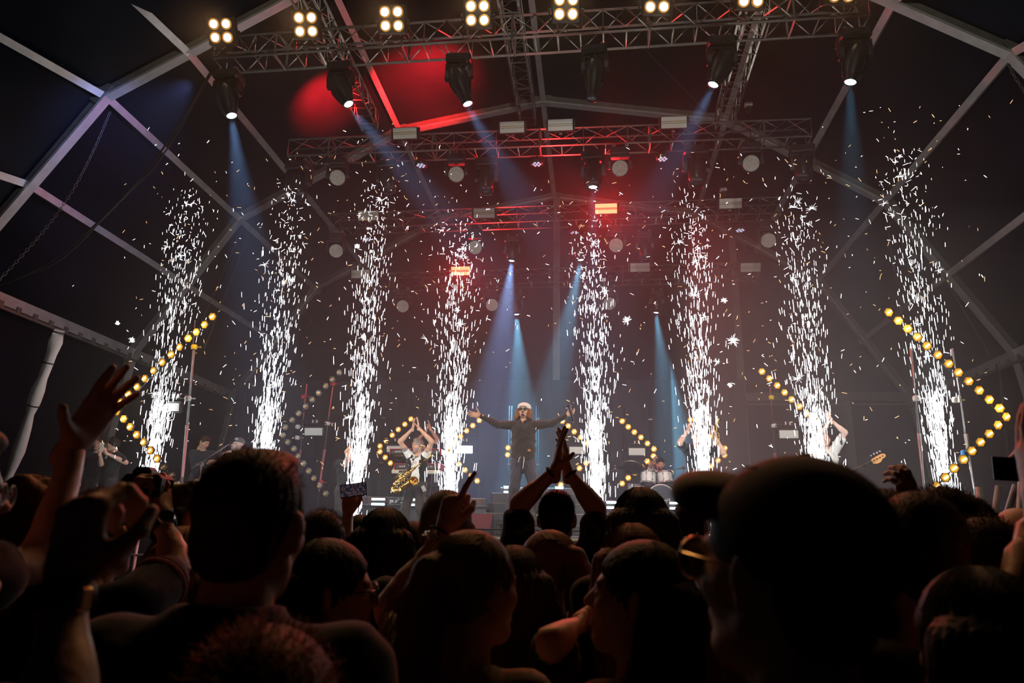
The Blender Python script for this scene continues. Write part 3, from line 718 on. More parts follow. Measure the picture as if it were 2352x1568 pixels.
# ---- hexagon lamps
def hexmesh(lit):
    R = 0.07; out = []
    b = MB(); b.lathe([(0.0, 0.075), (0.035, 0.07), (0.05, 0.03), (R * 1.05, 0.012), (R * 1.08, -0.012), (R * 0.98, -0.014)], (0, 0, 0), (0, 1, 0), 6, False); out.append(('housing', b.mesh('housing', M['black'])))
    b = MB(); d = (0, -1, 0)
    b.lathe([(R * 0.98, 0.0), (R * 0.86, 0.012), (R * 0.60, 0.022), (R * 0.45, 0.018), (R * 0.30, 0.02), (0.0, 0.018)], (0, 0, 0), d, 6, False); out.append(('faceted_lens', b.mesh('faceted_lens', M['amber' if lit == 2 else 'silverlens'])))
    b = MB(); c, s = math.cos(0.65), math.sin(0.65)
    b.prism([(-0.036 * c - 0.010 * s, -0.036 * s + 0.010 * c), (-0.036 * c + 0.010 * s, -0.036 * s - 0.010 * c), (0.036 * c + 0.010 * s, 0.036 * s - 0.010 * c), (0.036 * c - 0.010 * s, 0.036 * s + 0.010 * c)], 0.008, (0, -0.030, 0), (1, 0, 0), (0, 0, 1))
    out.append(('filament', b.mesh('filament', M['amber_core' if lit == 2 else 'amber_dim'])))
    return out
HM = {1: hexmesh(1), 2: hexmesh(2)}
CHEV = [
    ('outer left amber chevron', 2, 10.95, [(488, 727), (470, 745), (451, 762), (432, 777), (413, 797), (393, 814), (373, 832), (353, 851), (333, 869), (315, 888), (295, 905), (277, 923), (268, 945), (284, 962), (299, 980), (314, 998), (330, 1015), (346, 1034), (361, 1053)]),
    ('dark foot of the outer left chevron', 1, 10.95, [(376, 1072), (393, 1092), (408, 1111)]),
    ('silver chevron left of the third fountain', 1, 14.0, [(779, 855), (763, 871), (748, 886), (732, 902), (717, 917), (702, 933), (686, 949), (671, 964), (655, 981), (650, 999), (661, 1015), (675, 1030), (685, 1047), (697, 1064), (709, 1081), (721, 1098), (734, 1115), (748, 1133)]),
    ('amber chevron around the saxophonist, upper arm', 2, 16.4, [(944, 962), (930, 974), (915, 986), (901, 999), (887, 1012), (873, 1024), (873, 1037), (885, 1050), (897, 1063), (909, 1077), (921, 1090)]),
    ('amber chevron between saxophonist and singer', 2, 16.4, [(1101, 965), (1086, 977), (1072, 989), (1058, 1002), (1044, 1015), (1030, 1028), (1029, 1041), (1041, 1053), (1055, 1066), (1068, 1079), (1082, 1092), (1096, 1104)]),
    ('amber pair beside the singer\'s hip', 2, 16.4, [(1167, 1028), (1166, 1044)]),
    ('amber chevron right of the singer', 2, 16.4, [(1292, 967), (1305, 978), (1319, 991), (1334, 1004), (1347, 1017), (1361, 1030), (1360, 1046), (1346, 1063), (1331, 1075), (1316, 1088), (1302, 1101), (1288, 1113)]),
    ('amber chevron left of the drummer', 2, 16.4, [(1429, 967), (1443, 980), (1457, 992), (1472, 1004), (1487, 1018), (1502, 1031), (1501, 1047), (1487, 1059), (1473, 1072), (1458, 1085), (1443, 1097), (1429, 1110)]),
    ('amber chevron behind the trumpet player', 2, 16.4, [(1586, 964), (1602, 977), (1617, 990), (1632, 1002), (1646, 1016), (1665, 1029), (1664, 1045), (1649, 1057), (1634, 1070)]),
    ('amber chevron left of the bass player', 2, 14.0, [(1750, 853), (1767, 869), (1785, 885), (1802, 901), (1818, 917), (1836, 933), (1853, 950), (1870, 967)]),
    ('outer right amber chevron', 2, 10.95, [(2041, 717), (2063, 736), (2085, 755), (2107, 774), (2129, 794), (2154, 815), (2179, 835), (2201, 855), (2225, 875), (2249, 896), (2272, 917), (2296, 937), (2311, 957), (2292, 976), (2272, 996), (2252, 1015), (2232, 1035), (2213, 1055), (2191, 1075), (2171, 1096), (2151, 1116), (2130, 1137)])]
for (lb, lit, Y, pts) in CHEV:
    P = [PY(u, v, Y) for u, v in pts]; n = len(pts)
    for i, p in enumerate(P):
        r = empty('hexagon_lamp', tuple(p), (math.radians(10), 0, math.radians(random.uniform(-8, 8))), '%s hexagon lamp, %s from top of the %s' % ('lit' if lit == 2 else 'unlit', (ORD + ['twenty-second'])[i], lb), 'lamp', 'hexagon lamps of the ' + lb)
        k = 1.0 if Y < 12 else 1.02
        for nme, me in HM[lit]: inst(nme, me, r, scale=(k,) * 3)
    b = MB()
    for i in range(n - 1):
        p, q = P[i] + np.array((0, 0.07, 0)), P[i + 1] + np.array((0, 0.07, 0)); b.path([p * (1 - t) + q * t - np.array((0, 0, 0.03 * 4 * t * (1 - t))) for t in (0, 0.25, 0.5, 0.75, 1)], 0.009, 5)
    o = b.build('lamp_string', M['rubber']); tag(o, 'black cable string carrying the lamps of the ' + lb.split(', dark')[0], 'cable')
    p0 = [P[0]] if len(P) < 3 else [P[1], P[len(P) // 2]]
# a few soft lights so the chevrons glow in the haze
for p in (PY(290, 940, 10.8), PY(440, 770, 10.8), PY(2290, 940, 10.8), PY(2080, 745, 10.8)): point('amber_glow_light', p, 5, (1, 0.55, 0.15), 0.05)
# ---- stands with poles
def stand(pts, Y, label, r=0.028, clamps=()):
    P = [PY(u, v, Y) for u, v in pts]; base = P[-1].copy()
    g = P[-1] + (P[-1] - P[0]) * 0.0; d = P[0] - P[-1]; t = (P[-1][2] - ST) / max(d[2], 0.1); foot = P[-1] - d * t
    rt = empty('lighting_stand', (foot[0], foot[1], ST), label=label, cat='stand'); o = np.array(rt.location)
    b = MB(); b.tube(foot - o, foot + (P[0] - foot) * 0.55 - o, r * 1.25, 10); b.build('lower_tube', M['steel'], rt)
    b = MB(); b.tube(foot + (P[0] - foot) * 0.55 - o, P[0] - o, r * 0.85, 10); b.build('upper_tube', M['steel'], rt)
    for k in range(3):
        a = k * 2 * PI / 3 + 0.4; b = MB(); b.tube((0, 0, 0.45), (0.5 * math.cos(a), 0.5 * math.sin(a), 0.02), 0.014, 6); b.build('leg', M['steel'], rt)
    for (u, v, c) in clamps:
        p = PY(u, v, Y) - o; b = MB(); b.lathe([(r * 1.7, -0.04), (r * 2.2, -0.02), (r * 2.2, 0.02), (r * 1.7, 0.04)], p, (0, 0, 1), 10); b.path([p + V_((-.03, 0, 0)), p + V_((0.12, 0, 0))], 0.014, 8); b.build('clamp', c, rt)
M['red_tape'] = mat('red_tape', (0.5, 0.03, 0.03), 0.5); M['yel_tape'] = mat('yellow_tape', (0.65, 0.5, 0.03), 0.5); M['pale_clamp'] = mat('pale_clamp', (0.7, 0.7, 0.68), 0.4); M['blue_tape'] = mat('blue_tape', (0.05, 0.25, 0.6), 0.5)
stand([(447, 792), (413, 1160)], 11.1, 'tall grey lighting stand right of the leftmost spark fountain, taped yellow at the top', 0.024, ((446, 797, M['yel_tape']), (432, 915, M['pale_clamp']), (415, 1130, M['pale_clamp'])))
stand([(448, 735), (443, 800)], 11.6, 'thin stand top rising behind the yellow-taped stand at left', 0.014)
stand([(704, 882), (683, 1100)], 14.1, 'shorter stand carrying the unlit silver chevron, with red tape', 0.024, ((697, 911, M['red_tape']), (684, 980, M['pale_clamp']), (683, 1005, M['pale_clamp'])))
stand([(765, 880), (726, 1175)], 14.1, 'taller red-taped stand right of the unlit silver chevron', 0.026, ((764, 881, M['red_tape']), (752, 972, M['pale_clamp']), (736, 1108, M['red_tape'])))
stand([(1769, 880), (1782, 1060)], 14.1, 'stand with yellow clamp left of the bass player', 0.024, ((1772, 913, M['yel_tape']), (1778, 977, M['pale_clamp'])))
stand([(2092, 800), (2130, 1200)], 11.1, 'left stand of the outer right amber chevron', 0.022, ((2104, 915, M['pale_clamp']),))
stand([(2188, 800), (2245, 1170)], 11.1, 'right stand of the outer right amber chevron', 0.024, ((2195, 918, M['pale_clamp']), (2216, 1040, M['blue_tape'])))
# ---- white LED wall panels on brackets
def wpanel(u, v, w, h, Y, label, lit=False):
    c = PY(u, v, Y); k = DEP(c) / F; W, H = w * k, h * k; r = empty('led_floodlight', tuple(c), (math.radians(8), 0, 0), label, 'stage light')
    b = MB(); b.bbox((0, 0.04, 0), (W + 0.05, 0.07, H + 0.06), 0.012); b.build('housing', M['black'], r)
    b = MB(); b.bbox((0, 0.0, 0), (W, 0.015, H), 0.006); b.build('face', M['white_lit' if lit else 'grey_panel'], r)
    b = MB()
    b.path([(-W / 2 - 0.05, 0.05, 0), (-W / 2 - 0.05, 0.07, H / 2 + 0.09), (W / 2 + 0.05, 0.07, H / 2 + 0.09), (W / 2 + 0.05, 0.05, 0)], 0.013, 6); b.build('yoke', M['black'], r)
    b = MB(); b.tube((-W * 0.9, 0.09, H / 2 + 0.14), (W * 0.9, 0.09, H / 2 + 0.14), 0.02, 8); b.build('crossbar', M['black'], r)
    for x in (-0.04, 0.04):
        b = MB(); b.box((x, 0.06, H / 2 + 0.13), (0.025, 0.05, 0.06)); b.build('clamp', M['alu'], r)
wpanel(399, 935, 26, 18, 11.3, 'pale unlit LED panel behind the leftmost spark fountain')
wpanel(720, 991, 42, 17, 14.0, 'pale unlit LED panel between the two stands at left')
wpanel(910, 1031, 44, 14, 15.4, 'pale unlit LED panel behind the saxophonist\'s raised arm')
wpanel(1067, 1032, 37, 17, 16.42, 'dazzling white lit LED panel between the saxophonist and the singer', True)
wpanel(1326, 1034, 36, 16, 16.42, 'pale unlit LED panel right of the singer, above the raised hands')
wpanel(1463, 1037, 37, 16, 16.42, 'pale unlit LED panel above left of the drummer')
wpanel(1812, 997, 42, 18, 14.0, 'pale unlit LED panel left of the bass player')
# ================================================================== INSTRUMENTS
def text(name, s, size, m, parent, loc, rot, ext=0.0015):
    c = bpy.data.curves.new(name, 'FONT'); c.body = s; c.size = size; c.extrude = ext; c.align_x = 'CENTER'; c.align_y = 'CENTER'; c.resolution_u = 3
    c.materials.append(m); o = bpy.data.objects.new(name, c); COL.objects.link(o); me = bpy.data.meshes.new_from_object(o.evaluated_get(bpy.context.evaluated_depsgraph_get())); me.name = name; bpy.data.objects.remove(o); o = bpy.data.objects.new(name, me); lin(o); o.parent = parent; o.location = loc; o.rotation_euler = rot; return o
M['key_red'] = mat('signal_red_casework', (0.45, 0.02, 0.05), 0.4); M['ivory'] = mat('ivory_keys', (0.75, 0.73, 0.68), 0.3); M['lett'] = mat('white_lettering', (0.8, 0.8, 0.8), 0.5)
def keyboard(u0, u1, v, Y, label, keysdown):
    a = PY(u0, v, Y); c = PY(u1, v, Y); W = c[0] - a[0]; r = empty('keyboard', tuple((a + c) / 2), (0, math.atan2(a[2] - c[2], W), 0), label, 'keyboard')
    b = MB(); b.bbox((0, 0.16, -0.05), (W, 0.32, 0.10), 0.015); b.build('casework', M['plastic'], r)
    b = MB(); b.bbox((0, 0.16, 0.008), (W + 0.01, 0.33, 0.018), 0.004); b.build('red_top_panel', M['key_red'], r)
    for sx in (-1, 1):
        b = MB(); b.bbox((sx * (W / 2 + 0.008), 0.16, -0.045), (0.02, 0.33, 0.12), 0.006); b.build('end_cheek', M['key_red'], r)
    b = MB()
    for i in range(42): b.box((-W / 2 + 0.05 + (W - 0.1) * (i + 0.5) / 42, 0.38, -0.02), ((W - 0.1) / 42 - 0.001, 0.14, 0.02))
    tag(b.build('white_keys', M['ivory'], r), kind='stuff')
    b = MB()
    for i in range(41):
        if i % 7 not in (2, 6): b.box((-W / 2 + 0.05 + (W - 0.1) * (i + 1.0) / 42, 0.35, -0.003), (0.010, 0.09, 0.016))
    tag(b.build('black_keys', M['plastic'], r), kind='stuff')
    text('lettering', 'nord stage', 0.062, M['lett'], r, (-W / 2 + 0.22, -0.003, -0.035), (PI / 2, 0, 0))
    b = MB()
    for i in range(4):
        b.box((W * 0.1 + i * 0.06, -0.004, -0.045), (0.03, 0.006, 0.03))
    tag(b.build('rear_sockets', M['steel'], r), kind='stuff')
    return r
keyboard(897, 1012, 1032, 14.3, 'upper red-topped keyboard with white lettering behind the saxophonist', 0)
keyboard(907, 1012, 1066, 14.25, 'lower red-topped keyboard on the stand behind the saxophonist', 1)
a = PY(899, 1083, 14.2); c = PY(1012, 1083, 14.2); W = c[0] - a[0]
r = empty('organ_shelf', tuple((a + c) / 2), label='pale shelf unit below the lower keyboard', cat='keyboard shelf')
b = MB(); b.bbox((0, 0.15, 0.0), (W, 0.3, 0.075), 0.01); b.build('case', M['panel'], r)
b = MB(); b.bbox((-W / 2 + 0.25, -0.003, 0.0), (0.2, 0.01, 0.045), 0.004); b.build('badge_plate', M['plastic'], r)
r = empty('keyboard_stand', (((a + c) / 2)[0], 14.4, zL), label='black frame stand carrying both keyboards', cat='keyboard stand')
for sx in (-1, 1):
    for y in (-0.1, 0.18):
        b = MB(); b.tube((sx * W * 0.38, y, 0), (sx * W * 0.38, y, 0.98), 0.018, 8); b.build('leg', M['black'], r)
    for z in (0.50, 0.65, 0.93):
        b = MB(); b.tube((sx * W * 0.38, -0.2, z), (sx * W * 0.38, 0.3, z), 0.016, 8); b.build('arm', M['black'], r)
for z in (0.45, 0.9):
    b = MB(); b.tube((-W * 0.38, 0.18, z), (W * 0.38, 0.18, z), 0.016, 8); b.build('crossbar', M['black'], r)
# ---- drum kit (each drum and cymbal its own thing)
M['drumwhite'] = mat('white_drum_shell', (0.72, 0.75, 0.74), 0.3); M['skinhead'] = mat('drum_head', (0.7, 0.7, 0.68), 0.5); M['bassd'] = mat('dark_blue_front_head', (0.02, 0.028, 0.05), 0.35)
M['bronze'] = mat('bronze_cymbal', (0.35, 0.22, 0.08), 0.28, 0.9); M['bronze_dark'] = mat('tarnished_cymbal', (0.12, 0.11, 0.08), 0.35, 0.8)
def drum(c, R, L, d, label, m='drumwhite', name='tom_drum', lugs=8, legs=False, base=None):
    r = empty(name, tuple(c), label=label, cat='drum'); d = nrm(d); s, t, _ = frame(d)
    b = MB(); b.lathe([(R, -L / 2), (R, L / 2)], (0, 0, 0), d, 28); b.build('shell', M[m], r)
    for sg in (-1, 1):
        b = MB(); b.lathe([(R * 1.0, sg * (L / 2 - 0.02)), (R * 1.06, sg * (L / 2 - 0.02)), (R * 1.07, sg * (L / 2 + 0.008)), (R * 1.0, sg * (L / 2 + 0.010))], (0, 0, 0), d, 28); b.build('hoop', M['chrome' if name != 'bass_drum' else 'drumwhite'], r)
        b = MB(); b.lathe([(R, sg * L / 2), (0, sg * (L / 2 + 0.001))], (0, 0, 0), d, 28); b.build('head', M['skinhead' if name != 'bass_drum' and sg > 0 else 'bassd'], r)
    for k in range(lugs):
        a = 2 * PI * k / lugs + 0.3; o = (math.cos(a) * s + math.sin(a) * t) * R * 1.03
        b = MB(); b.tube(o - d * L * 0.48, o + d * L * 0.48, 0.006, 6); b.ell(o - d * L * 0.25, 0.016, 8, 6); b.ell(o + d * L * 0.25, 0.016, 8, 6); b.build('lug', M['chrome'], r)
    if legs:
        for k in range(3):
            a = 2 * PI * k / 3 + 0.5; o = np.array((math.cos(a) * R * 1.08, math.sin(a) * R * 1.08, 0)); b = MB(); b.tube(o + (0, 0, 0.08), o * 1.05 + np.array((0, 0, base - c[2])), 0.008, 6); b.build('leg', M['chrome'], r)
    return r
def k_(Y, u, v): return PY(u, v, Y)
kick = drum(np.array((PY(1517, 1150, 14.3)[0], 14.3, zR + 0.262)), 0.255, 0.40, (0, -1, 0), 'round bass drum with dark front head and white comb emblem, behind the long-haired woman', 'drumwhite', 'bass_drum', 8)
b = MB(); cs = math.cos(0.45); sn = math.sin(0.45)
def rp(x, z, w, h, ang):
    c_, s_ = math.cos(ang), math.sin(ang); b.prism([(x + c_ * i * w / 2 - s_ * j * h / 2, z + s_ * i * w / 2 + c_ * j * h / 2) for i, j in ((-1, -1), (1, -1), (1, 1), (-1, 1))], 0.006, (0, -0.2035, 0), (1, 0, 0), (0, 0, 1))
rp(0.03, -0.035, 0.26, 0.022, 0.28)
for i, x in enumerate((-0.06, -0.015, 0.03, 0.075)): rp(x + 0.03, -0.085 + 0.013 * i, 0.022, 0.085, 0.5)
rp(0.165, -0.045, 0.022, 0.13, 0.7)
b.build('emblem', M['lett'], kick)
T1c = PY(1489, 1098, 14.25); T2c = PY(1527, 1098, 14.25)
drum(T1c, 0.142, 0.22, (0.08, 0.22, 1), 'white rack tom with chrome rims, the left of the two above the bass drum'); drum(T2c, 0.142, 0.21, (-0.08, 0.22, 1), 'white rack tom with chrome rims, the right of the two above the bass drum')
drum(np.array((PY(1553, 1122, 14.75)[0], 14.75, zR + 0.32)), 0.19, 0.34, (0, 0, 1), 'floor tom with chrome legs right of the bass drum', 'bassd', 'floor_tom', 8, True, zR)
drum(np.array((PY(1462, 1118, 14.9)[0], 14.9, zR + 0.52)), 0.165, 0.14, (0, -0.1, 1), 'white snare drum left of the bass drum, behind the rack tom', 'drumwhite', 'snare_drum', 8)
r = empty('snare_stand', (PY(1462, 1118, 14.9)[0], 14.9, zR), label='chrome folding stand under the snare drum', cat='drum hardware')
b = MB(); b.tube((0, 0, .15), (0, 0, .44), .012, 8); b.build('tube', M['chrome'], r)
for k in range(3):
    b = MB(); b.tube((0, 0, .25), (.22 * math.cos(k * 2.09), .22 * math.sin(k * 2.09), .0), .008, 6); b.build('leg', M['chrome'], r); b = MB(); b.tube((0, 0, .36), (.15 * math.cos(k * 2.09), .15 * math.sin(k * 2.09), .45), .007, 6); b.build('basket_arm', M['chrome'], r)
r = empty('tom_holder', (PY(1508, 1120, 14.3)[0], 14.32, zR + 0.50), label='chrome double tom holder on top of the bass drum', cat='drum hardware')
for sx in (-1, 1):
    b = MB(); b.tube((sx * 0.03, 0, 0.0), (sx * 0.035, 0, 0.40), 0.012, 8); b.path([(sx * 0.035, 0, 0.36), (sx * 0.07, 0, 0.38), (sx * 0.11, 0.0, 0.36)], 0.009, 6); b.build('post', M['chrome'], r)
def cymbal(u, v, Y, R, tilt, yaw, label, m='bronze_dark', foot=None, base=None, hh=False):
    c = PY(u, v, Y); r = empty('cymbal', tuple(c), (math.radians(tilt), math.radians(yaw), 0), label, 'cymbal')
    for k in ((0, 1) if hh else (0,)):
        b = MB(); sg = -1 if k else 1; z0 = -0.03 * k
        b.lathe([(0.0, z0 + sg * 0.028), (R * 0.12, z0 + sg * 0.024), (R * 0.2, z0 + sg * 0.008), (R * 0.6, z0 + 0.0), (R, z0 - sg * 0.012), (R * 0.6, z0 - sg * 0.003), (R * 0.2, z0 + sg * 0.004), (0, z0 + sg * 0.02)], (0, 0, 0), (0, 0, 1), 32); b.build('plate', M[m], r)
    b = MB(); b.lathe([(0.02, 0.02), (0.02, 0.04), (0.008, 0.045), (0.006, 0.09)], (0, 0, 0), (0, 0, 1), 10); b.build('wing_nut', M['chrome'], r)
    s_ = empty('cymbal_stand', (c[0], c[1], base), label='chrome stand of the ' + label.split(' at ')[0] + (' of the toms' if False else ''), cat='drum hardware'); H = c[2] - base
    b = MB(); b.tube((0, 0, 0.12), (0, 0, H * 0.6), 0.014, 8); b.build('lower_tube', M['chrome'], s_); b = MB(); b.tube((0, 0, H * 0.55), (0, 0, H - 0.01), 0.009, 8); b.build('upper_tube', M['chrome'], s_)
    b = MB(); b.lathe([(0.02, -0.03), (0.024, 0), (0.02, 0.03)], (0, 0, H * 0.58), (0, 0, 1), 8); b.build('clamp', M['chrome'], s_)
    for k in range(3):
        a = k * 2 * PI / 3; b = MB(); b.tube((0, 0, 0.32), (0.25 * math.cos(a), 0.25 * math.sin(a), 0.01), 0.008, 6); b.build('leg', M['chrome'], s_)
cymbal(1413, 1079, 14.2, 0.20, 3, 0, 'flat dark cymbal with orange tip at the left of the kit', base=zR, hh=True)
cymbal(1451, 1072, 14.3, 0.235, -28, 8, 'large tilted dark cymbal left of the rack toms', base=zR)
cymbal(1570, 1075, 14.4, 0.19, 6, -4, 'greenish cymbal at the right of the kit', base=zR)
# ---- microphone on stands
def micstand(base, joint, tip, tail, Y, label, floor, mic=True, straight=False):
    J = PY(*joint, Y); Tp = PY(*tip, Y); r = empty('microphone_stand', (J[0], Y, floor), label=label, cat='microphone stand'); o = np.array(r.location)
    b = MB(); b.tube((0, 0, 0.03), J - o, 0.013, 8); b.build('pole', M['steel'], r)
    b = MB(); b.lathe([(0.14, 0), (0.14, 0.012), (0.03, 0.03)], (0, 0, 0), (0, 0, 1), 18); b.build('base', M['black'], r)
    if not straight:
        Tl = PY(*tail, Y); b = MB(); b.tube(Tl - o, Tp - o, 0.009, 8); b.build('boom', M['steel'], r)
        b = MB(); b.tube(Tl - o, Tl - o + (Tp - Tl) * 0.16, 0.020, 10); b.build('counterweight', M['steel'], r)
        b = MB(); b.lathe([(0.03, -0.02), (0.035, 0), (0.03, 0.02)], J - o, (0, 1, 0), 10); b.build('clutch', M['alu'], r)
    d = nrm((Tp - J) if not straight else (0.0, 0.3, 1.0)); q = Tp - o
    b = MB(); b.lathe([(0.013, -0.02), (0.017, 0.0), (0.018, 0.1)], q, d, 12); h = b.build('microphone_body', M['black'], r)
    b = MB(); b.ell(q + d * 0.125, 0.028, 12, 8); b.build('microphone_grille', M['steel'], h)
micstand(None, (463, 1066), (529, 1018), (442, 1075), 11.9, 'silver boom microphone stand slanting up to the capped guitarist at left', ST)
micstand(None, (1938, 1066), (1933, 1018), None, 11.6, 'straight microphone stand in front of the bass player\'s raised sleeve', ST, straight=True)
# ---- stage monitors
def wedge(u, v, Y, label, W=0.52, yaw=0):
    p = PY(u, v, Y); r = empty('stage_monitor', (p[0], Y, ST), (0, 0, yaw), label, 'speaker')
    b = MB(); b.prism([(-0.22, 0), (0.24, 0), (0.20, 0.32), (0.06, 0.36), (-0.24, 0.12)], W, (0, 0, 0), (0, 1, 0), (0, 0, 1)); b.build('cabinet', M['black'], r)
    b = MB(); b.prism([(0.225, 0.03), (0.24, 0.03), (0.205, 0.30), (0.19, 0.30)], W - 0.06, (0, 0.02, 0), (0, 1, 0), (0, 0, 1)); b.build('rear_plate', M['stage'], r)
wedge(1093, 1215, 11.9, 'angled black stage monitor left of the podium')
# amplifier racks at far left with small pale badges
r = empty('speaker_rack', (PY(398, 1170, 11.9)[0], 12.0, ST), label='stack of black speaker cabinets with pale badges behind the leftmost stand', cat='speaker')
for k in range(3):
    for sx in (0, 1):
        b = MB(); b.bbox((sx * 0.42 - 0.1, 0, 0.06 + k * 0.20), (0.40, 0.4, 0.185), 0.01); c_ = b.build('cabinet', M['black'], r)
        b = MB(); b.box((sx * 0.42 - 0.2, -0.205, 0.09 + k * 0.20), (0.05, 0.006, 0.04)); b.build('badge', M['lett'], c_)
        b = MB(); b.box((sx * 0.42 - 0.1, -0.203, 0.145 + k * 0.20), (0.40, 0.008, 0.012)); b.build('trim', M['steel'], c_)
# ---- pipes and rail at the far right
i = 0
for (u0, v0, u1, v1, Y, lb) in ((2248, 1118, 2258, 1215, 8.4, 'upright grey steel pipe, leftmost of the open-topped pipes at right'), (2294, 1116, 2280, 1215, 8.4, 'upright grey steel pipe, second of the open-topped pipes at right'),
                        (2333, 1114, 2304, 1210, 8.4, 'leaning grey steel pipe, third of the open-topped pipes at right'), (2346, 1106, 2341, 1210, 8.2, 'upright grey steel pipe at the right edge, below the phone')):
    a = PY(u0, v0, Y); c = PY(u1, v1, Y); t = (a[2]) / (a[2] - c[2]); f_ = a + (c - a) * min(t, 6); r = empty('steel_pipe', tuple(f_), label=lb, cat='pipe'); d = nrm(a - f_); o = np.array(r.location)
    b = MB(); b.lathe([(0.034, 0), (0.034, np.linalg.norm(a - f_)), (0.028, np.linalg.norm(a - f_)), (0.028, np.linalg.norm(a - f_) - 0.2)], (0, 0, 0), d, 14); b.build('tube', M['steel'], r)
    b = MB(); b.lathe([(0.045, 0.02), (0.045, 0.06)], (0, 0, 0), d, 12); b.build('foot_collar', M['alu_dark'], r)
# crowd barrier in the pit
br = empty('crowd_barrier', (AX, 8.3, 0), label='grey steel crowd barrier in the pit, glimpsed at right', cat='barrier')
for i in range(12):
    x = -6.6 + i * 1.2
    b = MB(); b.tube((x, 0, 0), (x, 0, 1.78), 0.022, 8); b.build('post', M['steel'], br)
for z in (1.0, 1.40, 1.76):
    b = MB(); b.tube((-6.6, 0, z), (6.9, 0, z), 0.02, 8); b.build('rail', M['steel'], br)

# ================================================================== FOUNTAINS OF SPARKS
FN = ['first fountain of white sparks, at the far left before the amber chevron', 'second fountain of white sparks, rising above the short-haired man\'s head', 'third fountain of white sparks, with the tattooed man behind it', 'fourth fountain of white sparks, between the saxophonist and the singer',
      'fifth fountain of white sparks, just right of the singer', 'sixth fountain of white sparks, in front of the trumpet player', 'seventh fountain of white sparks, in front of the bass player', 'eighth fountain of white sparks, tallest, at the far right']
def octa(L, c, d, r, l):
    s, t, d = frame(d); V, Fc = L; b = len(V)
    V += [c - d * l, c - d * l * 0.7 + s * r, c - d * l * 0.7 + (t * 0.87 - s * 0.5) * r, c - d * l * 0.7 - (t * 0.87 + s * 0.5) * r,
          c + d * l * 0.7 + s * r, c + d * l * 0.7 + (t * 0.87 - s * 0.5) * r, c + d * l * 0.7 - (t * 0.87 + s * 0.5) * r, c + d * l]
    for a, e, f in ((1, 2, 0), (2, 3, 0), (3, 1, 0), (5, 4, 7), (6, 5, 7), (4, 6, 7)): Fc.append((b + a, b + e, b + f))
    for a, e, f, g in ((1, 4, 5, 2), (2, 5, 6, 3), (3, 6, 4, 1)): Fc.append((b + a, b + e, b + f, b + g))
for fi, (x0, y0, z0, z1) in enumerate(FPOS):
    g = np.random.default_rng(100 + fi); A = ([], []); B = ([], []); Hh = z1 - z0
    N = 1000
    for k in range(N):
        t = g.beta(1.05, 1.25) if k % 4 else g.beta(0.8, 3.2)
        t = min(t, 1.0); sp = 0.035 + 0.50 * t ** 0.75 * (1 - 0.25 * t); 
        if k % 12 == 0: sp *= 1.7
        ox = g.normal() * sp * 0.5; oy = g.normal() * sp * 0.45; h = t * Hh * (1 - 0.06 * abs(ox) / max(sp, 0.1)) + (g.normal() * 0.12 if t > 0.5 else 0)
        c = np.array((x0 + ox, y0 + oy, z0 + max(h, 0)))
        if t > 0.8 and g.random() < 0.5: d = nrm(g.normal(size=3)); l = g.uniform(0.015, 0.05)
        else: d = nrm((ox * 0.22 + g.normal() * 0.03, oy * 0.2, 1.0 if g.random() < 0.8 else 0.7)); l = g.uniform(0.022, 0.075) * (1.35 - 0.9 * t) + 0.006
        r = g.uniform(0.0031, 0.0063) * (1.15 - 0.35 * t)
        octa(A, c, d, r, l)
    for k in range(280):                                   # dense core near the nozzle
        t = g.uniform(0, .34); sp = .035 + .30 * t; c = np.array((x0 + g.normal() * sp * .5, y0 + g.normal() * sp * .5, z0 + t * Hh)); octa(A, c, nrm((g.normal() * .05, g.normal() * .05, 1)), g.uniform(.0035, .007), g.uniform(.04, .10))
    for k in range(150):                                   # strays and cooling sparks
        t = g.uniform(0.15, 1.12); c = np.array((x0 + g.normal() * (0.35 + 0.3 * t), y0 + g.normal() * 0.4, z0 + t * Hh))
        octa(B if g.random() < 0.55 else A, c, nrm(g.normal(size=3) + np.array((0, 0, 0.5))), g.uniform(0.0025, 0.0055), g.uniform(0.01, 0.045))
    for k in range(9):                                     # crackling star bursts
        t = g.uniform(0.25, 0.97); c = np.array((x0 + g.normal() * 0.17, y0 - 0.1 + g.normal() * 0.15, z0 + t * Hh)); R = g.uniform(0.05, 0.13)
        for q in range(int(g.integers(9, 18))):
            d = nrm(g.normal(size=3)); rr = R * g.uniform(0.4, 1.0); octa(A, c + d * rr * 0.5, d, 0.0017, rr * 0.5)
        octa(A, c, (0, 0, 1), 0.010, 0.012)
    rt = empty('spark_fountain', (x0, y0, ST), label=FN[fi], cat='spark fountain')
    for (V, Fc), m, nm_ in ((A, 'spark', 'white_sparks'), (B, 'spark_warm', 'orange_sparks')):
        b = MB(); b._add([v - np.array((x0, y0, ST)) for v in V], Fc, False); tag(b.build(nm_, M[m], rt), kind='stuff')
    r = empty('spark_machine', (x0, y0, ST), label='squat black spark machine at the stage edge under the ' + FN[fi].split(',')[0], cat='spark machine')
    b = MB(); b.bbox((0, 0, 0.02), (0.20, 0.24, 0.04), 0.008); b.build('case', M['black'], r); b = MB(); b.lathe([(0.035, 0.04), (0.045, 0.045), (0.045, 0.055), (0.02, 0.055)], (0, 0, 0), (0, 0, 1), 14); b.build('nozzle', M['steel'], r)
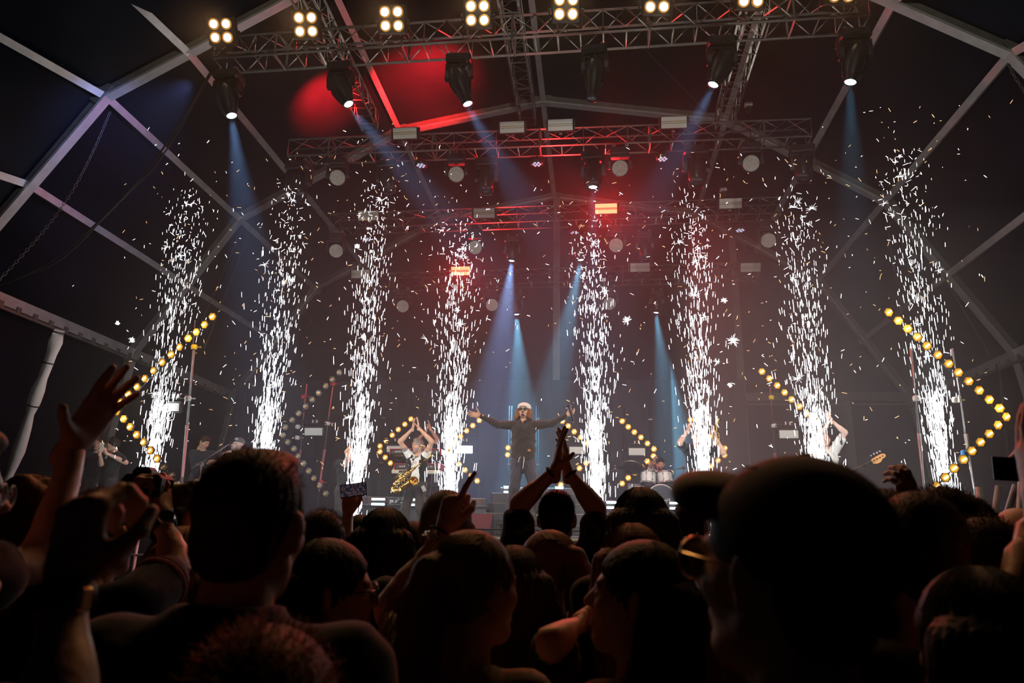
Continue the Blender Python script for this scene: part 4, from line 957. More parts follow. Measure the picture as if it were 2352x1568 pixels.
# lone bursts drifting between the fountains
for (u, v, s, lb) in ((1684, 782, 0.13, 'bright lone star-shaped spark burst right of the sixth fountain'), (820, 565, 0.06, 'lone spark burst at the upper left of the third fountain'), (1663, 690, 0.06, 'small lone spark burst above the bright star-shaped one'),
                      (1676, 884, 0.05, 'small lone spark burst low down beside the sixth fountain'), (1440, 735, 0.10, 'spiky lone spark burst right of the fifth fountain'), (303, 780, 0.07, 'lone spark burst left of the first fountain'), (270, 742, 0.05, 'tiny spark burst highest left of the first fountain')):
    g = np.random.default_rng(int(u)); c = PY(u, v, 11.2); A = ([], [])
    for q in range(46):
        d = nrm(g.normal(size=3)); rr = s * g.uniform(0.5, 1.0); octa(A, d * rr * 0.5, d, 0.0022, rr * 0.5)
    octa(A, np.zeros(3), (0, 0, 1), s * 0.25, s * 0.28)
    b = MB(); b._add(A[0], A[1], False); o = b.build('spark_burst', M['spark']); o.location = Vector(c); tag(o, lb, 'spark')

# ================================================================== PEOPLE : implicit-surface modelling
def V3(*a): return np.array(a, float)
class SDF:
    def __init__(self): self.p = []
    def cap(self, a, b, ra, rb=None, k=0.02, sub=False):
        a = np.array(a, float); b = np.array(b, float); rb = ra if rb is None else rb
        r = max(ra, rb); self.p.append(('c', a, b, ra, rb, k, sub, np.minimum(a, b) - r, np.maximum(a, b) + r)); return self
    def chain(self, pts, rad, k=0.02):
        for i in range(len(pts) - 1): self.cap(pts[i], pts[i + 1], rad[i], rad[i + 1], k)
        return self
    def ell(self, c, r, R=None, k=0.02, sub=False):
        c = np.array(c, float); r = np.array(r, float); R = np.eye(3) if R is None else np.array(R)
        e = np.sqrt(((R * r) ** 2).sum(1)); self.p.append(('e', c, r, R, None, k, sub, c - e, c + e)); return self
    def mesh(self, h, clip=None):
        un = [q for q in self.p if not q[6]]
        lo = np.min([q[7] for q in un], 0) - 3 * h; hi = np.max([q[8] for q in un], 0) + 3 * h
        n = np.ceil((hi - lo) / h).astype(int) + 1
        if n.prod() > 6e7: raise RuntimeError('grid too large')
        D = np.full(n, 1.0, np.float32); ax = [(lo[i] + h * np.arange(n[i])).astype(np.float32) for i in range(3)]
        for (ty, a, b, c, d, k, sub, l, u) in self.p:
            m = max(k, 0) + 3 * h
            i0 = np.clip(np.floor((l - m - lo) / h).astype(int), 0, n); i1 = np.clip(np.ceil((u + m - lo) / h).astype(int) + 1, 0, n)
            if (i1 <= i0).any(): continue
            X = ax[0][i0[0]:i1[0], None, None]; Y = ax[1][None, i0[1]:i1[1], None]; Z = ax[2][None, None, i0[2]:i1[2]]
            if ty == 'c':
                ab = b - a; L = float(ab @ ab) + 1e-12
                t = np.clip(((X - a[0]) * ab[0] + (Y - a[1]) * ab[1] + (Z - a[2]) * ab[2]) / L, 0, 1)
                dd = np.sqrt((X - a[0] - t * ab[0]) ** 2 + (Y - a[1] - t * ab[1]) ** 2 + (Z - a[2] - t * ab[2]) ** 2) - (c + (d - c) * t)
            else:
                x, y, z = X - a[0], Y - a[1], Z - a[2]
                q = [(x * c[0, j] + y * c[1, j] + z * c[2, j]) / b[j] for j in range(3)]
                k0 = np.sqrt(q[0] ** 2 + q[1] ** 2 + q[2] ** 2); k1 = np.sqrt((q[0] / b[0]) ** 2 + (q[1] / b[1]) ** 2 + (q[2] / b[2]) ** 2) + 1e-9
                dd = k0 * (k0 - 1) / k1
            s = (slice(i0[0], i1[0]), slice(i0[1], i1[1]), slice(i0[2], i1[2])); E = D[s]
            if sub:
                e = -E; w_ = np.maximum(k - np.abs(e - dd), 0) / max(k, 1e-6); D[s] = -(np.minimum(e, dd) - w_ * w_ * k * 0.25)
            else:
                w_ = np.maximum(k - np.abs(E - dd), 0) / max(k, 1e-6); D[s] = np.minimum(E, dd) - w_ * w_ * k * 0.25
        if clip is not None:
            for (pt, nn) in clip:                          # keep the side where (x - pt).nn < 0
                D = np.maximum(D, (ax[0][:, None, None] - pt[0]) * nn[0] + (ax[1][None, :, None] - pt[1]) * nn[1] + (ax[2][None, None, :] - pt[2]) * nn[2]).astype(np.float32)
        D[0] = D[-1] = 1; D[:, 0] = D[:, -1] = 1; D[:, :, 0] = D[:, :, -1] = 1
        return snets(D, lo, h)
def snets(D, lo, h):
    S = D < 0; nx, ny, nz = D.shape
    sh = lambda A, i, j, k: A[i:nx - 1 + i, j:ny - 1 + j, k:nz - 1 + k]
    cnt = sum(sh(S, i, j, k).astype(np.int8) for i in (0, 1) for j in (0, 1) for k in (0, 1))
    act = (cnt > 0) & (cnt < 8); I = np.argwhere(act)
    if len(I) == 0: return np.zeros((0, 3)), np.zeros((0, 4), int)
    ids = np.full(act.shape, -1, np.int64); ids[act] = np.arange(len(I))
    C = {(i, j, k): D[I[:, 0] + i, I[:, 1] + j, I[:, 2] + k] for i in (0, 1) for j in (0, 1) for k in (0, 1)}
    acc = np.zeros((len(I), 3)); num = np.zeros(len(I))
    for a in range(3):
        for u in (0, 1):
            for v in (0, 1):
                c0 = [0, 0, 0]; c0[(a + 1) % 3] = u; c0[(a + 2) % 3] = v; c1 = list(c0); c1[a] = 1
                d0, d1 = C[tuple(c0)], C[tuple(c1)]; m = (d0 < 0) != (d1 < 0)
                t = np.where(m, d0 / np.where(m, d0 - d1, 1), 0); P = np.zeros((len(I), 3)); P[:] = c0; P[:, a] += t
                acc += P * m[:, None]; num += m
    Vt = lo + h * (I + acc / num[:, None]); F_ = []
    for a in range(3):
        b, c = (a + 1) % 3, (a + 2) % 3
        sl0 = [slice(None)] * 3; sl1 = [slice(None)] * 3; sl0[a] = slice(0, -1); sl1[a] = slice(1, None)
        A, B = S[tuple(sl0)], S[tuple(sl1)]
        for flip, mk in ((False, A & ~B), (True, ~A & B)):
            E = np.argwhere(mk)
            E = E[(E[:, b] > 0) & (E[:, c] > 0) & (E[:, b] < D.shape[b] - 1) & (E[:, c] < D.shape[c] - 1)]
            q = []
            for (u, v) in ((0, 0), (-1, 0), (-1, -1), (0, -1)):
                G = E.copy(); G[:, b] += u; G[:, c] += v; q.append(ids[G[:, 0], G[:, 1], G[:, 2]])
            q = np.stack(q, 1); F_.append(q[:, ::-1] if flip else q)
    F_ = np.concatenate(F_); return Vt, F_[(F_ >= 0).all(1)]
def mk_obj(name, parts, mats, parent, matfn=None):
    """parts: list of (V, F) joined in one mesh object"""
    Vs = []; Fs = []; n = 0; og = np.zeros(3); q_ = parent
    while q_ is not None: og = og + np.array(q_.location); q_ = q_.parent
    for (v, f) in parts: Vs.append(v - og); Fs.append(f + n); n += len(v)
    Vv = np.concatenate(Vs); Ff = np.concatenate(Fs); me = bpy.data.meshes.new(name)
    me.vertices.add(len(Vv)); me.vertices.foreach_set('co', Vv.astype(np.float32).ravel())
    me.loops.add(Ff.size); me.loops.foreach_set('vertex_index', Ff.astype(np.int32).ravel())
    me.polygons.add(len(Ff)); me.polygons.foreach_set('loop_start', np.arange(0, Ff.size, Ff.shape[1], dtype=np.int32))
    me.polygons.foreach_set('loop_total', np.full(len(Ff), Ff.shape[1], np.int32)) if False else None
    me.update(calc_edges=True); me.polygons.foreach_set('use_smooth', np.ones(len(Ff), bool))
    for m in (mats if isinstance(mats, (list, tuple)) else [mats]): me.materials.append(m)
    if matfn is not None:
        cen = Vv[Ff].mean(1) + og; me.polygons.foreach_set('material_index', matfn(cen).astype(np.int32))
    o = lin(bpy.data.objects.new(name, me))
    if parent is not None: o.parent = parent
    return o
class Fr:                                          # local frame
    def __init__(s, o, R, k=1.0): s.o = np.array(o, float); s.R = np.array(R, float); s.k = k
    def __call__(s, x, y, z): return s.o + s.R @ (np.array((x, y, z), float) * s.k)
    def inv(s, P): return ((np.asarray(P) - s.o) @ s.R) / s.k
def rotz(a): c, s = math.cos(a), math.sin(a); return np.array(((c, -s, 0), (s, c, 0), (0, 0, 1.0)))
def rotx(a): c, s = math.cos(a), math.sin(a); return np.array(((1, 0, 0), (0, c, -s), (0, s, c)))
def roty(a): c, s = math.cos(a), math.sin(a); return np.array(((c, 0, s), (0, 1, 0), (-s, 0, c)))
def head_prims(S, H, detail=True, ears=True, neck=None):
    k = H.k; T = H; R = H.R
    S.ell(T(0, -.012, .030), np.array((.076, .095, .087)) * k, R, .02 * k)
    S.ell(T(0, .026, -.035), np.array((.058, .062, .078)) * k, R, .03 * k)
    S.cap(T(0, .060, -.094), T(0, .058, -.100), .019 * k, .018 * k, .03 * k)
    for s in (-1, 1):
        S.cap(T(s * .052, .0, -.058), T(s * .020, .058, -.094), .016 * k, .014 * k, .022 * k)
        S.cap(T(s * .040, .058, -.020), T(s * .046, .040, -.018), .020 * k, .018 * k, .025 * k)
    S.cap(T(-.034, .074, .018), T(.034, .074, .018), .013 * k, None, .018 * k)
    if detail:
        for s in (-1, 1): S.cap(T(s * .031, .094, .000), T(s * .036, .092, .000), .012 * k, .012 * k, .012 * k, True)
        for s in (-1, 1): S.ell(T(s * .031, .076, -.001), np.array((.0125,) * 3) * k, R, .002 * k)
    S.cap(T(0, .084, .010), T(0, .104, -.024), .0075 * k, .0115 * k, .012 * k)
    if detail:
        for s in (-1, 1): S.cap(T(s * .011, .090, -.030), T(s * .011, .094, -.028), .008 * k, .008 * k, .006 * k)
        S.cap(T(-.019, .083, -.058), T(.019, .083, -.058), .0065 * k, None, .007 * k); S.cap(T(-.015, .083, -.069), T(.015, .083, -.069), .0075 * k, None, .007 * k)
        S.cap(T(-.022, .093, -.0635), T(.022, .093, -.0635), .003 * k, None, .004 * k, True)
    if ears:
        for s in (-1, 1):
            Re = R @ rotz(-s * 0.45) @ rotx(-0.15)
            S.ell(T(s * .079, -.012, -.004), np.array((.009, .019, .031)) * k, Re, .010 * k)
            S.cap(T(s * .078, -.006, -.030), T(s * .076, -.004, -.034), .007 * k, None, .008 * k)
HPOSE = {  # (index, middle, ring, little) bends in degrees; thumb (abduction, bend); finger spread
    'open': ([(6, 8, 5), (4, 6, 4), (8, 8, 5), (10, 10, 6)], (62, 10), 7), 'wide': ([(10, 12, 8), (4, 6, 4), (8, 10, 6), (6, 12, 8)], (75, 8), 13),
    'clap': ([(8, 8, 4), (6, 8, 4), (8, 8, 5), (12, 10, 6)], (38, 12), 3), 'relax': ([(22, 28, 18), (28, 34, 20), (34, 38, 24), (38, 42, 26)], (45, 22), 5),
    'fist': ([(78, 95, 60), (82, 98, 62), (84, 98, 62), (84, 96, 60)], (30, 45), 1), 'point': ([(8, 10, 6), (70, 90, 55), (78, 92, 58), (80, 92, 58)], (34, 40), 2),
    'grip': ([(55, 62, 38), (60, 66, 40), (64, 70, 42), (66, 70, 42)], (50, 35), 3), 'pinch': ([(50, 48, 30), (56, 60, 36), (66, 76, 46), (72, 80, 50)], (42, 30), 3)}
def hand_prims(S, H, pose, side=1, scale=1.0):
    """H: frame at the wrist: y to the fingers, x to the thumb (side flips it), -z the palm side"""
    F_, (ab, tb), sp = HPOSE[pose]; k = H.k * scale
    T = lambda x, y, z: H(x * side * scale, y * scale, z * scale)
    xs = (.026, .008, -.010, -.027); L = ((.041, .026, .021), (.045, .029, .022), (.042, .027, .021), (.033, .021, .018)); by = (.088, .090, .086, .078)
    S.cap(T(0, -.03, 0), T(0, .012, 0), .025 * k, .024 * k, .02 * k)
    S.ell(T(0, .046, -.003), np.array((.037, .046, .0135)) * k, H.R, .014 * k)
    for i in range(4):
        S.cap(T(xs[i] * .55, .012, 0), T(xs[i], by[i], 0), .0135 * k, .0105 * k, .012 * k)
        a = 0.0; p = V3(xs[i], by[i], 0); sx = math.radians((1.5 - i) * sp); r = (.0098, .0088, .0080, .0068) if i < 3 else (.0086, .0078, .0070, .0060)
        for j in range(3):
            a += math.radians(F_[i][j]); d = V3(math.sin(sx) * math.cos(a), math.cos(sx) * math.cos(a), -math.sin(a)); q = p + d * L[i][j]
            S.cap(T(*p), T(*q), r[j] * k, r[j + 1] * k, .0035 * k if j else .007 * k); p = q
    a = math.radians(ab); p = V3(.020, .020, -.008); d = V3(math.sin(a), math.cos(a), -.35); d /= np.linalg.norm(d)
    q = p + d * .036; S.cap(T(*p), T(*q), .0165 * k, .012 * k, .014 * k)
    for j, (l, r0, r1) in enumerate(((.032, .0112, .0098), (.027, .0098, .0078))):
        a -= math.radians(tb * (0.6 if j == 0 else 1)); d = V3(math.sin(a), math.cos(a), -.30 - 0.012 * tb * 0.6); d /= np.linalg.norm(d); p = q; q = p + d * l
        S.cap(T(*p), T(*q), r0 * k, r1 * k, .004 * k)
def hframe(w, fdir, palm, k=1.0):
    y = nrm(fdir); n = -np.array(palm, float); z = nrm(n - y * (n @ y)); x = np.cross(y, z); return Fr(w, np.array([x, y, z]).T, k)
def disp_hair(V, F_, H, amp, fa=38, fz=5, seed=0):
    L = H.inv(V); az = np.arctan2(L[:, 0], -L[:, 1] + 1e-6); z = L[:, 2]; g = np.random.default_rng(seed); ph = g.uniform(0, 6.28, 6)
    w_ = (np.sin(az * fa + ph[0] + 1.2 * np.sin(z * 30 * fz / 5 + ph[1])) + 0.7 * np.sin(az * fa * 1.9 + ph[2] + np.sin(z * 50 + ph[3])) + 0.5 * np.sin(az * fa * 0.45 + z * 14 + ph[4]))
    C = V - H(0, 0, 0); C[:, 2] *= 0.35; N = C / (np.linalg.norm(C, axis=1)[:, None] + 1e-6)
    topf = np.clip((.112 - z) / .09, .12, 1) * np.clip(np.hypot(L[:, 0], L[:, 1] + .02) / .07, .1, 1)
    return V + N * (w_ * amp * topf)[:, None]
def strands(name, paths, r, m, parent):
    """thin three-sided hairs; paths: array (n, k, 3)"""
    P = np.asarray(paths); n, kk, _ = P.shape; d = np.gradient(P, axis=1); d /= np.linalg.norm(d, axis=2)[..., None] + 1e-9
    s = np.cross(d, np.array((0.31, 0.95, 0.1))); s /= np.linalg.norm(s, axis=2)[..., None] + 1e-9; t = np.cross(d, s)
    w_ = (np.linspace(1, 0.35, kk) * r)[None, :, None]
    V = np.stack([P + w_ * (math.cos(a) * s + math.sin(a) * t) for a in (0, 2.09, 4.19)], 2).reshape(-1, 3)
    b = (np.arange(n)[:, None, None] * kk + np.arange(kk - 1)[None, :, None]) * 3 + np.arange(3)[None, None, :]
    c = (np.arange(n)[:, None, None] * kk + np.arange(kk - 1)[None, :, None]) * 3 + (np.arange(3)[None, None, :] + 1) % 3
    F_ = np.stack([b, c, c + 3, b + 3], -1).reshape(-1, 4)
    return tag(mk_obj(name, [(V, F_)], m, parent), kind='stuff')
def SKIN(n, c): M[n] = mat(n, c, 0.5, noise=0.08, nscale=18, bump=0.12, bscale=90, spec=0.4)
SKIN('skin_fair', (0.62, 0.38, 0.28)); SKIN('skin_warm', (0.55, 0.31, 0.21)); SKIN('skin_tan', (0.42, 0.23, 0.15)); SKIN('skin_pale', (0.72, 0.48, 0.40))
for n, c, r in (('hair_dark', (0.014, 0.009, 0.007), .6), ('hair_brown', (0.045, 0.023, 0.012), .6), ('hair_light', (0.15, 0.085, 0.04), .6), ('hair_blond', (0.38, 0.24, 0.11), .6), ('hair_grey', (0.22, 0.20, 0.18), .6), ('hair_red', (0.16, 0.05, 0.02), .6), ('hair_copper', (0.22, 0.095, 0.04), .6)):
    M[n] = mat(n, c, r, noise=0.3, nscale=60, bump=0.35, bscale=160, stretch=(1, 1, 0.15), spec=0.25)
M['lips'] = mat('lips', (0.45, 0.16, 0.14), 0.4); M['beard_grey'] = mat('grizzled_beard', (0.25, 0.22, 0.20), 0.7, bump=0.5, bscale=200); M['beard_dark'] = mat('dark_stubble', (0.05, 0.03, 0.025), 0.7, bump=0.4, bscale=200)
M['eye'] = mat('eye_white', (0.55, 0.52, 0.50), 0.3)
def cloth(n, c, **k): M[n] = mat(n, c, 0.85, noise=k.get('noise', 0.18), nscale=k.get('ns', 7), bump=0.25, bscale=k.get('bs', 24), sheen=0.15, spec=0.2)
cloth('black_cotton', (0.012, 0.012, 0.014)); cloth('charcoal_fleece', (0.052, 0.043, 0.040)); cloth('navy_cotton', (0.012, 0.015, 0.035)); cloth('white_cotton', (0.72, 0.71, 0.68), noise=0.05)
cloth('slate_trousers', (0.055, 0.052, 0.072)); cloth('dark_trousers', (0.03, 0.027, 0.027)); cloth('olive_cotton', (0.05, 0.05, 0.035)); cloth('brown_knit', (0.10, 0.07, 0.05)); cloth('pink_cotton', (0.30, 0.16, 0.14)); cloth('dark_jacket', (0.014, 0.018, 0.024)); cloth('beige_cotton', (0.35, 0.28, 0.20)); cloth('rust_cotton', (0.28, 0.09, 0.02))
def person(px, py, Y, label, topz=None, yaw=0.0, pitch=0.0, roll=0.0, hs=1.0, base=0.0, skin='skin_warm', build=1.0, arms=None, top='black_cotton', sleeve='short', bottom='dark_trousers', lean=(0, 0),
           hair=('short', 'hair_dark'), group=None, legs=None, body_yaw=None, res=0.016, hres=0.0065, H=None, matfn=None, extra_skin=None, detail=True, neckl=0.0, shirt_extra=None, sitz=None, handres=0.0042, shoes='black', topr=0.014, tuck=None, wear=None, collar=None):
    """px,py: centre of the head in the photograph at depth Y; everything else hangs from it"""
    if base < .5 and Y > 1.25 and res > .0165: res = .023; hres = max(hres, .0088)
    hc = PY(px, py, Y); k = hs; hc = hc - (0 if hair[0] == 'bald' else .014) * V3(0, 0, 1); yw = math.radians(yaw); by = yw if body_yaw is None else math.radians(body_yaw)
    Rh = rotz(yw) @ rotx(math.radians(pitch)) @ roty(math.radians(roll)); HF = Fr(hc, Rh, k)
    Ht = hc[2] + .117 * k - base; s = (Ht / 1.78) if H is None else H / 1.78; b = build
    Rb = rotz(by); lx, ly = lean
    nb = hc + Rb @ V3(0, -.035, 0) * k + V3(0, 0, -.165 * k - neckl)                       # neck base
    B = lambda x, y, z: Rb @ V3(x, y, z)
    shw = .178 * s * b; ch = nb + B(0, .0, -.17 * s) - B(lx * .3, ly * .3, 0); pel = V3(hc[0], hc[1], 0) - B(lx, ly, 0) * 1.0 + B(0, -.03, 0); pel[2] = nb[2] - .50 * s if sitz is None else sitz
    J = {'nb': nb, 'ch': ch, 'pel': pel}
    J['sr'] = nb + B(shw, 0, -.045 * s); J['sl'] = nb + B(-shw, 0, -.045 * s)
    J['hr'] = pel + B(.085 * s * b, 0, -.03 * s); J['hl'] = pel + B(-.085 * s * b, 0, -.03 * s)
    gz = base
    for q, sg in (('r', 1), ('l', -1)):
        if legs and q in legs: J['k' + q], J['a' + q] = (np.array(t, float) for t in legs[q])
        else:
            J['k' + q] = V3(*(pel + B(sg * .10 * s, .02, 0))[:2], gz + .50 * s * (pel[2] - gz) / (.93 * s)); J['a' + q] = V3(*(pel + B(sg * .11 * s, -.01, 0))[:2], gz + .075)
        raised = arms and q in arms
        if raised:
            e, w_ = arms[q][0], arms[q][1]; J['e' + q] = np.array(e, float); J['w' + q] = np.array(w_, float)
            up = max(0, min(1, (J['e' + q][2] - J['s' + q][2]) / 0.25)); J['s' + q] = J['s' + q] + V3(0, 0, .055 * s * up) - B(sg * .022 * s * up, 0, 0)
        else:
            J['e' + q] = J['s' + q] + B(sg * .05, -.02, -.27 * s); J['w' + q] = J['e' + q] + B(-sg * .02, .12, -.20 * s)
    root = empty('person', (pel[0], pel[1], base), label=label, cat='person', group=group)
    def torso(S, e):
        pc = J['pel']; wm = pc * .5 + ch * .5
        S.cap(J['hr'], J['hl'], .096 * s * b + e, None, .05)
        for sg in (-1, 1):
            S.cap(pc + B(sg * .045 * s * b, 0, .0), wm + B(sg * .045 * s * b, .005, 0), .100 * s * b + e, .094 * s * b + e, .03)
            S.cap(wm + B(sg * .045 * s * b, .005, 0), ch + B(sg * .062 * s * b, .005, .03 * s), .094 * s * b + e, .106 * s * b + e, .03)
            S.cap(ch + B(sg * .075 * s * b, .01, .05 * s), ch + B(sg * .10 * s * b, -.01, .09 * s), .088 * s * b + e, .062 * s * b + e, .04)
        S.cap(nb + B(.03, -.005, -.03 * s), J['sr'] + B(-.02, 0, 0), .046 * s + e, .052 * s * b + e, .04); S.cap(nb + B(-.03, -.005, -.03 * s), J['sl'] + B(.02, 0, 0), .046 * s + e, .052 * s * b + e, .04)
    def arm(S, q, e, t0=0, t1=2.0, cuff=1.0):
        a, m, w_ = J['s' + q], J['e' + q], J['w' + q]; bb = s * (0.55 + .45 * b)
        if t1 <= 1: mm = a + (m - a) * t1; S.cap(a, mm, .053 * bb + e, .044 * bb + e * 1.3, .03); return
        S.cap(a, m, .053 * bb + e, .039 * bb + e, .03); S.cap(a + (m - a) * .3, a + (m - a) * .6, .049 * bb + e, .046 * bb + e, .02)
        w2 = m + (w_ - m) * (t1 - 1); rw = .041 + (.0265 - .041) * (t1 - 1); S.cap(m, w2, .040 * bb + e, rw * bb + e, .025); S.cap(m + (w_ - m) * .12, m + (w_ - m) * .36, .042 * bb + e, .040 * bb + e, .02)
    S = SDF(); torso(S, 0)
    S.cap(nb + V3(0, 0, -.03), HF(0, -.022, -.06), .060 * s * (.6 + .4 * b), .053 * k * (.7 + .3 * b), .03)
    for q, sg in (('r', 1), ('l', -1)):
        arm(S, q, 0); S.cap(J['h' + q], J['k' + q], .085 * s * b, .055 * s, .04); S.cap(J['k' + q], J['a' + q], .054 * s, .038 * s, .03); kk = J['k' + q] * .7 + J['a' + q] * .3; S.cap(kk + B(0, -.012, 0), kk + B(0, -.012, -.08), .056 * s, .048 * s, .02)
        S.cap(J['a' + q] + B(0, -.03, -.035), J['a' + q] + B(sg * .01, .13, -.045), .035, .028, .03)
    parts = [S.mesh(res * (1.42 if Y > 1.3 else 1.15))]
    S = SDF(); head_prims(S, HF, detail); S.cap(HF(0, -.022, -.06), HF(0, -.033, -.15), .052 * k * (.7 + .3 * b), .055 * k * (.7 + .3 * b), .03); parts.append(S.mesh(hres * k))
    for q, sg in (('r', 1), ('l', -1)):
        if arms and q in arms and len(arms[q]) > 2 and arms[q][2] is not None:
            fd, pn, pose = arms[q][2:5]; hk = arms[q][5] if len(arms[q]) > 5 else 1.0
            S = SDF(); Hf = hframe(J['w' + q], fd, pn, s * (.45 + .55 * b) * hk)
            x_out = Hf.R[:, 0]; want = arms[q][6] if len(arms[q]) > 6 else None
            side = sg if want is None else (1 if x_out @ np.array(want) > 0 else -1)
            hand_prims(S, Hf, pose, side); parts.append(S.mesh(handres)); J['H' + q] = Hf
        else:
            S = SDF(); Hf = hframe(J['w' + q], J['w' + q] - J['e' + q], B(-sg, 0, 0), s); hand_prims(S, Hf, 'relax', sg); parts.append(S.mesh(.007)); J['H' + q] = Hf
    def mf(c):
        L = HF.inv(c); ix = np.zeros(len(c))
        if detail:
            lip = (np.abs(L[:, 0]) < .022) & (L[:, 1] > .076) & (L[:, 2] < -.054) & (L[:, 2] > -.074); ix[lip] = 1
            ex = np.abs(L[:, 0]) - .031; eye = (np.hypot(ex / .011, (L[:, 2] + .001) / .0048) < 1) & (L[:, 1] > .074); ix[eye] = 2; ix[eye & (np.abs(ex) < .0052)] = 4; bw = (np.abs(L[:, 2] - .022 + np.abs(ex) * .2) < .0045) & (np.abs(ex) < .018) & (L[:, 1] > .05); ix[bw] = 4
            if matfn is not None: bm = matfn(L) & (ix == 0); ix[bm] = 3
        return ix
    bd_ = mk_obj('body', parts, [M[skin], M['lips'], M['eye'], M['beard_grey'] if (hair[1] == 'hair_grey') else M['beard_dark'], M['beard_dark']], root, mf)
    # clothes
    t1 = {'short': .62, 'cap': .3, 'long': 1.93, 'none': .12, 'elbow': .95}[sleeve]
    onstage = base > 0.5
    if onstage and tuck is None: tuck = J['pel'][2] + .01
    S = SDF(); torso(S, topr + (.006 if onstage else 0))
    for q in ('r', 'l'): arm(S, q, topr * (.95 if sleeve != 'short' else 1.5), 0, t1)
    if sleeve == 'long':
        for q in ('r', 'l'): w_ = J['w' + q]; d_ = nrm(w_ - J['e' + q]); S.cap(w_ - d_ * .05, w_ - d_ * .015, .036 * s, .035 * s, .006)
    if shirt_extra: shirt_extra(S, J, B, s, HF)
    S.cap(nb + V3(0, 0, .0), HF(0, .0, -.09), .048, .07, .012, True)
    if sleeve == 'none': S.cap(nb + B(0, 0, .0), nb + B(0, .05, .05), .085, .09, .02, True)
    v, f = S.mesh(res * (.85 if Y < 6 and res < .02 else .95), None if tuck is None else [(V3(0, 0, tuck), V3(0, 0, -1))])
    g = np.random.default_rng(abs(hash(label)) % 1000 if False else len(label) * 7 + int(px)); ph = g.uniform(0, 6.28, 8)
    wr = .0035 * (np.sin(v[:, 2] * 46 + 9 * np.sin(v[:, 0] * 9 + ph[0]) + ph[1]) + np.sin(v[:, 0] * 38 + v[:, 2] * 30 + 5 * np.sin(v[:, 2] * 12 + ph[2]))) ; c0 = (ch + pel) / 2; dv = v - c0; dv[:, 2] *= .2; dv /= np.linalg.norm(dv, axis=1)[:, None] + 1e-6
    J['shirt'] = mk_obj('shirt' if sleeve != 'long' else 'sweatshirt', [(v + dv * wr[:, None], f)], M[top], root)
    if base > 0.5 or Y > 6:
        S = SDF(); S.cap(J['hr'], J['hl'], .099 * s * b + .004, None, .05); S.cap(J['hr'] + V3(0, 0, .06 * s), J['hl'] + V3(0, 0, .06 * s), .098 * s * b + .002, None, .05)
        for q, sg in (('r', 1), ('l', -1)): S.cap(J['h' + q], J['k' + q], .097 * s * b, .078 * s, .05); S.cap(J['k' + q], J['a' + q] + V3(0, 0, .03), .080 * s, .058 * s, .03)
        v, f = S.mesh(.015); wr = .004 * np.sin(v[:, 2] * 40 + 6 * np.sin(v[:, 0] * 20 + ph[3])); dv = v - v.mean(0); dv[:, 2] = 0; dv /= np.linalg.norm(dv, axis=1)[:, None] + 1e-6
        J['trousers'] = mk_obj('trousers', [(v + dv * wr[:, None], f)], M[bottom], root)
        for q, sg in (('r', 1), ('l', -1)):
            S = SDF(); A = J['a' + q]; S.cap(A + B(0, -.045, -.035), A + B(sg * .012, .14, -.040), .045, .036, .03); S.cap(A + B(0, -.03, -.02), A + B(0, .01, .02), .048, .045, .02)
            v, f = S.mesh(.011, [(V3(0, 0, A[2] - .070), V3(0, 0, -1))]); mk_obj('shoe', [(v, f)], M[shoes], root)
    J.update(HF=HF, root=root, B=B, s=s, Rb=Rb, top=M[top])
    style, hm = hair; hm = M[hm]; make_hair(style, hm, J)
    return J
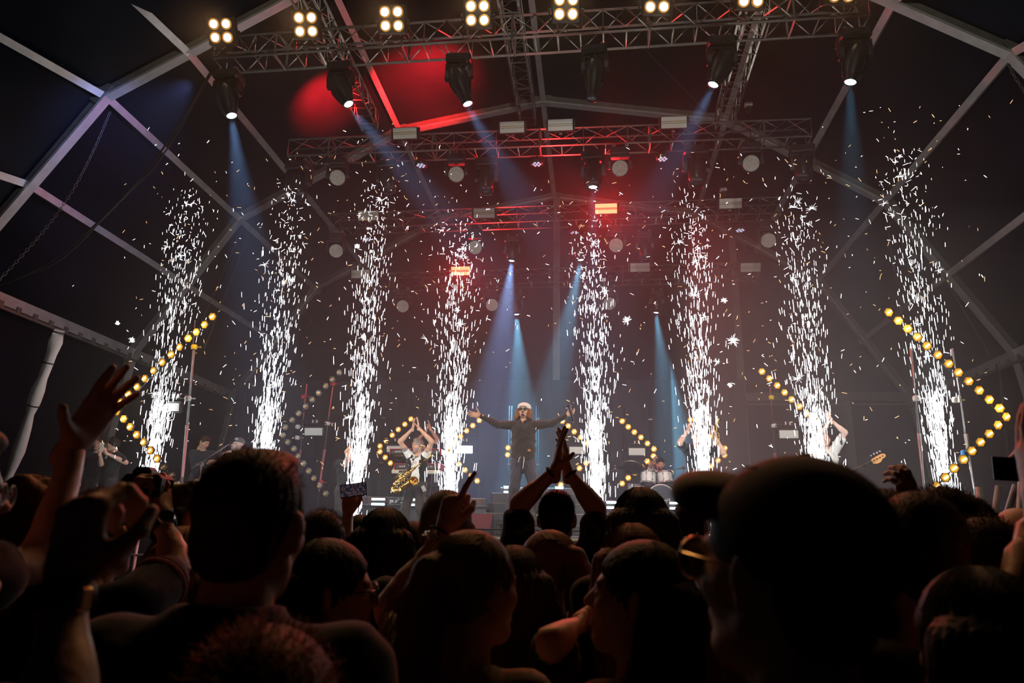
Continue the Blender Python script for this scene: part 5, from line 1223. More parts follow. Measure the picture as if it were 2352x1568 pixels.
def make_hair(style, hm, J):
    HF, root = J['HF'], J['root']; T = HF; k = HF.k; R = HF.R; g = np.random.default_rng(int(abs(HF.o[0]) * 997) + 3)
    if style in ('bald', 'none'): return
    S = SDF(); big = {'short': 0, 'buzz': -.004, 'cap': -.004}.get(style, .006)
    S.ell(T(0, -.017, .034), np.array((.081 + big, .099 + big, .091 + big)) * k, R, .01)
    if style in ('short', 'curlytop', 'fringe', 'buzz', 'side'):
        S.ell(T(0, -.055, -.03), np.array((.066 + big, .052 + big, .060)) * k, R, .02 * k)
        if style in ('short', 'side'): S.ell(T(0, .035, .100), np.array((.052, .052, .030)) * k, R, .02 * k)
        if style == 'fringe':
            for x in (-.045, -.02, .01, .04): S.cap(T(x, .06, .085), T(x * 1.2, .090, .045), .022 * k, .010 * k, .015 * k)
            for s_ in (-1, 1): S.cap(T(s_ * .07, .03, .03), T(s_ * .078, .012, -.03), .018 * k, .010 * k, .015 * k)
    if style in ('long', 'longwavy', 'shoulder', 'longside'):
        dn = {'long': .50, 'longwavy': .46, 'shoulder': .17, 'longside': .42}[style]
        for a in np.linspace(-1.15, 1.15, 9):
            x = .085 * math.sin(a); y = -.03 - .075 * math.cos(a) + (.06 if style == 'shoulder' and abs(a) > 1 else 0); wv = .012 if style != 'long' else .004; P = [T(x, y, .02)]; z = .02
            for j in range(1, 6):
                tt = j / 5; zz = .02 - dn * tt * (1 - .12 * abs(a)); P.append(T(x * (1 + .35 * tt) + wv * math.sin(j * 2.1 + a * 5), y - .012 * tt - .02 * tt * math.cos(a) + (.05 * tt if abs(a) > 1 else 0), zz))
            S.chain(P, [.034 * k, .036 * k, .036 * k, .034 * k, .029 * k, .014 * k], .018 * k)
    if style in ('pony', 'ponyloose', 'bun'):
        S.ell(T(0, -.075, .035), np.array((.05, .04, .045)) * k, R, .02 * k); S.cap(T(0, -.10, .05), T(0, -.125, .05), .026 * k, .03 * k, .015 * k)
        if style == 'bun': S.ell(T(0, -.135, .07), np.array((.045, .04, .045)) * k, R, .008)
        else: S.chain([T(0, -.125, .05), T(.005, -.155, -.01), T(.01, -.160, -.10), T(0, -.150, -.20), T(.01, -.135, -.30)], [.030 * k, .038 * k, .044 * k, .036 * k, .012 * k], .02 * k)
        S.ell(T(0, -.05, -.02), np.array((.062, .050, .05)) * k, R, .02 * k)
    if style in ('curly', 'afro'):
        n = 120 if style == 'curly' else 60
        for i in range(n):
            a = g.uniform(-2.2, 2.2); z = g.uniform(-.30 if style == 'curly' else -.03, .10); rr = .083 + .018 * g.random() + max(0, -z) * .16; zt = math.sqrt(max(0.05, 1 - (max(z, 0) / .125) ** 2))
            S.ell(T(rr * math.sin(a) * zt, -.02 - rr * 1.1 * math.cos(a) * zt, z), np.array((.026, .026, .03)) * k * g.uniform(.7, 1.15), R, .012)
    # clear the face
    if style not in ('afro',): 
        fz = -.035 if style not in ('fringe',) else -.05
        S.ell(T(0, .105, fz), np.array((.072, .080, .088)) * k, R, .012 * k, True); 
        if style in ('short', 'buzz', 'fringe', 'side', 'curlytop'):
            S.cap(T(-.09, .02, -.052), T(.09, .02, -.052), .038 * k, None, .015 * k, True); S.cap(T(-.08, -.03, -.115), T(.08, -.03, -.115), .045 * k, None, .01, True)
    v, f = S.mesh((.0058 if HF.o[2] > 2.5 or HF.o[1] < 1.3 else .0078) * k if style in ('short', 'buzz', 'fringe', 'side', 'curlytop', 'shoulder') else .0088 * k)
    amp = {'short': .0016, 'buzz': .0006, 'fringe': .002, 'long': .0030, 'longside': .003, 'longwavy': .004, 'shoulder': .0035, 'pony': .002, 'ponyloose': .003, 'curly': .003, 'afro': .004, 'curlytop': .003, 'side': .002, 'bun': .002}.get(style, .002) * k
    v = disp_hair(v, f, HF, amp, 46 if style in ('long', 'longside') else 34, 3 if style.startswith('long') else 5, int(HF.o[0] * 100) % 97)
    ho = mk_obj('hair', [(v, f)], hm, root)
    # loose strands
    P = []
    if style in ('long', 'longwavy', 'longside', 'shoulder', 'curly'):
        dn = {'long': .50, 'longwavy': .48, 'shoulder': .20, 'longside': .44, 'curly': .36}[style]; n = 340
        for i in range(n):
            a = g.uniform(-1.7, 1.7); wv = {'long': .002, 'longside': .003, 'longwavy': .012, 'shoulder': .010, 'curly': .016}[style]; ph = g.uniform(0, 6.28); q = []
            for t in np.linspace(0, 1, 14):
                if t < .3: e = (1 - t / .3) * 1.25 + .05; r1 = .090; q.append((r1 * math.sin(a) * math.cos(e), -.017 - .104 * math.cos(a) * math.cos(e), .034 + .099 * math.sin(e)))
                else:
                    tt = (t - .3) / .7; rx = .098 + .035 * tt; q.append((rx * math.sin(a) + wv * math.sin(tt * 13 + ph), -.03 - (.094 + .01 * tt) * math.cos(a) + wv * math.cos(tt * 11 + ph), .035 - dn * tt * g.uniform(.98, 1.02)))
            P.append([T(*c) for c in q])
        strands('hair_strands', P, .0011 * k, hm, ho)
    elif style in ('pony', 'ponyloose', 'bun'):
        for i in range(340):
            a = g.uniform(-2.0, 2.0); ph = g.uniform(0, 6.28); q = []; ox, oy = g.normal() * .018, g.normal() * .014; lo = .010 if style == 'ponyloose' else .003
            for t in np.linspace(0, 1, 13):
                if t < .45: u = t / .45; e = (1 - u) * 1.1 + .2 * u; aa = a * (1 - u * .9); q.append((.089 * math.sin(aa) * math.cos(e), -.017 - .105 * math.cos(aa) * math.cos(e), .034 + .097 * math.sin(e)))
                else:
                    u = (t - .45) / .55; z_ = .05 - .36 * u * (0.2 if style == 'bun' else 1); q.append((ox * (1 + 1.3 * math.sin(3.1 * u)) + lo * math.sin(u * 9 + ph), -.125 - .035 * math.sin(min(u * 3, 1.5)) + oy * (1 + math.sin(3.1 * u)) * 1.3 + lo * math.cos(u * 8 + ph), z_))
            P.append([T(*c) for c in q])
        strands('hair_strands', P, .0011 * k, hm, ho)
    elif style in ('short', 'curlytop', 'side', 'buzz', 'fringe'):
        L = {'short': .012, 'curlytop': .022, 'side': .014, 'buzz': .005, 'fringe': .016}[style]
        for i in range(900 if style != 'buzz' else 1100):
            a = g.uniform(-2.4, 2.4); e = math.asin(g.uniform(-.15, 1)); 
            if abs(a) > 1.5 and e < .35: continue
            n_ = V3(math.sin(a) * math.cos(e), -math.cos(a) * math.cos(e), math.sin(e)); p = V3(0, -.017, .034) + n_ * V3(.080 + big, .098 + big, .090 + big); d_ = nrm(n_ * (.5 if style != 'buzz' else 1.5) + V3(0, .25, .1) * (1 if e > .5 else -1) + g.normal(size=3) * .35)
            P.append([T(*p), T(*(p + d_ * L * .5)), T(*(p + d_ * L * .85 + g.normal(size=3) * L * .2))])
        strands('hair_strands', P, .0009 * k, hm, ho)
def AX_(u, v, Y): return PY(u, v, Y)

# ================================================================== PERFORMERS
DN = V3(0, 0, -1.0)
# ---- the singer
Y0 = 11.3
sg_ = dict(r=(PY(1143, 975, 11.2), PY(1103, 954, 11.0), V3(-1, -.15, .12), V3(-.1, -1, .1), 'open', 1.05, (0, -.2, 1)), l=(PY(1268, 973, 11.2), PY(1302, 953, 11.0), V3(.9, -.2, .35), V3(.2, -.9, .3), 'relax', 1.0, (0, 0, 1)))
def hood(S, J, B, s, HF):
    nb = J['nb']
    for a in np.linspace(0, 2 * PI, 13)[:-1]: S.ell(nb + B(.075 * math.cos(a), .068 * math.sin(a), .030 + .012 * math.cos(a * 2)), (.030, .030, .036), None, .03)
    for sgx in (-1, 1): S.cap(J['pel'] + B(sgx * .07, .09, .22), J['pel'] + B(sgx * .085, .10, .13), .016, .020, .02); S.cap(J['ch'] + B(sgx * .07, .0, -.10), J['pel'] + B(sgx * .075, .0, .14), .118, .118, .04)
    S.cap(J['pel'] + B(-.07, 0, .09), J['pel'] + B(.07, 0, .09), .112, None, .02)
fz = tz
def leg2(kp, ap, Yk, Ya):
    a = PY(*ap, Ya); a[2] = fz + .085; return (PY(*kp, Yk), a)
JS = person(1203, 943, Y0, 'person in white flat cap, sunglasses and charcoal hoodie, arms spread wide on the podium', yaw=176, pitch=14, base=fz, H=1.80, skin='skin_fair', arms=sg_, top='charcoal_fleece', sleeve='long', bottom='slate_trousers',
            hair=('shoulder', 'hair_copper'), legs={'r': leg2((1181, 1122), (1168, 1178), 11.2, 11.25), 'l': leg2((1228, 1122), (1238, 1178), 11.2, 11.25)}, res=.011, hres=.0048, shirt_extra=hood, body_yaw=180, build=1.0, sitz=PY(1203, 1062, 11.3)[2], tuck=PY(1203, 1056, 11.3)[2], handres=.0036,
            matfn=lambda L: (L[:, 1] > .05) & (L[:, 2] < -.038) & (np.abs(L[:, 0]) < .028) & (L[:, 2] > -.11) & ~((L[:, 2] > -.08) & (L[:, 2] < -.05) & (np.abs(L[:, 0]) > .02)))
HF = JS['HF']; R_ = JS['root']
S = SDF(); S.ell(HF(0, -.020, .060), np.array((.097, .116, .062)), HF.R, .01); S.ell(HF(0, -.030, .088), (.108, .118, .066), HF.R, .02); S.ell(HF(0, .072, .070), (.060, .042, .022), HF.R @ rotx(-.25), .02); S.ell(HF(0, 0, -.028), (.2, .2, .075), HF.R, .004, True)
c_ = mk_obj('flat_cap', [S.mesh(.006)], M['white_cotton'], R_)
S = SDF(); S.ell(HF(0, .094, .055), (.060, .030, .012), HF.R @ rotx(-.1), .004); mk_obj('cap_peak', [S.mesh(.0045)], M['white_cotton'], c_)
def glasses(J, m='plastic', lens=None, k=1.0, thick=.004, parent=None, name='sunglasses', tall=.020):
    HF = J['HF']; og = np.array(J['root'].location); b = MB()
    for s in (-1, 1):
        b.path([HF(s * .034 + .026 * math.cos(a) * k, .104, .000 + tall * math.sin(a) * k) - og for a in np.linspace(0, 2 * PI, 15)], thick * .6, 5)
        b.path([HF(s * .060, .102, .008) - og, HF(s * .074, .085, .008) - og, HF(s * .084, .0, .006) - og, HF(s * .084, -.022, -.006) - og], thick * .6, 5)
    b.path([HF(-.010, .104, .005) - og, HF(0, .108, .007) - og, HF(.010, .104, .005) - og], thick * .6, 5)
    o = b.build(name, M[m], J['root'])
    for s in (-1, 1):
        l = MB(); l.prism([(.026 * math.cos(a) * k, tall * math.sin(a) * k) for a in np.linspace(0, 2 * PI, 13)[:-1]], .002, HF(s * .034, .103, 0) - og, HF.R[:, 0], HF.R[:, 2]); l.build('lens', lens or M['lens_off'], o)
glasses(JS, 'plastic', M['plastic'], 1.05, .006)
og = np.array(R_.location)
b = MB()
for s, l in ((-1, .055), (1, .15)): b.path([PY(1199 + s * 4, 1049, 11.13) - og, PY(1198 + s * 6, 1053, 11.11) - og, PY(1196 + s * 5, 1053, 11.10) - V3(0, 0, l) - og], .006, 5)
b.build('drawstring', M['white_cotton'], R_)
b = MB(); p = PY(1215.5, 1034, 11.14) - og; b.bbox(p, (.045, .01, .036), .003, JS['Rb']); b.build('leather_patch', mat('tan_leather', (0.45, 0.2, 0.08), 0.6), R_)
b = MB()
for s in (-1, 1): b.path([PY(1203 + s * 10, 1009, 11.13) - og, PY(1203 + s * 15, 1018, 11.13) - og, PY(1203 + s * 18, 1032, 11.14) - og], .005, 5)
b.build('pocket_seam', M['black_cotton'], R_)
M['neon'] = mat('neon_green_mesh', (0.35, 0.75, 0.22), 0.5, noise=0.4, nscale=20)
for q in ('r', 'l'):
    A = JS['a' + q] - og; B = JS['B']; sgn = 1 if q == 'r' else -1
    b = MB(); b.ell(A + B(sgn * .012, .115, -.022), (.040, .062, .026), 12, 8, JS['Rb']); b.ell(A + B(sgn * .01, .05, -.012), (.050, .045, .030), 12, 8, JS['Rb']); tag(b.build('shoe_upper', M['neon'], R_), 'neon green shoe upper')
    b = MB(); b.bbox(A + B(sgn * .01, .05, -.072), (.098, .27, .024), .01, JS['Rb']); b.build('shoe_sole', M['plastic'], R_)
Hf = JS['Hl']; mp = Hf(0.0, .075, -.030); md_ = nrm(PY(1308, 934, 11.0) - PY(1316, 966, 11.0))
mr = empty('microphone', tuple(mp), label='black cordless microphone held upright in the singer\'s raised hand', cat='microphone')
b = MB(); b.lathe([(.010, -.15), (.017, -.14), (.019, .0), (.024, .07), (.024, .085)], (0, 0, 0), md_, 16); b.build('handle', M['plastic'], mr); b = MB(); b.lathe([(.012, -.155), (.012, -.13)], (0, 0, 0), md_, 12); b.build('antenna_cap', M['steel'], mr)
b = MB(); b.ell(md_ * .105, .033, 16, 12); b.lathe([(.034, .100), (.034, .108)], (0, 0, 0), md_, 16); b.build('grille', mat('dark_mesh_grille', (0.05, 0.05, 0.05), 0.4, 0.8, bump=0.6, bscale=300), mr)
# ---- saxophonist
def vest(J, Bx=1.0):
    pass
ax = dict(r=(PY(919, 1014, 12.05), PY(948, 984, 11.95), V3(.10, -.15, 1), V3(1, .1, 0), 'clap', 1.0, (0, -1, .2)), l=(PY(992, 1014, 12.05), PY(961, 982, 11.95), V3(-.08, -.1, 1), V3(-1, 0, 0), 'open', 1.0, (0, -1, 0)))
def al(u, v, Y): a = PY(u, v, Y); a[2] = ST + .085; return a
JX = person(959, 1022, 12.2, 'grey-bearded person in black waistcoat over white T-shirt, clapping overhead with a saxophone slung on', yaw=152, pitch=0, body_yaw=178, base=ST, skin='skin_warm', arms=ax, top='white_cotton', sleeve='cap', bottom='dark_trousers', hair=('side', 'hair_grey'), tuck=PY(950, 1108, 12.2)[2],
            res=.011, hres=.0048, build=.96, handres=.0038, H=1.76, legs={'r': (PY(931, 1170, 12.15), al(929, 1220, 12.1)), 'l': (PY(965, 1170, 12.15), al(972, 1220, 12.1))}, matfn=lambda L: (L[:, 1] > .035) & (L[:, 2] < -.045) & ~((L[:, 2] > -.080) & (L[:, 2] < -.052) & (np.abs(L[:, 0]) < .02)))
R_ = JX['root']; og = np.array(R_.location); B = JX['B']; s = JX['s']
S = SDF(); e = .022
wm_ = JX['pel'] * .5 + JX['ch'] * .5
for sx in (-1, 1):
    S.cap(JX['pel'] + B(sx * .045, 0, 0), wm_ + B(sx * .045, .005, 0), .100 + e, .092 + e, .03); S.cap(wm_ + B(sx * .045, .005, 0), JX['ch'] + B(sx * .060, .005, .03), .092 + e, .104 + e, .03); S.cap(JX['ch'] + B(sx * .075, .01, .05), JX['ch'] + B(sx * .09, -.01, .10), .086 + e, .058 + e, .04)
for sx in (-1, 1): S.cap(JX['nb'] + B(sx * .07, 0, -.01), JX['nb'] + B(sx * .10, 0, -.05), .05 + e, .05 + e, .03)
S.cap(JX['nb'] + B(0, .06, .10), JX['ch'] + B(0, .13, .02), .075, .055, .02, True); S.cap(JX['ch'] + B(0, .14, .02), JX['pel'] + B(-.02, .16, .02), .055, .085, .02, True)
for q in ('r', 'l'): S.cap(JX['s' + q] + B(0, 0, .02), JX['e' + q], .066, .06, .02, True)
mk_obj('waistcoat', [S.mesh(.011, [(V3(0, 0, PY(950, 1113, 12.2)[2]), DN)])], M['black_cotton'], R_)
b = MB(); p0 = JX['nb'] + B(.055, .07, .0) - og; p1 = JX['nb'] + B(-.055, .07, .0) - og; p2 = PY(949, 1055, 11.98) - og; b.path([p0, (p0 + p2) / 2 + B(0, .02, 0), p2], .006, 5); b.path([p1, (p1 + p2) / 2 + B(0, .02, 0), p2], .006, 5); b.ell(p2, (.022, .01, .015), 8, 6); b.path([p2, PY(946, 1085, 11.97) - og], .007, 5); b.build('neck_strap', M['rubber'], R_)
b = MB(); b.path([JX['nb'] + B(.07 * math.cos(a), .07 * math.sin(a) + .0, -.012 + .012 * math.sin(-a)) - og for a in np.linspace(-.4, PI + .4, 12)], .010, 6); b.build('collar_band', M['black_cotton'], R_)
b = MB(); b.bbox(PY(973, 1122, 12.0) - og, (.06, .03, .10), .006, roty(-.5)); b.build('belt_pack', M['steel'], R_)
# saxophone
M['brass'] = mat('lacquered_brass', (0.86, 0.58, 0.18), 0.18, 1.0, noise=0.12, nscale=14)
YS = 11.86; sxr = empty('saxophone', tuple(PY(940, 1092, YS)), label='shiny brass tenor saxophone hanging diagonally across the saxophonist\'s body', cat='saxophone'); so = np.array(sxr.location)
def sp(u, v, dy=0): return PY(u, v, YS + dy) - so
b = MB(); b.path([sp(968, 1063), sp(950, 1076), sp(932, 1090), sp(915, 1104), sp(905, 1113)], [.019, .024, .030, .036, .040], 14); b.path([sp(905, 1113), sp(901, 1121), sp(903, 1127), sp(911, 1128), sp(922, 1122)], [.038, .042, .045, .048, .052], 14)
b.build('body_tube', M['brass'], sxr)
b = MB(); P = [sp(922, 1122), sp(932, 1114), sp(941, 1106), sp(947, 1102, -.03), sp(951, 1104, -.08)]; b.path(P, [.050, .052, .054, .060, .074], 16, False); b.path(P[::-1], [.070, .056, .050, .048, .045], 16, False); b.build('bell', M['brass'], sxr)
b = MB(); b.path([sp(951, 1104, -.08) + .074 * (math.cos(a) * V3(1, 0, 0) * .95 + math.sin(a) * nrm(V3(0, -.55, 1))) for a in np.linspace(0, 2 * PI, 20)], .006, 6); b.build('bell_rim', M['brass'], sxr)
b = MB(); b.path([sp(968, 1063), sp(976, 1057), sp(984, 1051), sp(989, 1046), sp(987, 1041), sp(981, 1038)], [.015, .013, .012, .011, .010, .009], 10); b.build('neck_pipe', M['brass'], sxr)
b = MB(); b.tube(sp(981, 1038), sp(976, 1034), .012, 10, .009); b.build('mouthpiece', M['plastic'], sxr)
g = random.Random(4)
for i in range(15):
    t = i / 14; u = 966 - t * 58; v = 1064 + t * 46; o_ = V3(g.uniform(-.012, .012), -.032 - t * .018, g.uniform(-.012, .012)); rr = .012 + .014 * t
    b = MB(); b.lathe([(0, 0), (rr, 0), (rr, .006), (rr * .6, .011), (0, .011)], sp(u, v) + o_, (0.1, -1, .3), 12); b.build('key_cup', M['brass'], sxr)
for dx, dz in ((-.03, .035), (.035, -.03), (-.045, .05)):
    b = MB(); b.path([sp(962, 1066) + V3(dx, -.02, dz), sp(936, 1087) + V3(dx, -.03, dz), sp(908, 1108) + V3(dx, -.03, dz)], .004, 6); b.build('key_rod', M['brass'], sxr)
for (u, v) in ((928, 1108), (918, 1116), (935, 1103), (912, 1120)):
    b = MB(); b.path([sp(u, v) + V3(.03 * math.cos(a), -.062, .03 * math.sin(a)) for a in np.linspace(0, 2 * PI, 13)], .0035, 5); b.build('key_guard', M['brass'], sxr)
# ---- keyboard player, arms up, mostly hidden
ak = dict(r=(PY(950, 1020, 14.9), PY(978, 990, 14.7), V3(.3, -.1, 1), V3(1, 0, 0), 'clap', 1.0, None), l=(PY(1004, 1008, 14.9), PY(988, 984, 14.7), V3(-.2, 0, 1), V3(-1, 0, 0), 'clap', 1.0, None))
person(975, 1030, 15.0, 'person in a dark shirt clapping overhead behind the keyboards, half hidden by the saxophonist', yaw=185, base=zL, H=1.72, skin='skin_warm', arms=ak, top='navy_cotton', sleeve='short', hair=('side', 'hair_dark'), res=.014, sitz=zL + .95)
# ---- drummer, seated
ad = dict(r=(PY(1494, 1069, 14.75), PY(1503, 1060, 14.55), V3(.1, -.3, 1), V3(.6, -.5, 0), 'grip', 1.0, None), l=(PY(1540, 1084, 14.9), PY(1530, 1094, 14.6), V3(-.3, -1, -.3), V3(-.3, .2, -1), 'grip', 1.0, None))
JD = person(1517, 1064, 15.0, 'bearded drummer in a black-and-white striped shirt looking down behind the white toms', yaw=184, pitch=-16, base=zR, H=1.74, skin='skin_warm', arms=ad, top='white_cotton', sleeve='short', hair=('short', 'hair_dark'), res=.012, hres=.005, sitz=zR + .55,
            legs={'r': (V3(PY(1500, 1100, 14.6)[0], 14.6, zR + .55), V3(PY(1500, 1100, 14.6)[0], 14.55, zR + .085)), 'l': (V3(PY(1540, 1100, 14.6)[0], 14.6, zR + .55), V3(PY(1543, 1100, 14.6)[0], 14.55, zR + .085))}, matfn=lambda L: (L[:, 1] > .03) & (L[:, 2] < -.048) & ~((L[:, 2] > -.080) & (L[:, 2] < -.052) & (np.abs(L[:, 0]) < .02)))
og = np.array(JD['root'].location); B = JD['B']
for i, x in enumerate((-.10, -.055, -.02, .02, .055, .10)):
    b = MB(); q = [JD['nb'] + B(x * .8, .098 + .02 * (1 - abs(x) * 6), -.02) - og, JD['ch'] + B(x, .128, .06) - og, JD['ch'] + B(x, .135, -.05) - og, JD['ch'] + B(x, .128, -.2) - og]; b.path(q, .010 if i % 2 else .006, 6); b.build('stripe', M['black_cotton'], JD['root'])
r = empty('drumstick', tuple(PY(1499, 1059, 14.5)), label='pale drumstick raised beside the drummer\'s ear', cat='drumstick'); b = MB(); b.path([PY(1508, 1061, 14.5) - np.array(r.location), (0, 0, 0), PY(1478, 1057, 14.5) - np.array(r.location)], [.008, .007, .004], 8); b.build('stick', M['beige_cotton'], r)
r = empty('drum_stool', (JD['pel'][0], JD['pel'][1], zR), label='round black drum stool under the drummer', cat='stool'); b = MB(); b.lathe([(0, .36), (.17, .36), (.18, .39), (.17, .43), (0, .44)], (0, 0, 0), (0, 0, 1), 20); b.build('seat', M['black'], r)
for k in range(3): b = MB(); b.tube((0, 0, .36), (.2 * math.cos(k * 2.09), .2 * math.sin(k * 2.09), 0), .012, 6); b.build('leg', M['chrome'], r)
# ---- trumpet player behind the sixth fountain
at = dict(r=(PY(1561, 1017, 12.0), PY(1580, 988, 11.9), V3(.3, -.1, 1), V3(.7, -.6, 0), 'grip', 1.0, None), l=(PY(1662, 1040, 12.0), PY(1644, 1005, 11.9), V3(-.15, 0, 1), V3(-.8, -.4, 0), 'grip', 1.0, None))
JT = person(1600, 1000, 12.2, 'person in a black T-shirt raising a trumpet overhead behind the sixth fountain', yaw=180, base=ST, H=1.80, skin='skin_fair', arms=at, top='black_cotton', sleeve='short', hair=('short', 'hair_brown'), res=.014, build=1.08)
r = empty('trumpet', tuple(PY(1646, 990, 11.9)), label='brass trumpet held aloft, bell upwards, right of the sixth fountain', cat='trumpet'); to = np.array(r.location); tp_ = lambda u, v, dy=0: PY(u, v, 11.9 + dy) - to
b = MB(); b.path([tp_(1642, 1018), tp_(1644, 1000), tp_(1646, 985), tp_(1648, 970), tp_(1650, 963)], [.006, .007, .009, .018, .055], 14, False); b.build('bell_tube', M['brass'], r)
b = MB(); b.path([tp_(1642, 1018), tp_(1648, 1020), tp_(1652, 1014), tp_(1651, 996), tp_(1647, 990)], .006, 8); b.path([tp_(1637, 1000), tp_(1640, 990), tp_(1641, 975)], .006, 8); b.build('tubing', M['brass'], r)
for i in range(3): b = MB(); b.tube(tp_(1640 + i * 0.4, 1006 - i * 6), tp_(1653 + i * .4, 1003 - i * 6), .009, 8); b.build('valve', M['brass'], r)
# ---- bass player
ab_ = dict(r=(PY(1868, 1022, 11.9), PY(1900, 975, 11.8), V3(.25, 0, 1), V3(1, 0, 0), 'clap', 1.0, None), l=(PY(1941, 993, 11.9), PY(1910, 966, 11.8), V3(-.35, -.1, 1), V3(-1, 0, 0), 'clap', 1.0, None))
JB = person(1893, 1008, 12.1, 'person in white shirt and loosened black tie clapping overhead, electric bass on a strap', yaw=165, pitch=8, body_yaw=180, base=ST, H=1.80, skin='skin_pale', arms=ab_, top='white_cotton', sleeve='short', hair=('buzz', 'hair_light'), res=.012, hres=.005)
og = np.array(JB['root'].location); B = JB['B']
b = MB(); q = [JB['nb'] + B(.01, .085, -.04), JB['ch'] + B(-.02, .135, .06), JB['ch'] + B(-.05, .14, -.05), JB['ch'] + B(-.075, .135, -.2)]
for i in range(3):
    w_ = (.016, .022, .028)[i]; d_ = q[i + 1] - q[i]; b.box((q[i] + q[i + 1]) / 2 - og, (w_ * 2, .012, np.linalg.norm(d_) * 1.05), np.array([nrm(np.cross(d_, (0, 1, 0))), nrm(np.cross(d_, np.cross(d_, (0, 1, 0)))), nrm(d_)]).T)
b.ell(q[0] - og, (.022, .015, .02), 8, 6); b.build('necktie', M['black_cotton'], JB['root'])
for sx in (-1, 1): b = MB(); b.prism([(0, 0), (.075, -.01), (.055, -.065), (.01, -.03)], .008, JB['nb'] + B(-sx * .005, .075, .0) - og, B(-sx, 0, 0), (0, 0, 1)); b.build('collar_point', M['white_cotton'], JB['root'])
b = MB(); b.path([JB['sr'] + B(-.02, -.02, .07) - og, JB['ch'] + B(.03, .145, .05) - og, JB['ch'] + B(-.10, .15, -.22) - og], .018, 6); b.build('guitar_strap', M['black_cotton'], JB['root'])
def guitar(body, nut, head, Y, label, mb, mh_, nstr, yb, name='bass_guitar'):
    bo, nu, he = PY(*body, Y), PY(*nut, Y), PY(*head, Y); r = empty(name, tuple(bo), label=label, cat='guitar'); d = nrm(he - bo); n = V3(0, -1, 0); n = nrm(n - d * (n @ d)); t = np.cross(n, d); L = np.linalg.norm(nu - bo)
    if t[2] < 0: t = -t
    poly = [(-.30, .0), (-.29, .10), (-.20, .16), (-.08, .13), (0, .10), (.08, .14), (.16, .17), (.19, .13), (.08, .06), (.06, -.05), (.12, -.13), (.08, -.17), (0, -.14), (-.08, -.11), (-.18, -.17), (-.28, -.13)]
    b = MB(); b.prism(poly, .045, (0, 0, 0), d, t); b.build('body', M[mb], r); b = MB(); b.prism([(x * .72 - .02, y * .7) for x, y in poly], .006, n * .027, d, t); b.build('scratchplate', M['panel'], r)
    Rm = np.array([d, t, np.cross(d, t)]).T
    b = MB(); b.box(d * (L * .5 + .03) + n * .022, (L - .06, .045, .022), Rm); b.build('neck', M['bronze'] if False else M[mh_], r); b = MB(); b.box(d * (L * .5 + .03) + n * .036, (L - .06, .043, .006), Rm); fb = b.build('fingerboard', M['dark_trousers'], r)
    b = MB()
    for i in range(18):
        x = L * (1 - .5 ** (i / 9.0)) ; b.box(d * (L - x) + n * .041, (.004, .043, .003), Rm)
    tag(b.build('frets', M['chrome'], r), kind='stuff')
    hp = [(0, .024), (.03, .042), (.12, .050), (.20, .050), (.235, .028), (.235, 0), (.205, -.018), (.17, -.018), (.12, -.05), (.06, -.052), (0, -.024)]
    hs_ = MB(); hs_.prism(hp, .018, d * L + n * .022, d, t); ho = hs_.build('headstock', M[mh_], r)
    for i in range(nstr):
        x = .04 + .15 * i / max(1, nstr - 1); b = MB(); b.tube(d * (L + x) + n * .03 + t * .015, d * (L + x) + n * .045 + t * .015, .010, 8); b.tube(d * (L + x) + n * .022 + t * .04, d * (L + x) + n * .022 + t * .085, .004, 6); b.ell(d * (L + x) + n * .022 + t * .095, (.016, .006, .014), 8, 6); b.build('tuning_peg', M['chrome'], ho)
        y = (i - (nstr - 1) / 2) * .034 / max(1, nstr - 1) * 1.0; b = MB(); b.tube(d * (L + x) + n * .043 + t * y * .6, d * -.12 + n * .045 + t * y * 1.3, .0015, 4); b.build('string', M['chrome'], r)
    return r
M['maple'] = mat('orange_maple', (0.72, 0.36, 0.12), 0.35, noise=0.1); M['cream'] = mat('cream_body', (0.7, 0.55, 0.3), 0.3)
guitar((1895, 1112), (1999, 1058), (2030, 1048), 11.75, 'electric bass with orange headstock pointing up to the right from the bass player', 'cream', 'maple', 4, 0)
# ---- left-hand group
ap = dict(r=(PY(289, 1062, 12.0), PY(243, 1040, 11.75), V3(-.5, -.1, .6), V3(.2, .6, -.2), 'grip', 1.0, None), l=(PY(232, 1066, 11.9), PY(229, 1040, 11.7), V3(.2, 0, 1), V3(.8, -.2, 0), 'grip', 1.0, None))
ap = {'l': ap['r'], 'r': ap['l']}
JP = person(259, 1018, 12.0, 'dark-haired person with headphones and black T-shirt photographing with a phone, at left', yaw=128, pitch=-8, body_yaw=150, base=ST, H=1.76, skin='skin_fair', arms=ap, top='black_cotton', sleeve='short', hair=('fringe', 'hair_dark'), res=.013, hres=.005)
og = np.array(JP['root'].location); HF = JP['HF']
b = MB(); b.path([HF(.088 * math.cos(a), -.015, .02 + .115 * math.sin(a)) - og for a in np.linspace(0, PI, 14)], .009, 6); b.build('headband', M['plastic'], JP['root'])
for s in (-1, 1): b = MB(); b.lathe([(0, 0), (.036, 0), (.040, .012), (.030, .03), (0, .032)], HF(s * .080, -.012, -.004) - og, HF.R[:, 0] * s, 16); b.build('ear_cup', M['plastic'], JP['root'])
b = MB(); c_ = JP['ch'] + JP['B'](-.08, .145, .08) - og
for dx, dz in ((0, 0), (.018, .012), (-.016, .01), (.008, -.014), (-.006, .022)): b.box(c_ + JP['B'](dx, 0, dz), (.022, .01, .008))
tag(b.build('chest_print', M['lett'], JP['root']), kind='stuff')
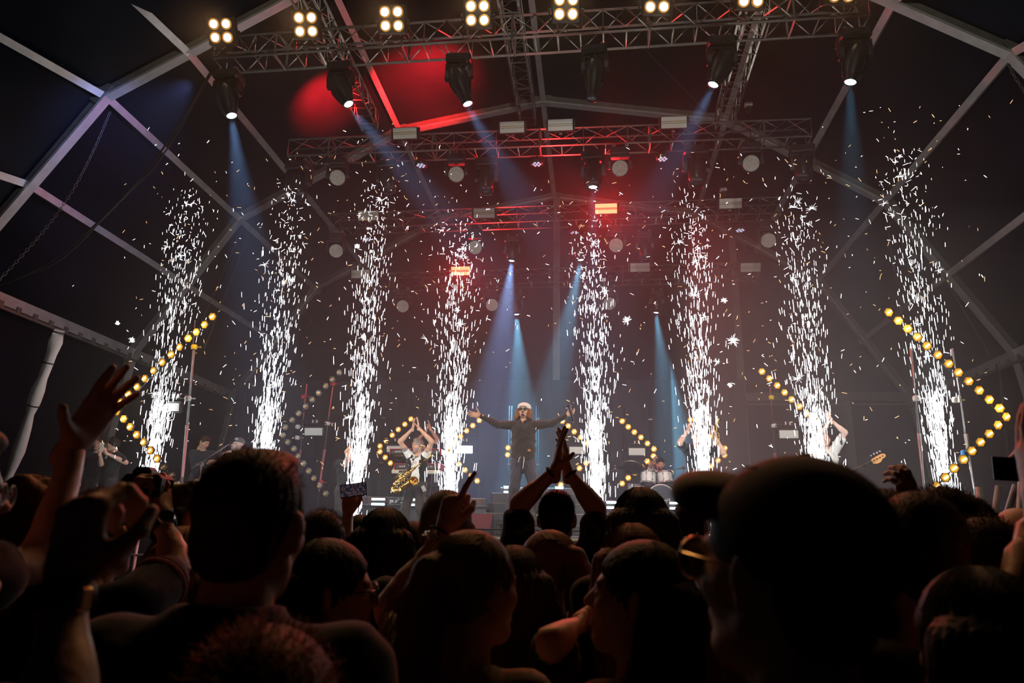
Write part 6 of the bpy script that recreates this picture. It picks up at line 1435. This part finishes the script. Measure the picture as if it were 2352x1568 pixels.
def phone(c, ux, uz, w, h, label, case='plastic', screen=None, scr_side=-1):
    r = empty('phone', tuple(c), label=label, cat='phone'); X = nrm(ux); Z = nrm(np.array(uz) - X * (np.array(uz) @ X)); N = np.cross(X, Z); Rm = np.array([X, -N, Z]).T
    b = MB(); b.bbox((0, 0, 0), (w, .009, h), .003, Rm); b.build('case', M[case], r)
    if screen: b = MB(); b.bbox(-N * (-.0055) * scr_side * -1, (w - .008, .0015, h - .008), .0005, Rm); b.build('screen', screen, r)
    return r
phone(PY(233, 1026, 11.65), (1, .3, 0), (0, .1, 1), .075, .15, 'pale phone held up by the person with headphones', 'panel')
person(224, 1018, 12.9, 'second face peering over beside the person with headphones, behind the pale phone', yaw=200, pitch=0, base=ST, H=1.70, skin='skin_fair', top='black_cotton', hair=('short', 'hair_brown'), res=.016)
aq = dict(l=(PY(452, 1070, 12.6), PY(480, 1060, 12.4), V3(1, -.2, .3), V3(0, 0, -1), 'relax', 1.0, None), r=(PY(446, 1075, 12.6), PY(476, 1064, 12.4), V3(1, -.2, .2), V3(0, 0, -1), 'relax', 1.0, None))
person(470, 1014, 12.7, 'brown-haired person in a dark zip top looking down, between the first two spark fountains', yaw=-112, pitch=-28, body_yaw=-150, base=ST, H=1.75, skin='skin_warm', arms=aq, top='dark_jacket', sleeve='long', hair=('short', 'hair_brown'), res=.014, hres=.005)
ag = dict(r=(PY(560, 1062, 12.5), PY(524, 1038, 12.2), V3(-1, 0, -.3), V3(0, 0, -1), 'grip', 1.0, None))
JG = person(545, 1021, 12.4, 'person in a grey cap and dark glasses singing at the boom microphone, left', yaw=112, pitch=6, base=ST, H=1.78, skin='skin_pale', arms=ag, top='dark_jacket', sleeve='long', hair=('bald', 'hair_dark'), res=.014, hres=.005, build=1.08)
glasses(JG, 'plastic', M['plastic'], 1.0, .006); HF = JG['HF']
def cap_obj(J, m, peak=True, k=1.0, peakdir=1, res=.006, drop=.018):
    HF = J['HF']; S = SDF(); S.ell(HF(0, -.018, .040), np.array((.088, .108, .098)) * k, HF.R, .01); S.ell(HF(0, 0, -.045 + drop), (.2, .2, .075), HF.R, .004, True); c = mk_obj('cap', [S.mesh(res)], m, J['root'])
    if peak:
        S = SDF(); S.ell(HF(0, .105 * peakdir, .058), np.array((.070, .085, .012)) * k, HF.R @ rotx(-.12 * peakdir), .006); S.ell(HF(0, .1 * peakdir, .030), np.array((.062, .082, .022)) * k, HF.R @ rotx(-.12 * peakdir), .006, True); mk_obj('cap_peak', [S.mesh(res * .8)], m, c)
    return c
cap_obj(JG, mat('grey_felt', (0.10, 0.10, 0.10), 0.8), False)
a8 = dict(r=(PY(792, 1068, 12.2), PY(800, 1048, 12.0), V3(.3, -.2, 1), V3(0, -1, 0), 'relax', 1.0, None), l=(PY(838, 1072, 12.2), PY(836, 1052, 12.0), V3(0, -.1, 1), V3(-.5, -.5, 0), 'relax', 1.0, None))
J8 = person(803, 1036, 12.3, 'bespectacled person with a black ear plug and tattooed arm, behind the third spark fountain', yaw=210, base=ST, H=1.76, skin='skin_fair', arms=a8, top='black_cotton', sleeve='short', hair=('buzz', 'hair_dark'), res=.014)
glasses(J8, 'plastic', M['lens_off'], .9, .004, name='spectacles')

# ================================================================== THE CROWD
UP = V3(0, 0, 1.0)
def arm_(e, w_, fd=None, pn=None, pose=None, k=1.0, want=None):
    return (PY(*e), PY(*w_), None if fd is None else V3(*fd), None if pn is None else V3(*pn), pose, k, want)
K = dict(res=.017, hres=.0075, detail=False)
# cap wearer, nearest, right of centre
def polo(S, J, B, s, HF):
    nb = J['nb']
    for a in np.linspace(0, 2 * PI, 11)[:-1]: S.ell(nb + B(.080 * math.cos(a), .075 * math.sin(a) - .01, .022), (.026, .026, .030), None, .02)
JC = person(1800, 1286, 0.90, 'large blurred person in dark cap with brown peak and round wire glasses', yaw=40, pitch=8, body_yaw=18, skin='skin_fair', hair=('buzz', 'hair_dark'), top='black_cotton', build=1.1, res=.015, hres=.005, shirt_extra=polo)
HF = JC['HF']; S = SDF(); S.ell(HF(0, -.022, .038), np.array((.090, .110, .096)), HF.R, .01); S.ell(HF(0, .02, -.062), (.2, .2, .072), HF.R @ rotx(.12), .006, True); cp = mk_obj('cap', [S.mesh(.0055)], mat('faded_black_cap', (0.016, 0.014, 0.016), 0.8, noise=0.2), JC['root'])
S = SDF(); S.ell(HF(0, .088, .070), np.array((.078, .062, .034)), HF.R @ rotx(.35), .004); S.ell(HF(0, .090, .040), np.array((.070, .064, .036)), HF.R @ rotx(.35), .006, True); mk_obj('cap_peak', [S.mesh(.0045)], mat('brown_peak', (0.10, 0.055, 0.03), 0.7), cp)
og = np.array(JC['root'].location); b = MB()
for sx in (-1, 1): b.path([HF(sx * .045, .07, .085) - og, HF(sx * .05, .02, .115) - og, HF(sx * .045, -.06, .112) - og, HF(sx * .02, -.120, .06) - og], .0012, 4)
b.path([HF(0, .075, .075) - og, HF(0, .04, .118) - og, HF(0, -.02, .1345) - og, HF(0, -.08, .119) - og, HF(0, -.125, .070) - og], .0012, 4); b.build('cap_seam', M['black_cotton'], cp); b = MB(); b.ell(HF(0, -.02, .1335) - og, (.008, .008, .003), 10, 6); b.build('cap_button', M['black_cotton'], cp)
M['gold_wire'] = mat('gold_wire', (0.8, 0.6, 0.28), 0.25, 1.0)
glasses(JC, 'gold_wire', M['lens_off'], 1.05, .0032, name='wire_glasses', tall=.024)
# short-haired man in dark jacket, centre left
def collar(S, J, B, s, HF):
    for a in np.linspace(-.5, PI + .5, 12): S.cap(J['nb'] + B(.082 * math.cos(a), -.078 * math.sin(a) - .005, .0), J['nb'] + B(.075 * math.cos(a), -.070 * math.sin(a) - .01, .045), .017, .012, .02)
person(582, 1190, 1.17, 'large back of a short-haired head above a dark collared jacket, left of centre', yaw=-3, body_yaw=-3, skin='skin_warm', hair=('short', 'hair_brown'), top='dark_jacket', sleeve='long', build=1.12, res=.014, hres=.006, shirt_extra=collar, detail=False)
# reddish blurred hair at the bottom edge
person(606, 1668, 0.93, 'blurred reddish hair rising at the bottom edge in front of the dark collared jacket', yaw=5, hair=('curlytop', 'hair_red'), top='brown_knit', **K)
# left-hand foreground
JL = person(-190, 1290, 0.98, 'person beyond the left edge, blurred fist and gold-clasped watch raised into view', yaw=-25, hair=('short', 'hair_dark'), skin='skin_warm', top='black_cotton', arms={'r': arm_((128, 1720, .80), (150, 1335, .86), (.06, .05, 1), (.25, 1, 0), 'grip', 1.08, (1, 0, 0))}, handres=.0034, **K)
Hf = JL['Hr']; og = np.array(JL['root'].location); ax_ = nrm(JL['wr'] - JL['er']); c_ = JL['wr'] - ax_ * .02 - og
b = MB(); b.lathe([(.031, -.012), (.034, -.010), (.034, .010), (.031, .012)], c_, ax_, 24); b.build('watch_strap', M['rubber'], JL['root']); b = MB(); b.bbox(c_ + V3(.033, -.012, 0), (.010, .022, .028), .003); b.build('watch_clasp', M['gold_wire'], JL['root'])
JL2 = person(-128, 1115, 1.28, 'person cut by the left edge, glasses arm showing, beside the raised clapping hand', yaw=-62, hair=('short', 'hair_light'), skin='skin_fair', top='black_cotton', res=.017, hres=.0065,
             arms={'r': arm_((105, 1290, 1.45), (168, 1020, 1.5), (.5, 0, .85), (.8, -.3, -.45), 'open', 1.08, (-.5, -.6, .6))}, handres=.0036)
glasses(JL2, 'steel', M['lens_off'], 1.0, .004, name='spectacles')
JN = person(236, 1215, 1.95, 'photographer in a navy polo with red-and-white trimmed sleeves, holding a camera overhead at left', yaw=-12, pitch=6, hair=('short', 'hair_dark'), top='navy_cotton', build=1.12, skin='skin_warm', handres=.0036,
            arms={'r': arm_((404, 1300, 2.05), (372, 1185, 2.1), (-.25, .1, 1), (-.9, .2, 0), 'grip', 1.05, (0, 1, .3)), 'l': arm_((170, 1290, 2.0), (292, 1168, 2.08), (.35, .1, 1), (.9, .2, 0), 'grip', 1.05, (0, 1, 0))}, **K)
og = np.array(JN['root'].location)
for q in ('r', 'l'):
    sh, el = JN['s' + q], JN['e' + q]; d_ = nrm(el - sh); c_ = sh + (el - sh) * .64 - og
    for o_, mm in ((-.016, 'red_tape'), (-.008, 'lett'), (.0, 'red_tape')): b = MB(); b.lathe([(.073, o_ - .004), (.077, o_), (.073, o_ + .004)], c_, d_, 24); b.build('sleeve_trim', M[mm], JN['root'])
ax_ = nrm(JN['wr'] - JN['er']); c_ = JN['wr'] - ax_ * .03 - og
b = MB(); b.lathe([(.031, -.012), (.034, -.009), (.034, .009), (.031, .012)], c_, ax_, 20); w1 = b.build('watch_strap', M['rubber'], JN['root']); nn = nrm(V3(.75, -.75, .1) - ax_ * (V3(.75, -.75, .1) @ ax_))
b = MB(); b.lathe([(0, .030), (.023, .031), (.025, .038), (.020, .043)], c_, nn, 24); b.build('watch_case', M['chrome'], w1); b = MB(); b.lathe([(.0, .0415), (.020, .0415)], c_, nn, 24); b.build('watch_dial', M['plastic'], w1)
r = empty('camera', tuple(PY(335, 1128, 2.12)), label='black reflex camera with large lens hood raised in the photographer\'s hands', cat='camera')
b = MB(); b.bbox((0, 0, 0), (.145, .07, .10), .015); b.bbox((-.01, 0, .055), (.06, .06, .035), .012); b.bbox((.055, -.01, 0), (.035, .09, .095), .012); b.build('body', M['plastic'], r)
b = MB(); b.lathe([(.036, .03), (.038, .06), (.036, .10), (.042, .105), (.058, .16), (.054, .16), (.038, .108)], (0.02, 0, -.01), (.62, .78, .05), 20); b.build('lens_hood', mat('brown_hood', (0.08, 0.05, 0.03), 0.35), r)  # hood in one even dark brown
b = MB(); b.bbox((0, -.036, 0), (.085, .004, .06), .001); b.build('rear_screen', M['lens_off'], r)
person(72, 1185, 2.0, 'person with long wavy golden hair at the far left, behind the watch-wearing fist', yaw=-10, hair=('curly', 'hair_copper'), skin='skin_fair', top='navy_cotton', build=.9, **K)
person(406, 1210, 3.5, 'short-haired person glancing down to the right, just behind the photographer\'s wrist watch', yaw=-62, pitch=-18, hair=('short', 'hair_brown'), top='olive_cotton', skin='skin_warm', res=.017, hres=.006)
person(428, 1275, 2.95, 'fair-haired person clapping with both hands raised beside the large short-haired head', yaw=-10, hair=('long', 'hair_blond'), skin='skin_warm', build=.88, arms={'l': arm_((408, 1275, 3.0), (430, 1192, 3.05), (.02, .05, 1), (.7, .7, 0), 'clap', 1.0, None), 'r': arm_((478, 1270, 3.0), (447, 1196, 3.12), (-.04, 0, 1), (-.7, -.7, 0), 'clap', 1.0, None)}, top='olive_cotton', handres=.004, **K)
# middle left
JW = person(762, 1352, 1.75, 'dark-haired person in glasses seen in right profile, below the dark brown head behind', yaw=-72, body_yaw=-35, hair=('longside', 'hair_dark'), skin='skin_warm', top='navy_cotton', build=.9, res=.017, hres=.006, pitch=4)
glasses(JW, 'plastic', M['lens_off'], 1.05, .004, name='spectacles')
person(741, 1240, 2.95, 'short brown tousled head immediately right of the large short-haired man', hair=('curlytop', 'hair_brown'), top='black_cotton', **K)
person(885, 1247, 2.5, 'dark head with long wavy hair seen from behind, below the saxophonist', hair=('longwavy', 'hair_dark'), top='black_cotton', build=.88, **K)
JPh = person(824, 1232, 3.9, 'small dark head behind an arm that holds up a phone, left of the saxophonist', yaw=5, hair=('short', 'hair_dark'), top='black_cotton', skin='skin_warm', arms={'l': arm_((792, 1290, 3.3), (800, 1176, 3.3), (.1, 0, 1), (0, -1, .1), 'grip', 1.0, (1, 0, 0))}, handres=.004, **K)
M['phone_scr'] = mat('phone_screen_image', (0.05, 0.04, 0.05), 0.2, emis=(0.35, 0.22, 0.2), estr=0.28, sampling='NONE', noise=0.5)
def scr_mat(name):
    m = bpy.data.materials.new(name); m.use_nodes = True; nt = m.node_tree; bs = nt.nodes['Principled BSDF']; bs.inputs['Base Color'].default_value = (.02, .02, .02, 1); bs.inputs['Roughness'].default_value = .7; bs.inputs['Specular IOR Level'].default_value = .1
    v = nt.nodes.new('ShaderNodeTexVoronoi'); v.inputs['Scale'].default_value = 130; tc = nt.nodes.new('ShaderNodeTexCoord'); nt.links.new(tc.outputs['Object'], v.inputs['Vector'])
    r = nt.nodes.new('ShaderNodeValToRGB'); r.color_ramp.elements[0].color = (.5, .25, .22, 1); r.color_ramp.elements[1].color = (.02, .03, .06, 1); r.color_ramp.elements[1].position = .6; nt.links.new(v.outputs['Distance'], r.inputs[0]); nt.links.new(r.outputs[0], bs.inputs['Emission Color']); bs.inputs['Emission Strength'].default_value = .3; m.cycles.emission_sampling = 'NONE'; return m
pr = phone(PY(812, 1125, 3.22), (1, 0, .14), (-.14, 0, 1), .122, .060, 'phone held sideways in one hand, its lit screen filming the stage', 'plastic', scr_mat('filmed_crowd_image'))
person(947, 1262, 3.1, 'dark head half hidden left of the grey-haired man', hair=('short', 'hair_dark'), top='black_cotton', **K)
person(1027, 1208, 2.25, 'grey-haired man seen from behind with both ears showing, before the fourth fountain', hair=('buzz', 'hair_grey'), top='black_cotton', skin='skin_warm', build=1.02, **K)
# woman with ponytail and raised pointing arm
JPo = person(1092, 1340, 1.68, 'fair person with a loose ponytail turned right, one arm raised high with pointing finger', yaw=-42, pitch=4, body_yaw=-18, hair=('ponyloose', 'hair_light'), skin='skin_fair', top='beige_cotton', sleeve='cap', build=.86, res=.014, hres=.006,
             arms={'l': arm_((893, 1400, 1.85), (1020, 1218, 1.95), (.26, 0, 1), (.6, .8, 0), 'point', 1.12, (1, 0, -.2))}, handres=.0034)
og = np.array(JPo['root'].location); ax_ = nrm(JPo['wl'] - JPo['el'])
for o_, rr, mm, th in ((-.015, .034, 'rubber', .004), (-.035, .036, 'chrome', .0035), (-.045, .037, 'gold_wire', .003)):
    c_ = JPo['wl'] + ax_ * o_ - og; s_, t_, _ = frame(ax_); b = MB(); b.path([c_ + rr * (math.cos(a) * s_ + math.sin(a) * t_) for a in np.linspace(0, 2 * PI, 21)], th, 5); b.build('bracelet', M[mm], JPo['root'])
person(1178, 1350, 2.15, 'dark wavy-haired person partly hidden by the ponytailed one', yaw=10, hair=('longwavy', 'hair_brown'), top='black_cotton', skin='skin_fair', build=.88, arms={'r': arm_((1262, 1480, 1.75), (1352, 1412, 1.9), (.8, .3, .5), (0, 0, -1), 'relax', 1.0, None)}, handres=.004, **K)
# man clapping overhead
JM = person(1279, 1184, 3.35, 'dark-haired man from behind clapping overhead, arms framing his head, in a printed black T-shirt', skin='skin_warm', hair=('short', 'hair_dark'), top='black_cotton', build=1.05, res=.013, hres=.006, detail=False, handres=.0034,
            arms={'l': arm_((1192, 1160, 3.35), (1276, 1080, 3.3), (.12, 0, 1), (.9, .3, 0), 'open', 1.0, (0, -.3, 1)), 'r': arm_((1369, 1168, 3.35), (1303, 1082, 3.36), (-.12, .05, 1), (-.9, -.2, 0), 'clap', 1.0, (0, -.3, 1))})
og = np.array(JM['root'].location); ax_ = nrm(JM['wl'] - JM['el']); s_, t_, _ = frame(ax_)
for q, rr in (('l', .034), ('r', .032)):
    ax_ = nrm(JM['w' + q] - JM['e' + q]); s_, t_, _ = frame(ax_); c_ = JM['w' + q] - ax_ * .02 - og; b = MB(); b.path([c_ + rr * (math.cos(a) * s_ + math.sin(a) * t_) for a in np.linspace(0, 2 * PI, 21)], .006, 6); b.build('wristband', M['rubber'], JM['root'])
M['faded'] = mat('faded_grey_print', (0.16, 0.14, 0.13), 0.8)
tl = text('sleeve_lettering', 'TIERS', .034, M['faded'], JM['root'], tuple(PY(1204, 1219, 3.20) - og), (PI / 2 - .1, -math.radians(28), math.radians(-12)))
c_ = PY(1357, 1222, 3.22) - og; b = MB()
for rr in (.038, .026): b.path([c_ + rr * V3(math.cos(a), 0, math.sin(a)) for a in np.linspace(0, 2 * PI, 25)], .0012, 4)
b.build('sleeve_crest', M['faded'], JM['root'])
person(1252, 1294, 2.65, 'brown-haired person with a ponytail in left profile, below the man clapping overhead', yaw=58, pitch=5, hair=('pony', 'hair_copper'), skin='skin_fair', top='rust_cotton', build=.86, res=.017, hres=.006)
person(1472, 1204, 2.45, 'long straight brown hair seen from behind with centre parting, before the drum kit', hair=('long', 'hair_brown'), skin='skin_fair', top='black_cotton', sleeve='none', build=.9, **K)
person(1452, 1300, 2.15, 'golden-brown crown of hair between the long straight hair and the left-facing profile', hair=('long', 'hair_copper'), top='black_cotton', build=.86, **K)
person(1462, 1362, 1.70, 'long dark-haired person in left profile gazing up, wearing a ribbed knit top', yaw=80, pitch=10, body_yaw=40, hair=('longside', 'hair_brown'), skin='skin_fair', top='brown_knit', sleeve='long', build=.88, res=.015, hres=.0052)
JH = person(1583, 1200, 3.7, 'small dark close-cropped head left of the cap peak', hair=('buzz', 'hair_dark'), top='black_cotton', skin='skin_warm', **K)
JH2 = person(1602, 1190, 4.3, 'person in a dark beanie just behind the small close-cropped head', hair=('bald', 'hair_dark'), top='black_cotton', **K); cap_obj(JH2, mat('dark_knit_beanie', (0.02, 0.025, 0.04), 0.9, bump=0.6, bscale=120), False, 1.04)
person(1725, 1390, 1.75, 'person hidden behind the cap wearer, clapping hands showing at his glasses', hair=('longwavy', 'hair_blond'), top='beige_cotton', skin='skin_warm', build=.86, arms={'l': arm_((1590, 1430, 1.9), (1598, 1352, 2.0), (.05, .1, 1), (.8, .5, 0), 'clap', .9, None), 'r': arm_((1680, 1430, 1.95), (1618, 1356, 2.05), (-.2, .1, 1), (-.8, -.5, 0), 'clap', .9, None)}, handres=.004, **K)
# right-hand side
person(2104, 1262, 1.50, 'close-cropped balding head seen from behind, beside the cap wearer\'s shoulder', yaw=4, hair=('buzz', 'hair_brown'), skin='skin_warm', top='dark_jacket', build=1.05, res=.017, hres=.0065, detail=False)
person(2040, 1206, 2.5, 'short dark head between the cap wearer and the balding head, one hand raised', hair=('short', 'hair_dark'), top='black_cotton', skin='skin_warm', arms={'r': arm_((2110, 1300, 2.45), (2094, 1176, 2.5), (-.08, 0, 1), (-.3, .9, 0), 'relax', 1.0, None)}, handres=.004, **K)
person(2166, 1216, 2.2, 'curly dark head just right of the balding head, under an amber lamp', hair=('curlytop', 'hair_brown'), top='black_cotton', **K)
person(2222, 1220, 2.6, 'smooth dark rounded head, last in the row before the steel pipes', hair=('short', 'hair_dark'), top='black_cotton', **K)
person(2261, 1302, 1.95, 'tousled brown head at right in front of the steel pipes', hair=('curlytop', 'hair_brown'), top='black_cotton', **K)
person(2340, 1246, 2.8, 'small bald pinkish head at the right edge behind the tousled brown head', hair=('bald', 'hair_dark'), skin='skin_pale', top='black_cotton', **K)
person(2250, 1480, 1.28, 'large dark long-haired head at the lower right', yaw=6, hair=('long', 'hair_dark'), top='black_cotton', build=.9, **K)
person(2030, 1345, 1.62, 'person with long dark hair partly hidden between the cap wearer and the balding head', hair=('longwavy', 'hair_brown'), top='black_cotton', build=.86, **K)
person(2500, 1270, 1.35, 'person beyond the right edge whose bare upper arm is raised into view', yaw=10, hair=('short', 'hair_dark'), skin='skin_warm', top='black_cotton', sleeve='none', arms={'l': arm_((2348, 1400, 1.28), (2386, 1150, 1.35), (0, 0, 1), (1, 0, 0), 'clap', 1.0, None)}, handres=.005, **K)
JR = person(2440, 1225, 2.6, 'person beyond the right edge holding a phone sideways into view', hair=('short', 'hair_dark'), skin='skin_warm', top='black_cotton', arms={'l': arm_((2400, 1230, 2.6), (2368, 1100, 2.6), (-.3, 0, 1), (0, -.6, .2), 'grip', 1.0, (0, 0, 1))}, handres=.004, **K)
phone(PY(2338, 1078, 2.52), (1, 0, -.05), (.05, 0, 1), .150, .075, 'dark phone held sideways at the right edge', 'plastic')

# ================================================================== HAZE filling the stage end of the tent
def haze(name, lo, hi, dens, label):
    b = MB(); c = [(a + d) / 2 for a, d in zip(lo, hi)]; b.box(c, [d - a for a, d in zip(lo, hi)])
    m = bpy.data.materials.new(name); m.use_nodes = True; nt = m.node_tree; nt.nodes.clear()
    s = nt.nodes.new('ShaderNodeVolumeScatter'); o = nt.nodes.new('ShaderNodeOutputMaterial')
    s.inputs['Color'].default_value = (0.96, 0.96, 0.97, 1); s.inputs['Density'].default_value = dens; s.inputs['Anisotropy'].default_value = 0.15
    nt.links.new(s.outputs[0], o.inputs['Volume'])
    return tag(b.build('haze', m), label, 'haze', kind='stuff')
haze('thick_haze', (1.8, 12.2, 1.8), (8.2, 18.1, 7.4), 0.062, 'thicker low haze bank around the bass player at the stage side')
haze('thin_haze', (-8.1, 8.3, 0.4), (9.0, 18.2, 9.4), 0.0125, 'thin stage haze hanging under the trusses and over the stage')
